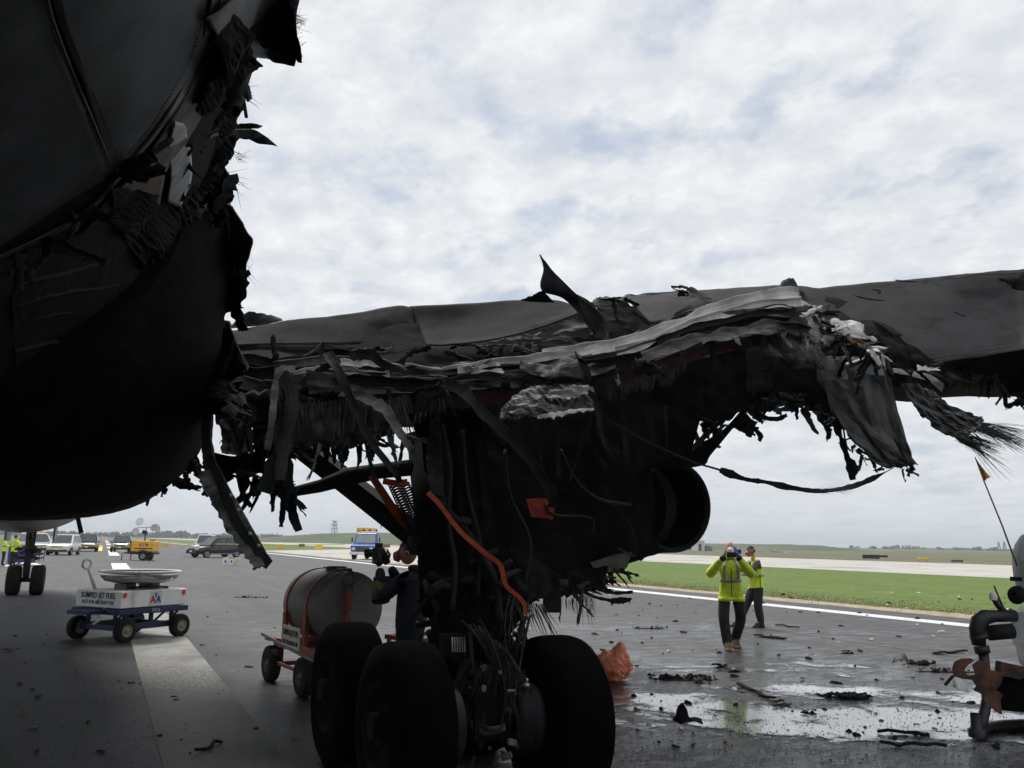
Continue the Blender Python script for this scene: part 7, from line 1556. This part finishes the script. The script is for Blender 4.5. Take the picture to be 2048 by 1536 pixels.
MB().lathe([(-.01, .085), (.015, .088), (.03, .09)], (0, .0, -.115), (0, -.1, 1), 20).build('orange_collar', MT['orange_lamp'], H_)
torso_band(T, B, 1.1, 1.155, MT['tape_silver'])
for x in (-.12, .12): shoulder_tape(T, x, MT['tape_silver'], 1.15, .175, -.06, 1.455)
MB().bar((-.19, .02, .86), (-.2, .03, 1.15), .012, .012).build('vest_seam', MT['black'], T)
hand(T, (.07, .42, 1.5), (-.1, .6, .8), (-1, 0, .1), MT['skin_tan'], .7)
hand(T, (-.06, .43, 1.5), (.1, .6, .8), (1, 0, .1), MT['skin_tan'], .7)
t_ = thing('camera', 'black camera raised by the worker in the sleeveless vest', 'camera', g, T.rotation_euler.z)
MB().box((0, .42, 1.63), (.14, .07, .1), bev=.012).build('camera_body', MT['black'], t_); MB().cyl((0, .45, 1.625), (0, 1, 0), .09, .04, 18).build('lens', MT['black'], t_)
MB().cyl((0, .535, 1.625), (0, 1, 0), .01, .043, 18).build('lens_hood', MT['tan_burn'], t_)
# ---- worker in navy behind the wheels, camera raised
g = P(822, 1250, 8.3); g.z = 0
M3 = dict(top=MT['navy'], sleeve=MT['navy'], leg=MT['navy'], boot=MT['black'], skin=MT['skin_tan'], hem=.9)
fdir = (-_r0 * .95 + _hf * .3).normalized()
pose = dict(elR=(.26, .2, 1.22), wrR=(.11, .3, 1.5), elL=(-.25, .22, 1.2), wrL=(-.09, .31, 1.49))
T, J, B = person('worker in dark navy standing behind the black wheels with arms raised', g, facing(fdir), pose, M3, 1.0, dict(waist=(.2, .16), pelvis=(.185, .15), chest=(.21, .17), elL=(.08, .08), elR=(.08, .08), hipR=(.12, .12), hipL=(.12, .12)))
boots(T, J, MT['black'])
H_ = head(T, (0, .06, 1.64), .2, 0, MT['skin_tan'], MT['ink'])
MB().lathe([(0, .005), (-.01, .04), (-.05, .058), (-.06, .058)], (0, .15, -.045), (0, 1, -.1), 14).build('respirator', mat('dusky pink', (.35, .09, .12)), H_)
torso_band(T, B, 1.36, 1.4, MT['navy'])
MB().tube([Vector(J['elL']) + Vector((.02, .0, -.02)), (Vector(J['elL']) + Vector(J['wrL'])) / 2], [.09, .08], 14).build('lime_cuff', mat('dull lime cuff', (.06, .07, .02), (.09, .1, .03), 6, .8), T)
hand(T, (.08, .33, 1.55), (-.1, .5, .8), (-1, 0, .1), MT['black'], .6, 1.1, 'glove'); hand(T, (-.06, .34, 1.54), (.1, .5, .8), (1, 0, .1), MT['black'], .6, 1.1, 'glove')
t_ = thing('camera', 'dark camera raised by the worker in navy', 'camera', g, T.rotation_euler.z)
MB().box((0, .38, 1.63), (.14, .08, .1), bev=.012).box((0, .38, 1.7), (.05, .06, .05)).build('camera_body', MT['black'], t_); MB().cyl((0, .42, 1.625), (0, 1, 0), .1, .04, 16).build('lens', MT['black'], t_)
# ---- two far workers at the left edge
M4 = dict(top=MT['hivis'], sleeve=MT['hivis'], leg=MT['trousers'], boot=MT['black'], skin=MT['skin_tan'], hem=.84)
for (px, py, dr, lab) in ((24, 1134, _hf * 1.0 + _r0 * .2, 'right of two far workers in lime vests by the blue bin'), (4, 1132, _hf * .6 + _r0 * .9, 'left of two far workers in lime vests at the picture edge')):
    g = G(px, py)
    T, J, B = person(lab, g, facing(dr.normalized()), dict(), M4, 1.0, dict(waist=(.19, .15), chest=(.2, .15)), 'far workers in lime vests')
    H_ = head(T, (0, .02, 1.64), 0, 0, MT['skin_tan'], MT['ink'])
    torso_band(T, B, 1.08, 1.14, MT['tape_silver'])
    for x in (-.11, .11): shoulder_tape(T, x, MT['tape_silver'], 1.14, .17, -.165, 1.5)
    hand(T, (.2, .28, 1.1), (0, 1, 0), (0, 0, -1), MT['skin_tan']); hand(T, (-.2, .28, 1.1), (0, 1, 0), (0, 0, -1), MT['skin_tan'])
# ================================================================== things lying about
# orange bag behind the right wheel
g = G(1226, 1362); bag = MB(); random.seed(5); n, m_ = 40, 26; vs = []
for j in range(m_ + 1):
    ph = math.pi * j / m_
    for i in range(n):
        th = 2 * math.pi * i / n; x, y, z = math.sin(ph) * math.cos(th), math.sin(ph) * math.sin(th), math.cos(ph)
        q = Vector((x, y, z)); r = 1 + .22 * noise.noise(q * 1.6 + Vector((2, 5, 1))) + .22 * (abs(noise.noise(q * 2.8)) - .2) + .12 * (abs(noise.noise(q * 6.0)) - .2)
        px_, py_, pz_ = x * .24 * r, y * .2 * r, .19 + z * .2 * r
        pk = math.exp(-((x - .45) ** 2 + (y) ** 2) / .1) * max(0, z); pz_ += .13 * pk
        vs.append(Vector((px_, py_, max(.004, pz_))))
bag.add(vs, [(j * n + i, j * n + (i + 1) % n, (j + 1) * n + (i + 1) % n, (j + 1) * n + i) for j in range(m_) for i in range(n)], 0, False)
T = thing('plastic_bag', 'crumpled orange plastic bag on the runway beside the right wheel', 'bag', g, -YAW)
bag.build('bag_body', MT['orange_bag'], T)
# burnt pump tanker at the right edge
gc = G(2120, 1500); T0 = P(2150, 1400, 8.3); T0.z = 0
TZR = -YAW - rad(33)
T = thing('burnt_tanker', 'smoke stained white tank vehicle with pipework at the right edge', 'tanker', T0, TZR)
iv = (Matrix.Translation(T0) @ Matrix.Rotation(TZR, 4, 'Z')).inverted()
def L(px, py, D): return iv @ P(px, py, D)
tc_ = L(2026, 1134, 8.3)
tx = tc_.x
MB().lathe([(-.02, .01), (-.015, .12), (.02, .24), (.08, .33), (.16, .37), (3.0, .37), (3.1, .2), (3.12, .01)], (tx + .0, tc_.y + .35, tc_.z - .02), X, 40).build('tank', MT['burnt_white'], T)
lb = L(2017, 1200, 8.2)
bp_ = []
for z_, in_ in ((1.17, .05), (1.1, 0), (.88, .0), (.86, .02), (.7, .04), (.6, .14), (.55, .2)):
    bp_.append([Vector((lb.x + in_, lb.y + .0, z_)), Vector((lb.x + 3.0, lb.y + .0, z_)), Vector((lb.x + 3.0, lb.y + 1.2, z_)), Vector((lb.x + in_, lb.y + 1.2, z_))])
MB().loft(bp_, smooth=False).build('body_panel', MT['burnt_white'], T)
MB().box((lb.x + 1.6, lb.y + .6, .45), (2.9, 1.0, .14)).build('chassis', MT['soot'], T)
MB().bar(L(1996, 1335, 8.0), L(2060, 1350, 8.0), .1, .12).build('scorched_bumper', MT['rusty'], T)
MB().box(L(2035, 1385, 8.1), (.35, .3, .3)).build('undertray', MT['soot_deep'], T)
for x in (lb.x + .8, lb.x + 2.5):
    for dy in (.1, 1.1): wheel(T, (x, lb.y + dy, .33), (0, 1, 0), .33, .22, .19, MT['tyre_dark'], MT['soot'])
pe = MB().tube([L(2030, 1232, 8.0), L(1990, 1232, 8.0), L(1970, 1234, 8.0), L(1958, 1244, 8.0), L(1954, 1258, 8.0), L(1958, 1290, 8.0)], [.055, .055, .07, .075, .07, .06], 16)
pe.tube([L(1956, 1268, 8.0), L(1960, 1278, 8.0)], .08, 16); pe.tube([L(1962, 1292, 8.0), L(1966, 1306, 8.0)], .066, 14)
pe.build('pipe_elbow', MT['black'], T)
MB().tube([L(1978, 1266, 8.0), L(2024, 1262, 8.0)], .07, 18).build('pump_body', MT['soot'], T)
MB().tube([L(1966, 1300, 8.0), L(1970, 1340, 8.0), L(1974, 1400, 7.95), L(1966, 1440, 7.9), L(1954, 1468, 7.85)], .045, 12).build('suction_hose', MT['black'], T)
hz0 = [iv @ v for v in (G(1954, 1478), G(1972, 1470), G(2010, 1464), G(2060, 1462), G(2140, 1470))]
MB().tube([v + Vector((0, 0, .06)) for v in hz0], .055, 12).build('ground_hose', MT['black'], T)
MB().lathe([(0, .075), (.06, .075), (.08, .05), (.2, .045)], L(1955, 1474, 7.85), (0, 0, 1), 14).build('hose_coupling', MT['black'], T)
MB().tube([L(2012, 1228, 8.0), L(1996, 1210, 8.0), L(1988, 1196, 8.0)], .03, 10).build('valve_stem', MT['black'], T)
MB().lathe([(0, .035), (.05, .035), (.07, .02), (.075, .002)], L(1987, 1200, 8.0), (0, 0, 1), 14).build('valve_cap', MT['cream'], T)
MB().tube([L(2012, 1226, 8.0), L(2000, 1200, 8.0), L(1988, 1172, 8.0)], .008, 6).build('thin_rod', MT['black'], T)
MB().lathe([(0, .02), (.02, .06), (.05, .09), (.09, .07), (.1, .02)], L(2040, 1192, 8.1), (-.4, -.8, .2), 16).build('lamp_housing', MT['soot'], T)
MB().box(L(2032, 1158, 8.15), (.1, .04, .04)).build('tank_bracket', MT['soot'], T)
# rusted torn bracket plate
outl = [(1908, 1324), (1922, 1318), (1940, 1318), (1948, 1322), (1936, 1330), (1926, 1344), (1936, 1352), (1950, 1350), (1944, 1330), (1954, 1322), (1976, 1326), (1978, 1340), (2000, 1346), (2006, 1356), (2000, 1372), (1990, 1380), (2006, 1392), (2000, 1400), (2004, 1430), (1992, 1424), (1970, 1404), (1962, 1388), (1946, 1380), (1952, 1372), (1944, 1360), (1926, 1358), (1906, 1352), (1904, 1336)]
MB().prism([L(a, b, 7.9) for a, b in outl], Vector((0, 0, 0)), Vector((.0, .05, 0))).build('torn_bracket', MT['rusty'], T)
MB().bar(L(1890, 1370, 7.85), L(1906, 1352, 7.85), .02, .02).build('bolt_rod', MT['soot'], T)
o = sheet('bent_fin', [[L(1906, 1356, 7.85), L(1916, 1356, 7.85), L(1932, 1362, 7.85)], [L(1908, 1374, 7.85), L(1918, 1380, 7.8), L(1936, 1386, 7.85)]], MT['burnt_white'], T, 8, 6, .01, 4, .008, seed=3)
# whip flag
MB().tube([L(2034, 1132, 8.3), L(2004, 1050, 8.3), L(1968, 962, 8.3), L(1950, 914, 8.3)], [.009, .008, .007, .005], 6).build('whip_pole', MT['steel'], T)
sheet('flag_cloth', [[L(1950, 914, 8.3), L(1954, 920, 8.28), L(1958, 927, 8.27)], [L(1960, 940, 8.3), L(1966, 940, 8.27), L(1971, 944, 8.27)], [L(1969, 963, 8.3), L(1974, 958, 8.27), L(1984, 954, 8.27)]], MT['flag'], T, 10, 14, .015, 8, .003, ragR=.03, rag=.01, seed=5)

# ---------------------------------------------------------------- debris on the pavement
def shard(mb, c, s, flat=.4, seed=0):
    random.seed(seed); n = random.randint(5, 7); a0 = random.uniform(0, 6.28); top = []; bot = []
    el = random.uniform(1, 2.6); ca_, sa_ = math.cos(a0), math.sin(a0)
    for k in range(n):
        a = 2 * math.pi * k / n + random.uniform(-.3, .3); r = s * random.uniform(.5, 1)
        x, y = r * el * math.cos(a), r * math.sin(a); x, y = x * ca_ - y * sa_, x * sa_ + y * ca_
        bot.append(c + Vector((x, y, 0))); top.append(c + Vector((x * .75, y * .75, s * flat * random.uniform(.3, 1.4))))
    pk = c + Vector((random.uniform(-.3, .3) * s, random.uniform(-.3, .3) * s, s * flat * random.uniform(1, 2)))
    b = len(mb.v); mb.add(bot + top + [pk], [(k, (k + 1) % n, n + (k + 1) % n, n + k) for k in range(n)] + [(n + k, n + (k + 1) % n, 2 * n) for k in range(n)])
def pile(name, px, py, w_, d_, n, s, label, m_='soot', cat='debris', seed=0, h=1.0):
    """a heap of charred fragments burnt together: one thing"""
    g = G(px, py); mb = MB(); random.seed(seed); pts = []
    for k in range(n): pts.append((random.gauss(0, .4) * w_, random.gauss(0, .4) * d_, random.uniform(.35, 1.0) * s, random.random() * .04 * h))
    n_ = 14; ring = [_r0 * (math.cos(2 * math.pi * k / n_) * w_ * .75 * random.uniform(.75, 1.15)) + _hf * (math.sin(2 * math.pi * k / n_) * d_ * .75 * random.uniform(.75, 1.15)) for k in range(n_)]
    mb.add([p + Vector((0, 0, .008)) for p in ring] + [p * .85 + Vector((0, 0, .018)) for p in ring], [tuple(range(n_, 2 * n_))] + [(k, (k + 1) % n_, n_ + (k + 1) % n_, n_ + k) for k in range(n_)])
    for k, (u, v, ss, zz_) in enumerate(pts): u = max(-.72 * w_, min(.72 * w_, u)); v = max(-.7 * d_, min(.7 * d_, v)); shard(mb, _r0 * u + _hf * v + Vector((0, 0, .012 + zz_)), ss, .5 * h, seed * 100 + k)
    o = mb.build(name, MT[m_]); o.location = g
    return tag(o, label, cat)
pile('charred_heap', 1690, 1398, .42, .14, 60, .05, 'long low heap of charred wreckage in the middle of the foam', seed=1)
pile('charred_heap', 1366, 1360, .6, .16, 70, .045, 'ragged heap of black scraps right of the orange bag', seed=2)
pile('charred_heap', 1400, 1366, .12, .05, 10, .04, 'small knot of pale torn foil among black scraps', 'ash_grey', seed=3)
pile('charred_heap', 1835, 1330, .3, .12, 22, .05, 'black heap under a bent pale fin', seed=4)
pile('charred_heap', 1560, 1412, .14, .08, 10, .035, 'small scrap cluster with yellow wire in the foam', 'tan_burn', seed=5)
pile('charred_heap', 1440, 1336, .14, .05, 14, .04, 'small black heap in front of the masked worker', seed=6)
pile('charred_heap', 1620, 1430, .12, .06, 12, .03, 'small black lump left of the long heap', seed=8)
pile('charred_heap', 1695, 1308, .16, .06, 12, .035, 'black lump behind the foam near the edge line', seed=9)
pile('charred_heap', 1900, 1345, .6, .12, 34, .035, 'low strip of scraps leading to the torn bracket', seed=10)
pile('charred_heap', 1300, 1258, .5, .1, 24, .035, 'scatter of black scraps beyond the orange bag', seed=11)
pile('charred_heap', 500, 1196, .7, .1, 18, .05, 'thin black scraps left of the grey tank', seed=12)
for i, (a, b, wd, lab) in enumerate((((1552, 1252), (1598, 1258), .04, 'thin black rod on the pavement by the walking worker'), ((1478, 1374), (1545, 1404), .06, 'charred bent strip lying across the foam'), ((1512, 1274), (1572, 1280), .16, 'burnt plank lying right of the workers'), ((1760, 1494), (1890, 1500), .03, 'long thin burnt rod at the lower foam edge'), ((1756, 1470), (1860, 1474), .04, 'charred lath parallel to the thin rod'), ((1200, 1304), (1235, 1310), .02, 'thin dark cable behind the orange bag'), ((1870, 1310), (1930, 1306), .08, 'flat burnt strip left of the tanker hose'), ((394, 1512), (440, 1490), .02, 'thin bent rod on the dark pavement near the centreline'), ((3, 1304), (28, 1303), .05, 'flat pale sliver at the left edge of the dark pavement'))):
    pa, pb = G(*a), G(*b); mb = MB(); random.seed(i + 60); k = 7; cs = []
    for q in range(k + 1):
        p = pa + (pb - pa) * q / k; cs.append(p + Vector((random.uniform(-.02, .02), random.uniform(-.02, .02), .02 + random.uniform(0, .03))))
    for q in range(k): mb.bar(cs[q], cs[q + 1] + (cs[q + 1] - cs[q]) * .04, wd * random.uniform(.6, 1.2), .025)
    tag(mb.build('burnt_strip', MT['soot'] if i != 8 else MT['ash_grey']), lab, 'debris')
# upright scrap and fin
pts = [G(1346, 1448), G(1382, 1444)]
o = sheet('scrap_cone', [[P(1362, 1408, 8.0), P(1364, 1408, 8.0), P(1366, 1410, 8.0)], [P(1352, 1430, 8.0), P(1362, 1432, 7.9), P(1376, 1430, 8.0)], [P(1344, 1442, 8.0), P(1362, 1447, 7.85), P(1384, 1442, 8.0)]], MT['soot_deep'], None, 12, 12, .03, 7, .01, rag=.02, seed=9); tag(o, 'black upright cone of scrap at the near foam edge', 'debris')
o = sheet('bent_fin', [[P(1786, 1320, 10.4), P(1796, 1312, 10.4), P(1808, 1308, 10.4), P(1818, 1320, 10.4)], [P(1786, 1326, 10.4), P(1800, 1320, 10.3), P(1812, 1320, 10.3), P(1818, 1332, 10.3)]], MT['ash_grey'], None, 14, 6, .02, 5, .01, seed=10); tag(o, 'bent pale fin of wreckage standing among black scraps', 'debris')
o = sheet('bent_fin', [[P(1376, 1436, 8.1), P(1390, 1434, 8.1), P(1402, 1440, 8.1)], [P(1380, 1444, 8.0), P(1392, 1444, 8.0), P(1406, 1448, 8.0)]], MT['soot'], None, 12, 6, .02, 6, .01, seed=11); tag(o, 'curled black flake right of the scrap cone', 'debris')
# small scraps one can count
random.seed(77); k = 0
while k < 150:
    px, py = random.uniform(1180, 2040), 1190 + 320 * random.random() ** 1.2
    if py > 1500 or (px < 1260 and py > 1300): continue
    d = GD(px, py); mb = MB(); shard(mb, Vector((0, 0, .012)), random.uniform(.015, .045) * (d / 10) ** .5, .5, 900 + k)
    mm = random.choice(('soot', 'soot', 'soot', 'char', 'ash_grey', 'ash'))
    o = mb.build('scrap', MT[mm]); o.location = G(px, py); zone = 'lying in the foam' if py > 1370 else ('between the foam and the workers' if py > 1300 else 'far across the pavement near the edge line'); hue = {'soot': 'black', 'char': 'dark grey', 'ash_grey': 'grey', 'ash': 'pale'}[mm]; tag(o, 'small %s scrap %s' % (hue, zone), 'debris', 'small %s scraps %s' % (hue, zone)); k += 1
for k in range(60):
    px, py = random.uniform(10, 660), 1180 + 330 * random.random()
    if 140 < px < 380 and 1200 < py < 1290: continue
    mb = MB(); shard(mb, Vector((0, 0, .012)), random.uniform(.012, .035), .4, 1900 + k)
    o = mb.build('scrap', MT[random.choice(('soot', 'soot', 'char', 'ash_grey', 'tan_burn'))]); o.location = G(px, py); zone = 'left of the centreline stripe' if px < 280 else 'between the centreline stripe and the red cart'; tag(o, 'small burnt scrap on the dark pavement ' + zone, 'debris', 'scraps ' + zone)
# fine grit: nobody could count it
gr = MB(); random.seed(78)
for k in range(3600):
    px, py = random.uniform(1150, 2048), 1330 + 200 * random.random() ** .9
    c = G(px, py, .013); s_ = random.uniform(.003, .009)
    gr.add([c + Vector((-s_, -s_ * .6, 0)), c + Vector((s_, -s_ * .8, 0)), c + Vector((random.uniform(-1, 1) * s_, s_, 0)), c + Vector((0, 0, s_ * 1.1))], [(0, 1, 3), (1, 2, 3), (2, 0, 3)])
for k in range(500):
    c = G(random.uniform(0, 1000), 1250 + 286 * random.random(), .013); s_ = random.uniform(.003, .009)
    gr.add([c + Vector((-s_, -s_ * .6, 0)), c + Vector((s_, -s_ * .8, 0)), c + Vector((random.uniform(-1, 1) * s_, s_, 0)), c + Vector((0, 0, s_ * 1.1))], [(0, 1, 3), (1, 2, 3), (2, 0, 3)])
tag(gr.build('grit', MT['char'], fix=False), 'fine burnt grit strewn over the wet pavement', 'grit', kind='stuff')
# white litter on the far shoulder
for i, (px, py) in enumerate(((1782, 1186), (1837, 1186), (1918, 1194), (1774, 1210))):
    mb = MB(); shard(mb, Vector((0, 0, .01)), .05, .5, 50 + i); o = mb.build('litter', MT['mask_white']); o.location = G(px, py)
    tag(o, 'white scrap of litter by the runway edge', 'litter', 'white litter by the runway edge')

# thin air between here and the horizon
hzb = MB().box((0, 900, 24.5), (7600, 4400, 51))
hzo = hzb.build('haze', [])
hm = bpy.data.materials.new('thin haze'); hm.use_nodes = True; ht = hm.node_tree; ht.nodes.clear()
pv = N(ht, 'ShaderNodeVolumePrincipled'); pv.inputs['Color'].default_value = (.82, .88, .95, 1); pv.inputs['Density'].default_value = 0.00028
mo = N(ht, 'ShaderNodeOutputMaterial'); ht.links.new(pv.outputs[0], mo.inputs['Volume'])
hzo.data.materials.append(hm); tag(hzo, kind='stuff')
SC.cycles.volume_bounces = 0
